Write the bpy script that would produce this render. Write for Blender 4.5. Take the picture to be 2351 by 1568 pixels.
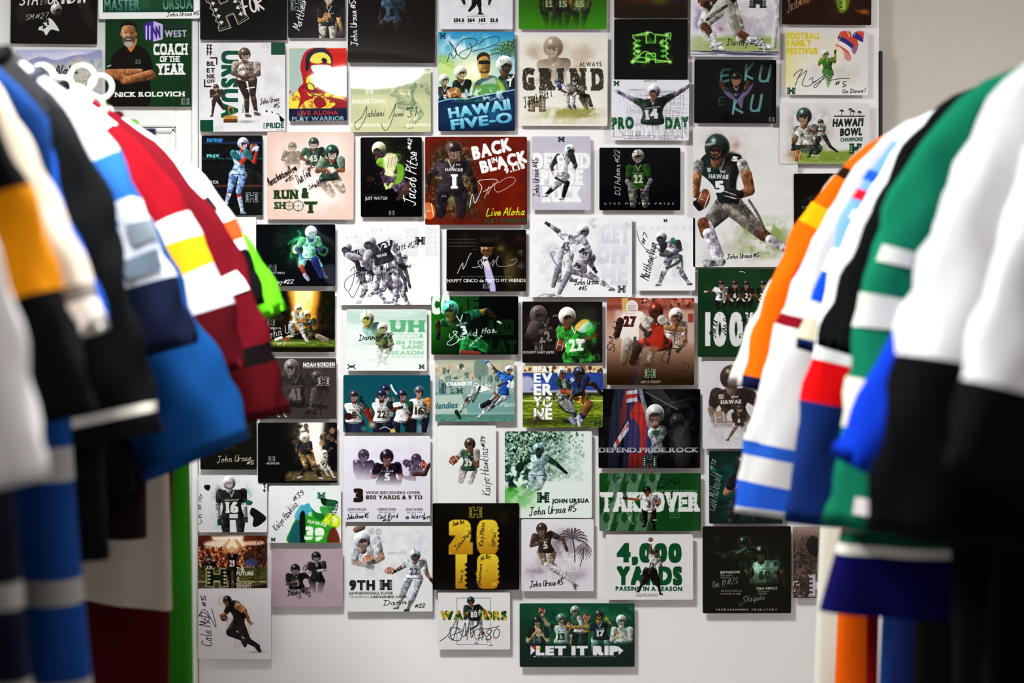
import bpy, bmesh, math, random
import numpy as np
from mathutils import Vector, Matrix

scene = bpy.context.scene
for o in list(bpy.data.objects): bpy.data.objects.remove(o)
C = scene.collection

# ---------------------------------------------------------------- camera, world, exposure
CAM_D = 3.0                                  # camera to poster wall, metres; 1 photo pixel = 1 mm on that wall
CAM_Z = 1.5
cam = bpy.data.cameras.new('camera'); cam.sensor_width = 36; cam.lens = 36 * CAM_D / 2.351
cam.clip_start = .05; cam.dof.use_dof = True; cam.dof.focus_distance = CAM_D - .02; cam.dof.aperture_fstop = 2.0
cam_o = bpy.data.objects.new('camera', cam); C.objects.link(cam_o)
cam_o.location = (0, -CAM_D, CAM_Z); cam_o.rotation_euler = (math.radians(90), 0, 0)
scene.camera = cam_o
w = bpy.data.worlds.new('world'); scene.world = w; w.use_nodes = True
w.node_tree.nodes['Background'].inputs[0].default_value = (.9, .95, 1, 1); w.node_tree.nodes['Background'].inputs[1].default_value = .02
vs = scene.view_settings; vs.view_transform = 'Standard'; vs.look = 'None'; vs.gamma = 1; vs.use_curve_mapping = False; vs.exposure = 0.06

def W(px, py, y=0.0):
    """photo pixel -> point of the place at depth y (0 = poster wall, negative towards the camera)"""
    k = (CAM_D + y) / CAM_D * .001
    return Vector(((px - 1175.5) * k, y, CAM_Z + (784 - py) * k))

# ---------------------------------------------------------------- materials and mesh helpers
def srgb(c):
    c = np.array([int(c[i:i + 2], 16) / 255 for i in (0, 2, 4)]) if isinstance(c, str) else np.array(c)
    return np.where(c <= .04045, c / 12.92, ((c + .055) / 1.055) ** 2.4)
def mat(name, c, rough=.6, metal=0, spec=.5, bump=0, scale=200, var=0, coat=0):
    m = bpy.data.materials.new(name); m.use_nodes = True; nt = m.node_tree; b = nt.nodes['Principled BSDF']
    lin = srgb(c); b.inputs['Base Color'].default_value = (*lin, 1); b.inputs['Roughness'].default_value = rough; b.inputs['Metallic'].default_value = metal
    b.inputs['Specular IOR Level'].default_value = spec; b.inputs['Coat Weight'].default_value = coat; b.inputs['Coat Roughness'].default_value = .05
    if bump or var:
        tc = nt.nodes.new('ShaderNodeTexCoord'); n = nt.nodes.new('ShaderNodeTexNoise'); n.inputs['Scale'].default_value = scale; n.inputs['Detail'].default_value = 4
        nt.links.new(tc.outputs['Object'], n.inputs['Vector'])
        if bump:
            bn = nt.nodes.new('ShaderNodeBump'); bn.inputs['Strength'].default_value = bump; bn.inputs['Distance'].default_value = .002
            nt.links.new(n.outputs['Fac'], bn.inputs['Height']); nt.links.new(bn.outputs['Normal'], b.inputs['Normal'])
        if var:
            mx = nt.nodes.new('ShaderNodeMix'); mx.data_type = 'RGBA'; nt.links.new(n.outputs['Fac'], mx.inputs['Factor'])
            mx.inputs['A'].default_value = (*np.clip(lin * (1 - var), 0, 1), 1); mx.inputs['B'].default_value = (*np.clip(lin * (1 + var), 0, 1), 1)
            nt.links.new(mx.outputs['Result'], b.inputs['Base Color'])
    return m
def emit(name, c, s):
    m = bpy.data.materials.new(name); m.use_nodes = True; nt = m.node_tree; nt.nodes.clear()
    e = nt.nodes.new('ShaderNodeEmission'); e.inputs[0].default_value = (*c, 1); e.inputs[1].default_value = s
    o = nt.nodes.new('ShaderNodeOutputMaterial'); nt.links.new(e.outputs[0], o.inputs[0]); return m
def obj(name, bm, mats, parent=None, smooth=False):
    me = bpy.data.meshes.new(name)
    bmesh.ops.recalc_face_normals(bm, faces=bm.faces) if smooth != 'keep' else None
    bm.to_mesh(me); bm.free()
    for m in (mats if isinstance(mats, (list, tuple)) else [mats]): me.materials.append(m)
    if smooth:
        for p in me.polygons: p.use_smooth = True
    o = bpy.data.objects.new(name, me); C.objects.link(o)
    if parent is not None: o.parent = parent
    return o
def tag(o, label=None, cat=None, group=None, kind=None):
    for k, v in (('label', label), ('category', cat), ('group', group), ('kind', kind)):
        if v: o[k] = v
    return o
def empty(name, loc):
    o = bpy.data.objects.new(name, None); o.empty_display_size = .05; C.objects.link(o); o.location = loc; return o
def box(bm, a, b, bev=0, mi=0):
    v = [bm.verts.new((x, y, z)) for x in (a[0], b[0]) for y in (a[1], b[1]) for z in (a[2], b[2])]
    fs = [bm.faces.new([v[i] for i in f]) for f in ((0, 1, 3, 2), (4, 6, 7, 5), (0, 4, 5, 1), (2, 3, 7, 6), (0, 2, 6, 4), (1, 5, 7, 3))]
    for f in fs: f.material_index = mi
    if bev: bmesh.ops.bevel(bm, geom=list({e for f in fs for e in f.edges}), offset=bev, segments=2, affect='EDGES')
def tube(bm, pts, r, n=10, mi=0, caps=True):
    """round bar along points; r a number or one radius per point"""
    P = [Vector(p) for p in pts]; rings = []
    for i, p in enumerate(P):
        t = (P[min(i + 1, len(P) - 1)] - P[max(i - 1, 0)]).normalized()
        u = t.cross(Vector((0, 0, 1))); u = u.normalized() if u.length > 1e-4 else Vector((1, 0, 0)); v = t.cross(u)
        q = r[i] if isinstance(r, (list, tuple)) else r
        rings.append([bm.verts.new(p + (u * math.cos(6.2832 * k / n) + v * math.sin(6.2832 * k / n)) * q) for k in range(n)])
    for a, b in zip(rings, rings[1:]):
        for k in range(n): bm.faces.new((a[k], a[(k + 1) % n], b[(k + 1) % n], b[k])).material_index = mi
    if caps: bm.faces.new(rings[0][::-1]); bm.faces.new(rings[-1])
def wbox(bm, x0, y0, x1, y1, ya, yb, bev=0, mi=0):
    """box whose front face covers the photo rectangle at depth ya, reaching back to yb"""
    a, b = W(x0, y1, ya), W(x1, y0, ya); box(bm, (a.x, ya, a.z), (b.x, yb, b.z), bev, mi)
# ---------------------------------------------------------------- the room
M_wall = mat('white_wall_paint', 'e6dfdd', .55, bump=.08, scale=350)
M_grey = mat('grey_beige_wall_paint', 'c9bfb3', .7, bump=.12, scale=300)
M_trim = mat('white_trim_paint', 'e6e2de', .4)
M_dark = mat('black_gap_shade', '0b0a0a', .7)
M_back = mat('charcoal_wall_paint', '2b2826', .8)
M_ceil = mat('ceiling_paint', 'dcd8d2', .8)
M_floor = mat('pale_floor', 'd4d1cf', .5, bump=.1, scale=60, var=.2)
XL, XR, YB, ZC = -1.75, 1.75, -5.2, 2.45
def struct(name, bm, m, parent=None):
    o = obj(name, bm, m, parent)
    if parent is None: o['kind'] = 'structure'
    return o
bm = bmesh.new(); a = W(456.5, 0); b = W(2018, 0); box(bm, (a.x, 0, 0), (b.x, .12, ZC)); struct('wall_back', bm, M_wall)
# recessed grey wall and the white lower wall to the right of the poster wall
a = W(2018, 350); bm = bmesh.new(); box(bm, (W(2014, 0, .05).x, .05, a.z - .1), (XR, .14, ZC)); struct('wall_recess', bm, M_grey)
bm = bmesh.new(); box(bm, (a.x, 0, 0), (XR, .12, W(0, 346).z), .003); struct('wall_lower', bm, M_wall)
bm = bmesh.new(); wbox(bm, 2018.5, 116, 2027, 352, -.004, .05, .002); struct('gap_shade', bm, M_dark)  # black strip stands in for the shade inside the wall gap
# panelled white door and its jamb on the left
bm = bmesh.new(); a = W(441, 0); b = W(456, 0); box(bm, (a.x + .001, -.006, 0), (b.x - .001, .1, ZC), .002); struct('trim_1', bm, M_trim)
xr = W(440, 0).x; xs = W(404, 0).x; zt = W(0, 291).z; zb = .25; xm = W(-30, 0).x; xl = -1.72
bm = bmesh.new(); box(bm, (xl, .012, 0), (xr, .05, ZC)); d = struct('door_1', bm, M_trim)
for nm, p, q in (('stile', (xs, -.001, 0), (xr, .02, ZC)), ('stile', (xl, -.001, 0), (xm, .02, ZC)), ('rail', (xm, -.001, zt), (xs, .02, ZC)), ('rail', (xm, -.001, 0), (xs, .02, zb))):
    bm = bmesh.new(); box(bm, p, q, .002); obj(nm, bm, M_trim, d)
bm = bmesh.new()
for p, q in (((xs - .012, .002, zb), (xs - .002, .02, zt)), ((xm, .002, zt - .012), (xs, .02, zt - .002))): box(bm, p, q, .003)
obj('moulding', bm, M_trim, d)
bm = bmesh.new(); box(bm, (xm + .03, .004, zb + .04), (xs - .03, .02, zt - .03), .004); obj('door_panel', bm, M_trim, d)
bm = bmesh.new(); box(bm, (XL - .1, YB, 0), (XL, .14, ZC)); struct('wall_left', bm, M_wall)
bm = bmesh.new(); box(bm, (XR, YB, 0), (XR + .1, .14, ZC)); struct('wall_right', bm, M_wall)
bm = bmesh.new(); box(bm, (XL - .1, YB - .1, 0), (XR + .1, YB, ZC)); struct('wall_front', bm, M_back)
bm = bmesh.new(); box(bm, (XL - .1, YB - .1, -.1), (XR + .1, .14, 0)); struct('floor', bm, M_floor)
bm = bmesh.new(); box(bm, (XL - .1, YB - .1, ZC), (XR + .1, .14, ZC + .1)); struct('ceiling', bm, M_ceil)
# round ceiling lamp, and an added fill lamp of the same build
M_lampw = mat('lamp_rim_white', 'eeeeea', .4)
def lamp(x, y, r, s, label):
    e = empty('ceiling_lamp', (x, y, ZC)); n = 40
    def lathe(prof, nm, m):
        bm = bmesh.new(); rings = [[bm.verts.new((q * math.cos(6.2832 * k / n), q * math.sin(6.2832 * k / n), z)) for k in range(n)] for q, z in prof]
        for A_, B_ in zip(rings, rings[1:]):
            for k in range(n): bm.faces.new((A_[k], B_[k], B_[(k + 1) % n], A_[(k + 1) % n]))
        if prof[-1][0] < .02: bm.faces.new(rings[-1][::-1])
        return obj(nm, bm, m, e, 'keep' if nm == 'diffuser' else True)
    lathe(((r + .02, 0), (r + .02, -.022), (r + .004, -.026), (r + .002, -.02)), 'rim', M_lampw)
    lathe([(r * math.cos(a), -.02 - .05 * math.sin(a)) for a in [math.radians(10 * k) for k in range(9)]] + [(.005, -.07)], 'diffuser', emit('lamp_glow', (.93, .985, 1.0), s))
    tag(e, label, 'lamp', 'round ceiling lamps')
    return e
lamp(-.475, -1.36, .185, 158, 'round ceiling lamp over the aisle, mirrored in the prints')
lamp(1.5, -1.85, .17, 125, 'added round fill lamp beyond the right rail')  # unseen fill lamp, added to brighten the right wall and rail
# ---------------------------------------------------------------- print painter
# Flat prints are painted procedurally into generated colour grids (numpy), in millimetres of the print.
PS = 1.6                                    # grid cells per millimetre
_rng = np.random.RandomState(7)
def noise(h, w, cell, seed=0, octv=3):
    r = np.random.RandomState(seed * 131 + 17)
    out = np.zeros((h, w), np.float32); amp = 1.0; tot = 0
    for o in range(octv):
        c = max(1.5, cell / 2 ** o)
        gh, gw = int(h / c) + 3, int(w / c) + 3
        g = r.rand(gh, gw).astype(np.float32)
        ys = np.arange(h) / c; xs = np.arange(w) / c
        yi = ys.astype(int); xi = xs.astype(int)
        fy = (ys - yi)[:, None]; fx = (xs - xi)[None]
        fy = fy * fy * (3 - 2 * fy); fx = fx * fx * (3 - 2 * fx)
        a = g[yi][:, xi]; b = g[yi][:, xi + 1]; c2 = g[yi + 1][:, xi]; d = g[yi + 1][:, xi + 1]
        out += amp * ((a * (1 - fx) + b * fx) * (1 - fy) + (c2 * (1 - fx) + d * fx) * fy)
        tot += amp; amp *= .55
    out /= tot
    return out
def col(c):
    if isinstance(c, str):
        if len(c) == 3: c = ''.join(k * 2 for k in c)
        return np.array([int(c[i:i + 2], 16) / 255 for i in (0, 2, 4)], np.float32)
    return np.array(c, np.float32)

class Cv:                                   # the canvas being painted
    pass
cv = Cv()
def begin(x0, y0, x1, y1, base):
    cv.x0, cv.y0 = x0, y0
    cv.w = int(round((x1 - x0) * PS)); cv.h = int(round((y1 - y0) * PS))
    cv.rgb = np.empty((cv.h, cv.w, 3), np.float32); cv.rgb[:] = col(base)
    cv.a = np.ones((cv.h, cv.w), np.float32)
    cv.stack = []; cv.seed = int(x0 * 7 + y0 * 3) % 9973 + 1
def nseed():
    cv.seed += 1; return cv.seed
def push():
    cv.stack.append((cv.rgb, cv.a))
    cv.rgb = np.zeros((cv.h, cv.w, 3), np.float32); cv.a = np.zeros((cv.h, cv.w), np.float32)
def pop(alpha=1.0):
    rgb, a = cv.rgb, cv.a * alpha
    cv.rgb, cv.a = cv.stack.pop()
    m = a[..., None]
    cv.rgb = rgb * m + cv.rgb * (1 - m)
    cv.a = a + cv.a * (1 - a)
def put(ys, xs, m, c):
    """composite colour c (3-vector or array) with mask m into window"""
    a0 = cv.a[ys, xs]; m3 = m[..., None]
    an = m + a0 * (1 - m)
    w = m / np.maximum(an, 1e-5)
    cv.rgb[ys, xs] = cv.rgb[ys, xs] * (1 - w[..., None]) + c * w[..., None]
    cv.a[ys, xs] = an
def win(x0, y0, x1, y1):
    a = max(0, int(math.floor((x0 - cv.x0) * PS))); b = min(cv.w, int(math.ceil((x1 - cv.x0) * PS)) + 1)
    c = max(0, int(math.floor((y0 - cv.y0) * PS))); d = min(cv.h, int(math.ceil((y1 - cv.y0) * PS)) + 1)
    if b <= a or d <= c: return None
    return slice(c, d), slice(a, b)
def grid(ws):
    ys = (np.arange(ws[0].start, ws[0].stop) + .5) / PS + cv.y0
    xs = (np.arange(ws[1].start, ws[1].stop) + .5) / PS + cv.x0
    return ys[:, None].astype(np.float32), xs[None].astype(np.float32)
def cover(loops, pad=1):
    P = [p for l in loops for p in l]
    ws = win(min(p[0] for p in P) - pad, min(p[1] for p in P) - pad, max(p[0] for p in P) + pad, max(p[1] for p in P) + pad)
    if ws is None: return None, None
    h = ws[0].stop - ws[0].start; w = ws[1].stop - ws[1].start
    ys = (np.arange(2 * h) * .5 + .25 + ws[0].start) / PS + cv.y0
    xs = (np.arange(2 * w) * .5 + .25 + ws[1].start) / PS + cv.x0
    m = np.zeros((2 * h, 2 * w), bool)
    for l in loops:
        n = len(l)
        for i in range(n):
            ax, ay = l[i]; bx, by = l[(i + 1) % n]
            if ay == by: continue
            r = np.nonzero((ay > ys) != (by > ys))[0]
            if len(r) == 0: continue
            xi = ax + (ys[r] - ay) * (bx - ax) / (by - ay)
            m[r] ^= xs[None] < xi[:, None]
    return ws, m.reshape(h, 2, w, 2).mean((1, 3)).astype(np.float32)
def blur(m, r):
    r = int(round(r))
    if r < 1: return m
    for _ in range(2):
        for ax in (0, 1):
            p = np.pad(m, [(r + 1, r) if k == ax else (0, 0) for k in range(m.ndim)], mode='edge')
            cs = np.cumsum(p, axis=ax, dtype=np.float64)
            n = m.shape[ax]; k = 2 * r + 1
            m = ((cs[k:k + n] - cs[:n]) if ax == 0 else (cs[:, k:k + n] - cs[:, :n])).astype(np.float32) / k
    return m
def dilate(m, r, ax):
    def shift(k):
        o = np.zeros_like(m)
        if k >= m.shape[ax]: return o, o
        p = o.copy()
        if ax: o[:, k:] = m[:, :-k]; p[:, :-k] = m[:, k:]
        else: o[k:] = m[:-k]; p[:-k] = m[k:]
        return o, p
    out = m; n = int(r)
    for k in range(1, n + 1):
        for q in shift(k): out = np.maximum(out, q)
    if r - n > .05:
        for q in shift(n + 1): out = np.maximum(out, q * (r - n))
    return out
def poly(pts, c, a=1, soft=0, rough=0):
    ws, m = cover([pts], 1 + 2 * soft)
    if ws is None: return
    if soft: m = blur(m, soft * PS * .55)
    if rough: m = m * np.clip((noise(*m.shape, 5, nseed()) - rough) * 6 + .5, 0, 1)
    put(*ws, m * a, col(c))
def rect(x0, y0, x1, y1, c, a=1, soft=0, rough=0):
    poly([(x0, y0), (x1, y0), (x1, y1), (x0, y1)], c, a, soft, rough)
def smooth(pts, n=5, closed=False):
    P = [np.array(p, float) for p in pts]; N = len(P); out = []
    if N < 3: return [tuple(p) for p in P]
    for i in range(N if closed else N - 1):
        if closed: p0, p1, p2, p3 = P[i - 1], P[i], P[(i + 1) % N], P[(i + 2) % N]
        else: p0, p1, p2, p3 = P[max(i - 1, 0)], P[i], P[i + 1], P[min(i + 2, N - 1)]
        for k in range(n):
            t = k / n
            out.append(tuple(.5 * ((2 * p1) + (p2 - p0) * t + (2 * p0 - 5 * p1 + 4 * p2 - p3) * t * t + (3 * p1 - p0 - 3 * p2 + p3) * t ** 3)))
    if not closed: out.append(tuple(P[-1]))
    return out
def pairs(s):
    v = [float(k) for k in s.replace(',', ' ').split()]
    return list(zip(v[::2], v[1::2]))
def shape(s, c, a=1, soft=0, sm=1, rough=0):
    p = pairs(s); poly(smooth(p, 4, True) if sm else p, c, a, soft, rough)
def ell(cx, cy, rx, ry, c, a=1, rot=0, soft=0):
    R = max(rx, ry) + 1 + 2 * soft
    ws = win(cx - R, cy - R, cx + R, cy + R)
    if ws is None: return
    y, x = grid(ws); x = x - cx; y = y - cy
    if rot:
        k, s = math.cos(math.radians(rot)), math.sin(math.radians(rot)); x, y = x * k + y * s, -x * s + y * k
    q = np.sqrt((x / rx) ** 2 + (y / ry) ** 2)
    e = (1 - q) * min(rx, ry)
    m = np.clip(e * PS + .5, 0, 1) if not soft else np.clip(e / (2 * soft) + .5, 0, 1)
    put(*ws, (m * a).astype(np.float32), col(c))
def blob(cx, cy, rx, ry, c, a=1, rough=0):
    ws = win(cx - 2 * rx, cy - 2 * ry, cx + 2 * rx, cy + 2 * ry)
    if ws is None: return
    y, x = grid(ws)
    m = np.exp(-1.6 * (((x - cx) / rx) ** 2 + ((y - cy) / ry) ** 2)) * a
    if rough: m = m * np.clip(.5 + rough * 3 * (noise(*m.shape, min(rx, ry) * PS * .7, nseed(), 4) - .5), 0, 1.4)
    put(*ws, np.clip(m, 0, 1).astype(np.float32), col(c))
def segd(y, x, ax, ay, bx, by):
    dx, dy = bx - ax, by - ay; L = dx * dx + dy * dy + 1e-9
    t = np.clip(((x - ax) * dx + (y - ay) * dy) / L, 0, 1)
    return t, np.hypot(x - ax - t * dx, y - ay - t * dy)
def line(pts, w, c, a=1, soft=0, taper=False):
    if isinstance(pts, str): pts = smooth(pairs(pts), 5)
    P = w + 1 + 2 * soft
    ws = win(min(p[0] for p in pts) - P, min(p[1] for p in pts) - P, max(p[0] for p in pts) + P, max(p[1] for p in pts) + P)
    if ws is None: return
    oy, ox = ws[0].start, ws[1].start
    M = np.zeros((ws[0].stop - oy, ws[1].stop - ox), np.float32); n = len(pts) - 1
    for i in range(n):
        (ax, ay), (bx, by) = pts[i], pts[i + 1]
        w2 = win(min(ax, bx) - P, min(ay, by) - P, max(ax, bx) + P, max(ay, by) + P)
        if w2 is None: continue
        y, x = grid(w2); t, d = segd(y, x, ax, ay, bx, by)
        ww = w * (1 if not taper else max(.25, 1 - abs(2 * i / n - 1) ** 2))
        m = np.clip((ww / 2 - d) * PS + .5, 0, 1) if not soft else np.clip((ww / 2 + soft - d) / (2 * soft), 0, 1)
        s = (slice(w2[0].start - oy, w2[0].stop - oy), slice(w2[1].start - ox, w2[1].stop - ox))
        M[s] = np.maximum(M[s], m)
    put(*ws, M * a, col(c))
def cap(ax, ay, ra, bx, by, rb, c, a=1, sh=.5):
    R = max(ra, rb) + 1
    ws = win(min(ax, bx) - R, min(ay, by) - R, max(ax, bx) + R, max(ay, by) + R)
    if ws is None: return
    y, x = grid(ws); t, d = segd(y, x, ax, ay, bx, by); r = ra + (rb - ra) * t
    m = np.clip((r - d) * PS + .5, 0, 1) * a
    px = x - ax - t * (bx - ax); py = y - ay - t * (by - ay)
    lit = (-.75 * px - .65 * py) / np.maximum(r, .5)
    n = noise(t.shape[0], t.shape[1], max(2.5, R * .5 * PS), int(ax * 3 + ay * 7) % 997, 3) - .5
    k = (.82 + sh * .8 * lit + .6 * n - .14 * np.clip(1 - np.abs(n) * 14, 0, 1) ** 2)[..., None]
    cc = col(c); out = cc * np.clip(k, .15, 1) + np.clip(k - 1, 0, 1) * (1 - cc) * .8
    put(*ws, m.astype(np.float32), out)
def vgrad(y0, c0, y1, c1, a0=1, a1=1):
    ws = win(-9e3, -9e3, 9e3, 9e3); y, x = grid(ws); t = np.clip((y - y0) / (y1 - y0), 0, 1) + 0 * x
    put(*ws, (a0 + (a1 - a0) * t).astype(np.float32), col(c0) + (col(c1) - col(c0)) * t[..., None])
def hgrad(x0, c0, x1, c1, a0=1, a1=1):
    ws = win(-9e3, -9e3, 9e3, 9e3); y, x = grid(ws); t = np.clip((x - x0) / (x1 - x0), 0, 1) + 0 * y
    put(*ws, (a0 + (a1 - a0) * t).astype(np.float32), col(c0) + (col(c1) - col(c0)) * t[..., None])
def smoke(x0, y0, x1, y1, c, a=1, cell=25, thr=.5, k=3, sx=1, seed=None):
    """cloudy patch: noise above a threshold inside a soft-edged box"""
    ws = win(x0, y0, x1, y1)
    if ws is None: return
    y, x = grid(ws); h, w = y.shape[0], x.shape[1]
    n = noise(h, max(2, int(w / sx) + 1), cell * PS, seed or nseed(), 4)
    n = np.repeat(n, int(math.ceil(sx)), axis=1)[:, :w]
    ex = np.clip(np.minimum(x - x0, x1 - x) / (.25 * (x1 - x0)), 0, 1); ey = np.clip(np.minimum(y - y0, y1 - y) / (.25 * (y1 - y0)), 0, 1)
    put(*ws, (np.clip((n - thr) * k + .5, 0, 1) * a * ex * ey).astype(np.float32), col(c))
def mottle(c, a, cell=6, thr=.5, k=4, box=None, seed=None):
    ws = win(*(box or (-9e3, -9e3, 9e3, 9e3)))
    if ws is None: return
    n = noise(ws[0].stop - ws[0].start, ws[1].stop - ws[1].start, cell * PS, seed or nseed(), 3)
    put(*ws, np.clip((n - thr) * k + .5, 0, 1) * a, col(c))
def crowd(x0, y0, x1, y1, cs, r=1.6, n=None, a=.85):
    R = np.random.RandomState(nseed()); n = n or int((x1 - x0) * (y1 - y0) / (r * r * 5))
    for i in range(n):
        q = r * (.5 + R.rand())
        ell(x0 + R.rand() * (x1 - x0), y0 + R.rand() * (y1 - y0), q, q * (.7 + .8 * R.rand()), cs[R.randint(len(cs))], a)
def splat(cx, cy, rx, ry, n, c, s=.8, a=.9):
    R = np.random.RandomState(nseed())
    for i in range(n):
        t = R.rand() * 6.283; q = R.rand() ** .6
        ell(cx + rx * q * math.cos(t), cy + ry * q * math.sin(t), s * (.3 + R.rand()), s * (.3 + R.rand()), c, a)
def grass(x0, y0, x1, y1, c0, c1, a=1):
    ws = win(x0, y0, x1, y1)
    if ws is None: return
    y, x = grid(ws); h, w = y.shape[0], x.shape[1]
    n = noise(h, w // 6 + 2, 2.2, nseed(), 2); n = np.repeat(n, 6, axis=1)[:, :w]
    t = np.clip((n - .5) * 2.4 + .5, 0, 1)[..., None]
    e = np.clip((y - y0) / 6, 0, 1) + 0 * x
    put(*ws, (e * a).astype(np.float32), col(c0) * (1 - t) + col(c1) * t)
def streaks(x0, y0, x1, y1, c, a=.5, vertical=False, n=30, w=.8):
    R = np.random.RandomState(nseed())
    for i in range(n):
        x = x0 + R.rand() * (x1 - x0); y = y0 + R.rand() * (y1 - y0); L = (.1 + .4 * R.rand()) * ((y1 - y0) if vertical else (x1 - x0))
        line([(x, y), (x, y + L)] if vertical else [(x, y), (x + L, y)], w * (.4 + R.rand()), c, a * (.4 + .6 * R.rand()))
# ---- lettering
_gl = {}
def glyph(ch):
    if ch in _gl: return _gl[ch]
    cu = bpy.data.curves.new('glyph', 'FONT'); cu.body = ch; cu.resolution_u = 3
    o = bpy.data.objects.new('glyph', cu); bpy.context.scene.collection.objects.link(o)
    dg = bpy.context.evaluated_depsgraph_get(); e = o.evaluated_get(dg); m = e.to_mesh()
    vs = [(v.co.x, v.co.y) for v in m.vertices]; cnt = {}
    for p in m.polygons:
        for k in p.edge_keys: cnt[k] = cnt.get(k, 0) + 1
    adj = {}
    for (i, j), n in cnt.items():
        if n == 1: adj.setdefault(i, []).append(j); adj.setdefault(j, []).append(i)
    loops = []; seen = set()
    for s in adj:
        if s in seen: continue
        l = [s]; seen.add(s); cur = s
        while True:
            nx = [k for k in adj[cur] if k not in seen]
            if not nx: break
            cur = nx[0]; seen.add(cur); l.append(cur)
        loops.append([vs[k] for k in l])
    e.to_mesh_clear(); bpy.data.objects.remove(o); bpy.data.curves.remove(cu)
    if loops:
        x0 = min(p[0] for l in loops for p in l); x1 = max(p[0] for l in loops for p in l)
    else: x0, x1 = 0, .25
    _gl[ch] = (loops, x0, x1); return _gl[ch]
def T(s, x0, y0, x1, y1, h, c, a=1, wt=.035, gap=.07, it=0, slab=0, rough=0, c2=None, out=None, ow=1):
    """line of print from baseline start to baseline end, capital height h"""
    pen = 0; items = []
    for ch in s:
        if ch == ' ': pen += .3; continue
        l, a0, a1 = glyph(ch); a0 -= wt; a1 += wt; items.append((l, pen - a0)); pen += a1 - a0 + gap
    W = max(pen - gap, 1e-3); L = math.hypot(x1 - x0, y1 - y0)
    ux, uy = (x1 - x0) / L, (y1 - y0) / L; vx, vy = uy, -ux
    sx = L / W; sy = h / (.7 + wt)
    loops = []
    for l, off in items:
        for lp in l:
            q = []
            for (gx, gy) in lp:
                gy = gy + wt * .5
                X = (gx + off) * sx + it * gy * sy; Y = gy * sy
                q.append((x0 + ux * X + vx * Y, y0 + uy * X + vy * Y))
            loops.append(q)
    if not loops: return
    ws, m = cover(loops, 2 + slab * h + wt * max(sx, sy))
    if ws is None: return
    if wt:
        rx, ry = wt * sx * PS, wt * sy * PS * .8
        if abs(uy) > abs(ux): rx, ry = ry, rx
        m = dilate(dilate(m, rx, 1), ry, 0)
    if slab:
        y, x = grid(ws); v = ((x - x0) * vx + (y - y0) * vy) / h
        band = ((v < .16) | (v > .84)).astype(np.float32); r = max(1, int(slab * h * PS))
        dm = m * band
        if abs(ux) > abs(uy):
            sm = dm.copy()
            for k in range(1, r + 1):
                sm[:, k:] = np.maximum(sm[:, k:], dm[:, :-k]); sm[:, :-k] = np.maximum(sm[:, :-k], dm[:, k:])
            m = np.maximum(m, sm)
    if rough:
        m = m * np.clip((noise(*m.shape, 3.5, nseed(), 2) - rough) * 7 + .5, 0, 1)
    if out is not None:
        put(*ws, np.clip(blur(m, ow * PS) * 3, 0, 1) * a, col(out))
    cc = col(c)
    if c2 is not None:
        y, x = grid(ws); t = np.clip(((x - x0) * vx + (y - y0) * vy) / h, 0, 1)[..., None]
        cc = cc * (1 - t) + col(c2) * t
    put(*ws, m * a, cc)
HW = dict(zip('a b c d e f g h i j k l m n o p q r s t u v w x y z'.split(), ('684927254466696584|2e24274967654425|684927254465|6849272544666e6584|26674927254475|6d4e3b32 1969|68492725446669614020|2e242749686584|292544 2c2d|49412001|2e24 692674|2e2544|2924284954587984a5|29242849686485|4927254465674988|2920284967654425|6849272544666082|2924284968|684928565424|3d354464 1969|29254465696584|294469|1934587499|2964 6924|2945 6930|29692464').split('|')))
HW.update(dict(zip('A B C D E F G H I J K L M N O P R S T U V W X Y Z'.split(), ('144e84 3878|2e24 2e6d6a29866524|8c5e2b265486|2e24 0e6d996504|7e2e2474 2969|8e2e24 2969|8c5e2b2654868959|2e24 8e84 2989|4e44|1e8e 5e553315|2e24 8e2884|2e2484|242e588e84|242e848e|5e2b2654868b5e|2e24 2e7d7a29|2e24 2e7d7a2984|8d5e2b875425|1e9e 5e54|2e2654868e84|2e548e|1e345a749e|2e84 8e24|2e598e 5954|2e8e2484').split('|'))))
HW.update(dict(zip('0123456789#.!-', ('5e2b2654868b5e|3c5e54|2c5e8b2484|2d8e59875425|6e2787 6e64|8e3e39875425|7e3a2654865928|2e8e44|5e2c8654268c5e|885a2b5e8b8754|3d25 7d65 1a8b 0778|4445|4e47 4544|2868').split('|'))))
def SG(s, x0, y0, x1, y1, h, c='0a0a0a', w=1.2, a=1, it=.25, wild=0):
    """handwriting from baseline start to end, capital height h"""
    strokes = []; pen = 0; R = np.random.RandomState(nseed())
    for ch in s:
        if ch == ' ': pen += 4; continue
        g = HW.get(ch)
        if g is None: continue
        mx = 0
        for st in g.split():
            pts = [(int(st[i], 16), int(st[i + 1], 16)) for i in range(0, len(st), 2)]
            mx = max(mx, max(p[0] for p in pts))
            strokes.append([(pen + p[0] + wild * (R.rand() - .5) * 3, (p[1] - 4) / 10 + wild * (R.rand() - .5) * .35) for p in pts])
        pen += mx + .4
    L = math.hypot(x1 - x0, y1 - y0); ux, uy = (x1 - x0) / L, (y1 - y0) / L; vx, vy = uy, -ux
    sx = L / max(pen, 1)
    for st in strokes:
        q = [(x0 + ux * (p[0] * sx + it * p[1] * h) + vx * p[1] * h, y0 + uy * (p[0] * sx + it * p[1] * h) + vy * p[1] * h) for p in st]
        line(smooth(q, 4), w, c, a)
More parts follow.
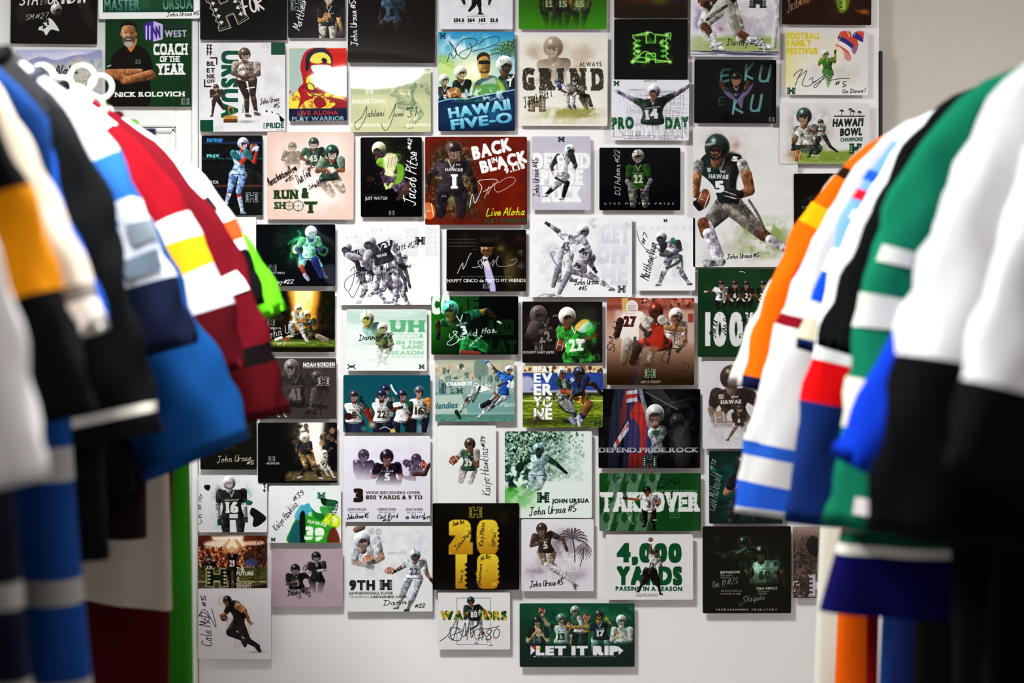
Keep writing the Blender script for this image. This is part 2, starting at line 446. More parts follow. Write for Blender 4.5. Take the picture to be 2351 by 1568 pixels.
# ---- marks
def logoH(cx, cy, w, h, f='1d3a2a', e='d8d8d8', lw=.9, tri='e8e8e8', a=1, rot=0):
    """block letter with zigzag sides"""
    def zig(sx):
        o = []
        for i in range(9):
            t = -.72 + 1.44 * i / 8; o.append((sx * (.97 if i % 2 == 0 else .76), t))
        return o
    P = [(-1, -.92), (-.24, -1), (-.24, -.34), (.24, -.34), (.24, -1), (1, -.92)] + zig(1) + [(1, .92), (.24, 1), (.24, .34), (-.24, .34), (-.24, 1), (-1, .92)] + zig(-1)[::-1]
    k, s = math.cos(math.radians(rot)), math.sin(math.radians(rot))
    tr = lambda p, g=1: (cx + (p[0] * k * w - p[1] * s * h) * g / 2, cy + (p[0] * s * w + p[1] * k * h) * g / 2)
    q = [tr(p) for p in P]
    if f: poly(q, f, a)
    if e: line(q + [q[0]], lw, e, a)
    if f and w > 30:
        q2 = [tr((p[0] * .86 + (0 if abs(p[0]) > .5 else math.copysign(.08, p[0])), p[1] * .9 if abs(p[1]) > .4 else p[1] * 1.18)) for p in P if abs(p[0]) < .5 or abs(p[1]) > .85]
        line(q2 + [q2[0]], lw * .7, e or 'ddd', a * .7)
    if tri and w > 9:
        for sx in (-1, 1):
            for i in range(4):
                y = -.54 + 1.08 * i / 3
                poly([tr((sx * .72, y - .13)), tr((sx * .72, y + .13)), tr((sx * .5, y))], tri, a)
def ua(cx, cy, w, c, a=1):
    for q in (-1, 1):
        line(smooth([(cx - w * .5, cy + q * w * .3), (cx - w * .2, cy - q * w * .04), (cx + w * .2, cy - q * w * .04), (cx + w * .5, cy + q * w * .3)], 4), w * .15, c, a)
def ballp(x, y, rx, ry, rot=0, c='6b3a22', st='e8ddd0'):
    ell(x, y, rx, ry, c, 1, rot); ell(x - rx * .2, y - ry * .3, rx * .6, ry * .45, 'b08060', .45, rot, ry * .2)
    k, s = math.cos(math.radians(rot)), math.sin(math.radians(rot))
    for t in (-.6, .6):
        line([(x + t * rx * k - q * ry * s, y + t * rx * s + q * ry * k) for q in (-.75, 0, .75)], max(.7, rx * .13), st, .85)
    line([(x - .3 * rx * k, y - .3 * rx * s), (x + .3 * rx * k, y + .3 * rx * s)], max(.6, rx * .1), st, .8)
def palm(x, y, r, c, a=1, trunk=None, n=9, w=1.2):
    if trunk: line([(x, y), ((x + trunk[0]) / 2 + r * .06, (y + trunk[1]) / 2), trunk], w * 1.6, c, a)
    for i in range(n):
        t = math.pi * (1.08 + .98 * i / (n - 1)) if n < 14 else 6.283 * i / n
        ex, ey = x + r * math.cos(t), y + r * math.sin(t) * .9 + r * .22
        mx, my = x + .55 * r * math.cos(t), y + .62 * r * math.sin(t)
        line(smooth([(x, y), (mx, my), (ex, ey)], 5), w * 1.5, c, a, taper=True)
        for q in range(2, 9):
            b = q / 9; bx = x + (mx - x) * 2 * b * (1 - b) + (ex - x) * b * b; by = y + (my - y) * 2 * b * (1 - b) + (ey - y) * b * b
            line([(bx, by), (bx + .14 * r * math.cos(t) , by + .2 * r)], w * .5, c, a * .9)
def helmet(cx, cy, r, d, H, M, K, stripe=None, logo=None, rot=0):
    cap(cx, cy + r * .9, r * .55, cx + d * r * .15, cy + r * 1.2, r * .45, K, 1, .5)              # chin and neck
    ws = win(cx - 1.4 * r, cy - 1.4 * r, cx + 1.4 * r, cy + 1.5 * r)
    if ws is None: return
    y, x = grid(ws); u = (x - cx) / r; v = (y - cy) / (r * 1.08)
    q = np.sqrt(u * u + v * v); m = np.clip((1 - q) * r * PS + .5, 0, 1) * np.clip((.78 - v - .1 * u * d) * r * PS, 0, 1)
    lit = np.clip(.72 - .45 * u - .6 * v, .12, 1.5); sp = np.clip(1 - np.hypot(u + .3, v + .5) / .34, 0, 1) ** 1.6
    rim = np.clip((q - .78) / .22, 0, 1) * np.clip(u, 0, 1)
    H = col(H); put(*ws, m.astype(np.float32), np.clip(H * lit[..., None] + (.75 * sp + .3 * rim)[..., None], 0, 1))
    if stripe: line(smooth([(cx + d * .2 * r - .1 * r, cy - r * 1.05), (cx + d * r * .45, cy - r * .55), (cx + d * r * .6, cy - r * .2)], 4), r * .22, stripe, .8)
    fx, fy = cx + d * .42 * r, cy + .36 * r
    fw = .62 * r if d == 0 else .5 * r
    ell(fx, fy, fw, .5 * r, '0b0a0a', .92); ell(fx, fy + .04 * r, fw * .86, .42 * r, K, .95)
    ell(fx + d * .05 * r, fy - .2 * r, fw * .85, .13 * r, '120c0a', .75, 0, .06 * r)              # brow shade
    for k in (-.42, .42): ell(fx + k * fw, fy - .12 * r, .1 * r, .06 * r, '080505', .9)
    ell(fx + d * .1 * r, fy + .1 * r, .09 * r, .17 * r, 'ffffff', .14, 0, .05 * r)
    line([(fx - .2 * r, fy + .3 * r), (fx + .2 * r, fy + .3 * r)], .08 * r, '2a1210', .8)
    lw = max(.55, r * .085)
    for k in (.18, .46, .74):
        line(smooth([(fx - fw * 1.08, cy + k * r * .8), (fx + d * .25 * r, cy + k * r + .16 * r), (fx + fw * 1.08, cy + k * r * .8)], 4), lw, M, .95)
    for k in ((-.35, .35) if d == 0 else (.35 * d,)):
        line([(fx + k * fw, cy + .2 * r), (fx + k * fw * .85, cy + .92 * r)], lw, M, .95)
    line(smooth([(fx - fw * 1.05, cy + .2 * r), (fx - fw * .8, cy + .75 * r), (fx + d * .2 * r, cy + 1.02 * r), (fx + fw * .8, cy + .75 * r), (fx + fw * 1.05, cy + .2 * r)], 4), lw * 1.2, M, .95)
    if d: ell(cx - d * .35 * r, cy + .3 * r, .13 * r, .13 * r, '080808', .8)
    if logo: logoH(cx - d * .35 * r, cy - .35 * r, .62 * r, .55 * r, logo, None, tri=None)
def man(h, s, p, A=(), G=(), J='20352a', P='9a9088', K='8a5a3c', H='26282a', M='c9c9c9', N=None, NC='e6e4e2', so='e6e2de', sh='d8d4d0', gl='2a2a2a', sl=None, ball=None, fade=None, tint=None, al=1, folds=.5, stripe=None, logo=None, word=True, cuff=None, helm=True, lt=0, hf=None):
    """a printed player: head (x, y, radius, facing), shoulders, hips, arms (elbow, hand, front?), legs (knee, foot)"""
    push(); hx, hy, r = h[:3]; d = h[3] if len(h) > 3 else 0
    def leg(i):
        kx, ky, fx, fy = G[i][:4]; px, py = p[2 * i], p[2 * i + 1]
        cap(px, py, r * .78, kx, ky, r * .52, P)
        if len(G[i]) > 4: return
        mx, my = kx + (fx - kx) * .38, ky + (fy - ky) * .38
        cap(kx, ky, r * .46, mx, my, r * .44, K); cap(mx, my, r * .45, fx, fy, r * .27, so)
        t = 1 if fx >= kx else -1
        cap(fx - t * r * .1, fy + r * .15, r * .27, fx + t * r * .55, fy + r * .3, r * .2, sh)
        line([(fx - t * r * .3, fy + r * .45), (fx + t * r * .7, fy + r * .5)], max(.6, r * .1), '333', .7)
        cap(kx - (kx - px) * .25, ky - (ky - py) * .25, r * .56, kx, ky, r * .52, P)
    def arm(i):
        ex, ey, wx, wy = A[i][:4]; sx, sy = s[2 * i], s[2 * i + 1]
        cap(sx, sy, r * .5, ex, ey, r * .36, K); cap(ex, ey, r * .37, wx, wy, r * .24, cuff or K)
        mx, my = sx + (ex - sx) * .5, sy + (ey - sy) * .5
        cap(sx, sy, r * .62, mx, my, r * .5, sl or J)
        cap(wx, wy, r * .3, wx + (wx - ex) * .16, wy + (wy - ey) * .16, r * .24, gl)
        for k in (-.3, 0, .3):
            q = math.atan2(wy - ey, wx - ex) + k; line([(wx, wy), (wx + r * .62 * math.cos(q), wy + r * .62 * math.sin(q))], r * .17, gl)
    for i in range(len(G)): leg(i)
    for i in range(len(A)):
        if len(A[i]) < 5: arm(i)
    ux, uy = s[2] - s[0], s[3] - s[1]; L = math.hypot(ux, uy) + 1e-6; ux, uy = ux / L, uy / L
    mx, my = (s[0] + s[2]) / 2, (s[1] + s[3]) / 2; qx, qy = (p[0] + p[2]) / 2, (p[1] + p[3]) / 2
    T0 = smooth([(mx - ux * r * .5 + (hx - mx) * .25, my - uy * r * .5 - r * .45), (s[0] - ux * r * .15, s[1] - uy * r * .15 - r * .3), (s[0] - ux * r * .35, s[1] + r * .35), (s[0] * .5 + p[0] * .5 + ux * r * .1, s[1] * .5 + p[1] * .5), (p[0] - ux * r * .35, p[1]),
                 (p[2] + ux * r * .35, p[3]), (s[2] * .5 + p[2] * .5 - ux * r * .1, s[3] * .5 + p[3] * .5), (s[2] + ux * r * .35, s[3] + r * .35), (s[2] + ux * r * .15, s[3] + uy * r * .15 - r * .3), (mx + ux * r * .5 + (hx - mx) * .25, my + uy * r * .5 - r * .45)], 4, True)
    ws, m = cover([T0])
    if ws is not None:
        y, x = grid(ws); v = ((x - mx) * ux + (y - my) * uy) / (L * .6)
        lit = np.clip(.85 - .35 * v - .12 * np.abs(v), .2, 1.3)
        put(*ws, m, np.clip(col(J) * lit[..., None] + .06 * np.clip(-v, 0, 1)[..., None], 0, 1))
    if folds:
        n = noise(cv.h, cv.w, max(3, r * .55) * PS, nseed(), 3) - .5
        n2 = noise(cv.h, cv.w, 2.2, nseed(), 1) - .5
        n3 = noise(cv.h, cv.w, max(3, r * .8) * PS, nseed(), 2) - .5; ridge = np.clip(1 - np.abs(n3) * 16, 0, 1) ** 1.5 + .8 * np.clip(1 - np.abs(n) * 20, 0, 1) ** 1.5
        cv.rgb = np.clip(cv.rgb * (1 + folds * (1.25 * n + .5 * n2 - .3 * ridge))[..., None] + (folds * .1 * n)[..., None], 0, 1)
    if r > 5:
        line([(mx - ux * r * .42, my - r * .5), (mx + (qx - mx) * .16, my + (qy - my) * .16), (mx + ux * r * .42, my - r * .5)], r * .13, NC if sum(col(J)) < 1.2 else '555', .8)
        line([(p[0] - ux * r * .3, p[1]), (p[2] + ux * r * .3, p[3])], r * .16, '1a1a1a', .7)
        if word and L > 20:
            c0 = .32; wx, wy = mx + (qx - mx) * c0, my + (qy - my) * c0
            T('HAWAII', wx - ux * L * .3, wy - uy * L * .3, wx + ux * L * .3, wy + uy * L * .3, max(2.2, r * .26), NC, .9, slab=.1)
    if N:
        c0 = .78; hh = .42 * math.hypot(qx - mx, qy - my); wx, wy = mx + (qx - mx) * c0, my + (qy - my) * c0; w0 = L * (.27 if len(N) > 1 else .14)
        T(N, wx - ux * w0, wy - uy * w0, wx + ux * w0, wy + uy * w0, hh, NC, .95, wt=.06, slab=.06)
    if helm: helmet(hx, hy, r, d, H, M, K, stripe, logo)
    elif hf: hf(hx, hy, r)
    if ball: ballp(*ball)
    for i in range(len(A)):
        if len(A[i]) >= 5: arm(i)
    if tint:
        l = np.clip(cv.rgb.mean(2) + lt, 0, 1); n = len(tint) - 1; cs = [col(k) for k in tint]; out = np.zeros_like(cv.rgb)
        for i in range(n):
            t = np.clip(l * n - i, 0, 1)[..., None]; out = (cs[0] * (1 - t) + cs[1] * t) if i == 0 else out * (1 - t) + cs[i + 1] * t
        cv.rgb = out
    if fade:
        ws = win(-9e3, -9e3, 9e3, 9e3); y, x = grid(ws)
        t = np.clip((y - fade[0]) / (fade[1] - fade[0]), 0, 1) if len(fade) == 2 else np.clip(((x - fade[0]) * (fade[2] - fade[0]) + (y - fade[1]) * (fade[3] - fade[1])) / ((fade[2] - fade[0]) ** 2 + (fade[3] - fade[1]) ** 2), 0, 1)
        cv.a = cv.a * (1 - t) * np.clip(1 - 1.2 * t * (1 - t) * noise(cv.h, cv.w, 14 * PS, nseed()) , 0, 1)
    pop(al)
# ---------------------------------------------------------------- metal prints hung off the wall
M_edge = mat('print_edge_white', 'd8d4d0', .4); M_mount = mat('mount_black', '1a1a1a', .6)
def print_mat(name):
    hgt, wid = cv.rgb.shape[:2]
    im = bpy.data.images.new(name, wid, hgt); px = np.ones((hgt, wid, 4), np.float32); g = np.clip(cv.rgb[::-1], 0, 1); g = g - .11 * np.sin(2 * math.pi * g) / math.pi; px[..., :3] = np.clip(g * .95, 0, 1)
    im.pixels.foreach_set(px.ravel()); im.update(); im.pack()
    m = bpy.data.materials.new(name); m.use_nodes = True; nt = m.node_tree; b = nt.nodes['Principled BSDF']
    t = nt.nodes.new('ShaderNodeTexImage'); t.image = im; t.extension = 'EXTEND'; t.interpolation = 'Linear'
    nt.links.new(t.outputs['Color'], b.inputs['Base Color'])
    b.inputs['Roughness'].default_value = .45; b.inputs['Specular IOR Level'].default_value = .0
    b.inputs['Coat Weight'].default_value = .35; b.inputs['Coat Roughness'].default_value = .035
    return m
pend = None
TILT = {(663, 109): (-1.25, .05), (799, -60): (-1.3, 0), (805, 158): (-.55, .1)}
def poster(x0, y0, x1, y1, base, label, rot=0, lay=0):
    global pend
    if pend: finish()
    begin(x0, y0, x1, y1, base); pend = (x0, y0, x1, y1, label, rot, lay)
def finish():
    global pend
    x0, y0, x1, y1, label, rot, lay = pend; pend = None
    y = -(.019 + .0035 * lay); th = .0022
    c = W((x0 + x1) / 2, (y0 + y1) / 2, y); k = (CAM_D + y) / CAM_D * .001
    hw, hh = (x1 - x0) / 2 * k, (y1 - y0) / 2 * k; r = .0035
    bm = bmesh.new(); uv = bm.loops.layers.uv.new('UVMap'); out = []
    for sx, sz, a0 in ((1, 1, 0), (-1, 1, 90), (-1, -1, 180), (1, -1, 270)):
        for q in range(4):
            t = math.radians(a0 + q * 30); out.append((sx * (hw - r) + r * math.cos(t), sz * (hh - r) + r * math.sin(t)))
    F = [bm.verts.new((p[0], 0, p[1])) for p in out]; B = [bm.verts.new((p[0], th, p[1])) for p in out]; n = len(out)
    f = bm.faces.new(F); f.material_index = 0
    for lp in f.loops: lp[uv].uv = (.5 + lp.vert.co.x / (2 * hw), .5 + lp.vert.co.z / (2 * hh))
    g = bm.faces.new(B[::-1]); g.material_index = 1
    for i in range(n): bm.faces.new((F[i], F[(i + 1) % n], B[(i + 1) % n], B[i])).material_index = 1
    me = bpy.data.meshes.new('metal_print'); bmesh.ops.recalc_face_normals(bm, faces=bm.faces); bm.to_mesh(me); bm.free()
    me.materials.append(print_mat('metal_print_picture')); me.materials.append(M_edge)
    o = bpy.data.objects.new('metal_print', me); C.objects.link(o); o.location = c
    tx, tz = TILT.get((x0, y0), (0, 0)); o.rotation_euler = (math.radians(tx), math.radians(-rot), math.radians(tz))
    tag(o, label, 'print', 'metal prints on the white wall')
    bm = bmesh.new(); s = min(hw, hh) * .4; box(bm, (-s, th, -s), (s, -y + .0005, s), .001); obj('wall_mount', bm, M_mount, o)
def done():
    if pend: finish()
INK = ('17131a', '6d6670', 'f2eef0')
SEP = ('201510', '7d6a5c', 'e9e2dc')
# ---- top row (cut by the frame's upper edge)
poster(25, -100, 224, 101, '130d0b', 'near-black print headed STAY GRINDIN with a bowed player numbered 27', rot=-.6, lay=0)
blob(52, 25, 22, 42, '4a4038', .55, .6); blob(200, 25, 22, 42, '4a4038', .5, .6); blob(125, -10, 70, 40, '2a2320', .8, .5)
shape('44 60 38 30 60 5 90 0 70 20 56 50', '2e2622', .7, 2); shape('212 62 216 34 196 4 165 0 186 20 198 50', '2e2622', .7, 2)
helmet(129, 22, 13, 1, 'b9b2ae', '3a3532', '2a1e18')
shape('88 68 98 55 112 42 124 50 137 72 118 68 107 82 100 72', 'd9d4d0', 1, .4); T('27', 99, 68, 118, 52, 11, '151515', 1, .05)
shape('110 80 122 70 138 74 130 84', '050505', .8, 1)
SG('STAY GRINDIN', 42, 13, 194, 5, 24, 'ece8e4', 3.2, 1, .2); logoH(100, 0, 16, 20, '3a3532', '8a8480', .6)
SG('SM #27', 57, 47, 110, 41, 12, 'd8d2cc', 1.2, .9, .3)
poster(226, -140, 458, 43, 'efecea', 'white bordered print of dark green letters MASTER and a black autograph', rot=.3, lay=1)
rect(236, -130, 444, 28, '14402c'); vgrad(-130, '2f7050', -10, '14402c', .0, .0)
blob(340, 0, 45, 40, '8fb06a', .55, .4); blob(300, 10, 30, 22, '2f6a8a', .4); blob(385, -30, 40, 40, '3a6a3a', .5, .5); rect(236, 28, 444, 43, 'efecea')
T('MASTER', 239, 25, 320, 24, 28, '3f6a5a', .9, .03, c2='8fb0a0'); T('URSUA', 374, 22, 442, 20, 24, '8fb0a0', .8, .03, c2='40705a')
SG('John Ursua #5', 382, 38, 456, 35, 9, '141414', 1.2)
poster(460, -120, 659, 92, '0e0909', 'black print with a tilted zigzag letter H and brush word FOR', rot=-.3, lay=0)
logoH(521, 20, 74, 88, '1c2014', 'c9b8b0', 1.5, 'dcd8d4', 1, -24)
SG('FOR', 560, 34, 606, 20, 34, 'd8ccc4', 4.6, 1, .05); SG('PLAY', 480, 0, 556, -22, 30, 'd8ccc4', 4, 1, .05)
blob(622, 0, 14, 10, '2a3010', .6)
poster(661, -130, 792, 87, '140f14', 'dark purple print of ball carrier number 7 with upright white autograph', rot=.1, lay=0)
blob(770, 10, 40, 60, '4a2f4e', .9, .8); blob(730, 40, 40, 50, '3a2a34', .8, .7); blob(782, 74, 22, 16, '8a5f6a', .8, .6); blob(700, 30, 25, 40, '2a1a2a', .8, .5)
man((755, -6, 13, 0), (737, 22, 775, 20), (741, 58, 764, 58), ((734, 48, 756, 44, 1), (778, 48, 786, 72)), ((740, 84, 742, 100), (764, 86, 765, 100)), J='2a2c2c', P='d0c8b8', K='c99a62', H='8a8a88', N='7', gl='4a4038', ball=(748, 38, 13, 9, -15, '9a6a48'), folds=.8)
line('729 66 735 80 744 88', 2.2, '22242a'); logoH(681, 12, 28, 24, '1e3a2e', 'c8c8c8', .8)
SG('Matthew', 688, 72, 704, 2, 17, 'f2f2f2', 1.6, 1, .3, .6)
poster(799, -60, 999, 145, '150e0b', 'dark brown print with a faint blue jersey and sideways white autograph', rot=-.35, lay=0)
vgrad(40, '150e0b', 150, '32251b', 0, .75)  # mirrored lamp glow painted in as a paler lower edge
man((900, -25, 14, 0), (884, 4, 920, 2), (887, 48, 912, 46), ((878, 22, 872, 40), (926, 20, 938, 40)), ((868, 66, 858, 80, 1), (914, 70, 922, 90, 1)), J='3e5064', P='352c2a', K='2a1e18', H='2a2e34', N='5', NC='1c1512', fade=(50, 80), folds=.8)
SG('John Ursua #5', 821, 106, 816, 2, 14, 'f4f4f4', 1.8, 1, .15)
poster(1009, -130, 1177, 67, 'dedae0', 'white statistics print with black running legs above four bold figures', rot=-.1, lay=0)
mottle('c9c4cc', .35, 20)
cap(1062, -4, 5, 1066, 8, 3, '3a2820'); cap(1126, -4, 4, 1123, 9, 2.5, '2a2420')
cap(1092, -10, 9, 1088, 12, 5, '141414'); cap(1088, 12, 5, 1078, 24, 3, '141414'); cap(1095, -10, 9, 1101, 12, 5, '141414'); cap(1101, 12, 4, 1103, 28, 3, '141414'); cap(1100, 31, 3, 1108, 32, 2, '141414')
blob(1100, 34, 25, 3, 'a8a8a0', .6); blob(1066, 15, 12, 2, 'b0b8a8', .6); blob(1122, 14, 10, 2, 'b0b8a8', .6)
T('Stats From 1999-2011 & 2018-19', 1072, 38.5, 1115, 38.5, 2.4, '222', .85, .02)
for s_, a_, b_ in (('354.6', 1042, 1066), ('564', 1074, 1090), ('143', 1100, 1115), ('33.6', 1126, 1144)): T(s_, a_, 51, b_, 50, 8.5, '0c0c0c', 1, .07)
for s_, a_, b_ in (('Pass Yards Per Game', 1042, 1066), ('Touchdowns', 1075, 1089), ('300-Yard Passing', 1098, 1118), ('Points Per Game', 1126, 1144)): T(s_, a_, 54.5, b_, 54, 2, '333', .8, .01)
T('Games', 1104, 57, 1112, 57, 2, '333', .8, .01)
poster(1191, -130, 1393, 67, '35710f', 'bright green print of dim players standing in haze', rot=-.1, lay=0)
vgrad(-20, '275a0c', 60, '3f8212'); blob(1290, 10, 60, 40, '1a3010', .8, .5)
for x_, j_ in ((1262, '2a3320'), (1332, '6a7450'), (1293, '241a22')):
    man((x_, -34, 12, 0), (x_ - 17, -12, x_ + 17, -12), (x_ - 12, 24, x_ + 12, 24), ((x_ - 22, 8, x_ - 18, 28), (x_ + 22, 8, x_ + 18, 28)), ((x_ - 8, 46, x_ - 6, 66), (x_ + 8, 46, x_ + 6, 66)), J=j_, P='2a2f1c', K='3a3018', so='2a3a1a', sh='2a3a1a', N='15', NC='9aa07a', fade=(30, 70), al=.9, folds=.8)
blob(1310, 0, 8, 16, 'c98a2a', .6); blob(1300, 55, 30, 14, '244a10', .5, .5)
poster(1410, -120, 1579, 42, '2a1a10', 'plain dark brown print with a faint rainbow glow above', rot=0, lay=0)
blob(1465, -5, 40, 14, '7a2a10', .6); blob(1515, 0, 25, 14, '6a6a14', .7); blob(1560, -4, 20, 14, '2a2050', .8); vgrad(10, '2a1a10', 42, '1f140c', 0, .7)
poster(1586, -150, 1789, 130, 'dcd6da', 'pale watercolour print of a ball carrier striding over grass', rot=-.35, lay=0)
smoke(1590, 0, 1800, 110, 'a59cae', .8, 30, .5, 4); smoke(1586, 10, 1640, 80, '8f80b0', .8, 22, .5, 4); smoke(1640, 30, 1790, 80, 'b8a8a8', .7, 16, .5, 5); blob(1655, 68, 7, 6, '9a3a3a', .6)
smoke(1560, 78, 1830, 124, '8c9a5c', 1, 30, .36, 4); grass(1586, 92, 1789, 118, '9aa46c', 'b5bb8a', .5); rect(1586, 119, 1789, 131, 'cfc8ce'); streaks(1570, 117, 1789, 127, '3a3550', .8, n=70, w=1)
man((1660, -75, 26, 0), (1625, -35, 1690, -38), (1638, 8, 1672, 8), ((1606, -8, 1622, 10, 1), (1690, -16, 1684, -2)), ((1616, 56, 1645, 104), (1702, 84, 1752, 100)), J='22262a', P='cfc8ba', K='6e4a38', so='e9e6ea', sh='eeeaee', gl='1c1c22', ball=(1620, 8, 19, 11, 25), folds=.8)
cap(1660, 14, 18, 1626, 50, 11, 'c8c0b4'); cap(1668, 14, 16, 1694, 74, 9, 'b9b2a6'); line('1668 14 1642 30 1624 46', 7, '2a2c32', .9); T('HAWAII', 1630, 42, 1656, 20, 4, 'e8e8e8', .9)
cap(1618, 60, 9, 1636, 82, 7, '6a4634'); cap(1702, 78, 9, 1722, 90, 7, '6a4634'); cap(1636, 82, 6, 1646, 106, 5, 'ece8ec'); cap(1722, 90, 7, 1746, 100, 5, 'ece8ec'); cap(1634, 108, 4, 1656, 100, 4, 'e0dce0'); cap(1752, 96, 4, 1757, 116, 3, 'e0dce0')
cap(1778, -10, 8, 1786, 40, 6, 'e6e2e6', .8); cap(1784, 40, 6, 1777, 106, 6, 'e8e4e8', .8); cap(1640, 70, 5, 1645, 112, 4, 'f0ecf0', .6)
logoH(1740, 4, 40, 28, '2a2a2e', '55555a', 1.2, 'd8d4d8'); SG('Danny #22', 1669, 104, 1752, 104, 14, '101010', 1.4, 1, .2, .4)
poster(1795, -110, 2001, 57, '2a0f06', 'dark red-brown print with a glowing green figure and silver scrawl', rot=-.45, lay=0)
blob(1931, 0, 26, 40, '7a8a1a', .8, .5); shape('1918 -20 1926 25 1940 28 1950 10 1950 -20', '6c9a20', .7, 1.5); rect(1930, -8, 1942, 22, 'c8d080', .6, 1); T('EN', 1934, 18, 1935, -4, 5, '203008', .9)
blob(1848, 4, 14, 8, '8a5a20', .8); blob(1985, 26, 14, 7, 'b9782a', .8); line('1963 22 1975 26 1995 32', 3, '9a5a20', .7, 1)
SG('Justin Pirtle', 1808, 28, 1874, -6, 22, 'c8b8a0', 1, .9, .5, .5)
# ---- second row
poster(36, 114, 234, 255, 'a9b0cc', 'pastel mountain print lettered Live Aloha beside the rack hooks', rot=.2, lay=0)
vgrad(114, 'a9acd0', 150, 'c9c8dc'); smoke(36, 114, 234, 150, 'dcd6e4', .9, 22, .5, 3, 2)
shape('20 190 50 150 90 130 130 138 165 128 200 124 240 118 250 200', '8f93b4', 1, 1); shape('20 190 70 158 110 140 150 160 180 128 210 160 250 175 250 240 20 240', 'a9a0a8', .9, 1.5)
smoke(60, 140, 250, 215, 'c8c0a0', .8, 14, .5, 4); smoke(150, 130, 250, 200, 'e0d8a8', .7, 10, .55, 5); smoke(30, 195, 240, 260, '8faab8', .9, 22, .45, 3)
SG('Live Aloha', 82, 173, 178, 168, 19, '24343c', 3.2, .9, .3); T('PLAY WARRIOR', 64, 202, 214, 200, 17, 'a89a48', .85, .05, c2='7f9a90')
SG('Rlm', 120, 219, 150, 216, 16, '1a2024', 1.6, 1, .4, .6)
poster(242, 44, 440, 245, '123a1a', 'green coach of the year print of a bearded man, arms crossed', rot=-.1, lay=0)
blob(340, 120, 110, 90, '1c4a22', .7, .3); mottle('0e3015', .4, 30); blob(440, 244, 60, 60, '0c2a12', .5)
K_ = 'b5784e'
shape('252 160 258 130 276 112 296 104 314 104 332 112 346 132 352 164 344 180 340 245 258 245 254 186', '120c0a', 1, .4)
shape('288 100 300 120 313 100 312 88 286 88', K_, 1, .3); poly([(286, 104), (300, 121), (316, 104), (312, 118), (302, 126), (286, 116)], '1a1412')
cap(295, 72, 17, 295, 86, 14.5, 'c08a62'); ell(278.5, 78, 2.6, 5, 'a8704a'); ell(312, 78, 2.6, 5, 'a06848')
shape('276 76 277 58 286 49 303 49 313 58 314 76 310 62 300 58 285 59 279 64', '1c1411', 1, .4)
shape('280 84 282 101 295 109 308 101 311 84 305 88 303 85 295 84 287 85 285 88', '5a4a44', .9, .8); shape('285 102 295 109 306 102 302 96 288 96', 'b0a8a4', .85, 1); ell(295, 90, 8, 3.2, '3a2620', .9, 0, .6); line([(290, 90), (300, 90)], 1.6, 'e6dcd4')
for x_ in (288, 302): ell(x_, 75, 2.6, 1.2, '1a1210'); line([(x_ - 4, 71.5), (x_ + 4, 71)], 1.4, '2a1a14')
ell(295, 80, 2.4, 4, 'cf9c76', .8, 0, .8)
cap(250, 168, 9, 300, 166, 8, K_); cap(350, 174, 9, 285, 186, 8, 'a86c44'); cap(296, 165, 7, 324, 163, 5, 'c08458'); cap(252, 172, 8, 300, 184, 8, 'aa6e46'); cap(346, 168, 8, 290, 184, 8, 'b87c50')
line([(246, 153), (255, 150)], 2, 'e8e0dc', .9); logoH(317, 142, 11, 9, None, '9a9a90', .7)
shape('330 56 351 47 374 56 374 90 352 96 331 88', '4a2f86', 1, .3, 0); poly([(352, 48), (374, 56), (374, 90), (352, 96)], 'b9a8d8')
for x_ in (336, 344): line([(x_, 60), (x_, 90)], 3, 'd8d0ea')
T('W', 355, 90, 373, 86, 28, '3a2470', 1, .05); T('MOUNTAIN', 378, 65, 430, 64, 9, '3a3048', .9, .04); T('WEST', 378, 85.5, 429, 84.5, 16, 'b0a4c4', 1, .045)
T('COACH', 352, 126, 430, 125.5, 26, 'ece6e2', 1, .05, slab=.08); T('OF THE', 367, 142, 413, 142, 13, 'ece6e2', 1, .05, slab=.1); T('YEAR', 361, 172, 424, 171, 26, 'ece6e2', 1, .05, slab=.1)
T('NICK ROLOVICH', 264, 223, 424, 221, 11, 'f0ecea', 1, .04, slab=.12); logoH(426, 233, 19, 16, '2a4030', '9aa89a', .8)
poster(459, 98, 655, 302, 'dcd6d8', 'white print lettered in tall green vertical capitals beside a standing receiver', rot=.3, lay=0)
mottle('c8c2c4', .5, 26, .55); line([(459, 201), (655, 200)], .6, 'aaa', .6); smoke(600, 110, 660, 290, 'c0b8ba', .6, 25, .5)
rect(623, 98, 656, 126, '0f4a30'); rect(457, 275, 489, 304, '0f4a30')
for r_ in range(6):
    for q_ in range(8): ell(600 + q_ * 2.8, 101 + r_ * 1.9, .45, .45, '888'); ell(491 + q_ * 2.8, 290 + r_ * 2.2, .45, .45, '888')
for i_ in range(3):
    for j_ in range(2): x_ = 474 + j_ * 7; y_ = 102 + i_ * 8; poly([(x_, y_), (x_ + 7, y_), (x_ + 3.5, y_ + 6)], '1c1410'); poly([(x_, y_ + 8), (x_ + 3.5, y_ + 3), (x_ + 3.5, y_ + 8)], '1c1410')
line([(483, 132.5), (498, 132.5), (498, 147)], 3, '1c1410'); line([(470, 183), (470, 198), (484, 198)], 3, '1c1410')
for s_, y_ in (('BIL', 151), ('ET', 166), ('NIK', 180), ('OFF', 190)): T(s_, 475, y_, 494, y_, 10.5 if y_ < 185 else 8, '1c1410', 1, .04)
T('URSUA', 510, 116, 508, 270, 38, '12503a', 1, .06)
man((562, 124, 14, .4), (541, 148, 590, 148), (552, 184, 580, 184), ((536, 168, 556, 178, 1), (594, 170, 568, 178, 1)), ((566, 220, 567, 262), (580, 214, 588, 258)), J='d2ccc8', P='2c241e', K='7a6a60', H='5a544e', N=None, NC='333', sl='cac4c0', gl='3a322c', so='3a322c', sh='9a948e', ball=(566, 176, 9, 7, 10, '4a3a30'), tint=SEP, folds=.9)
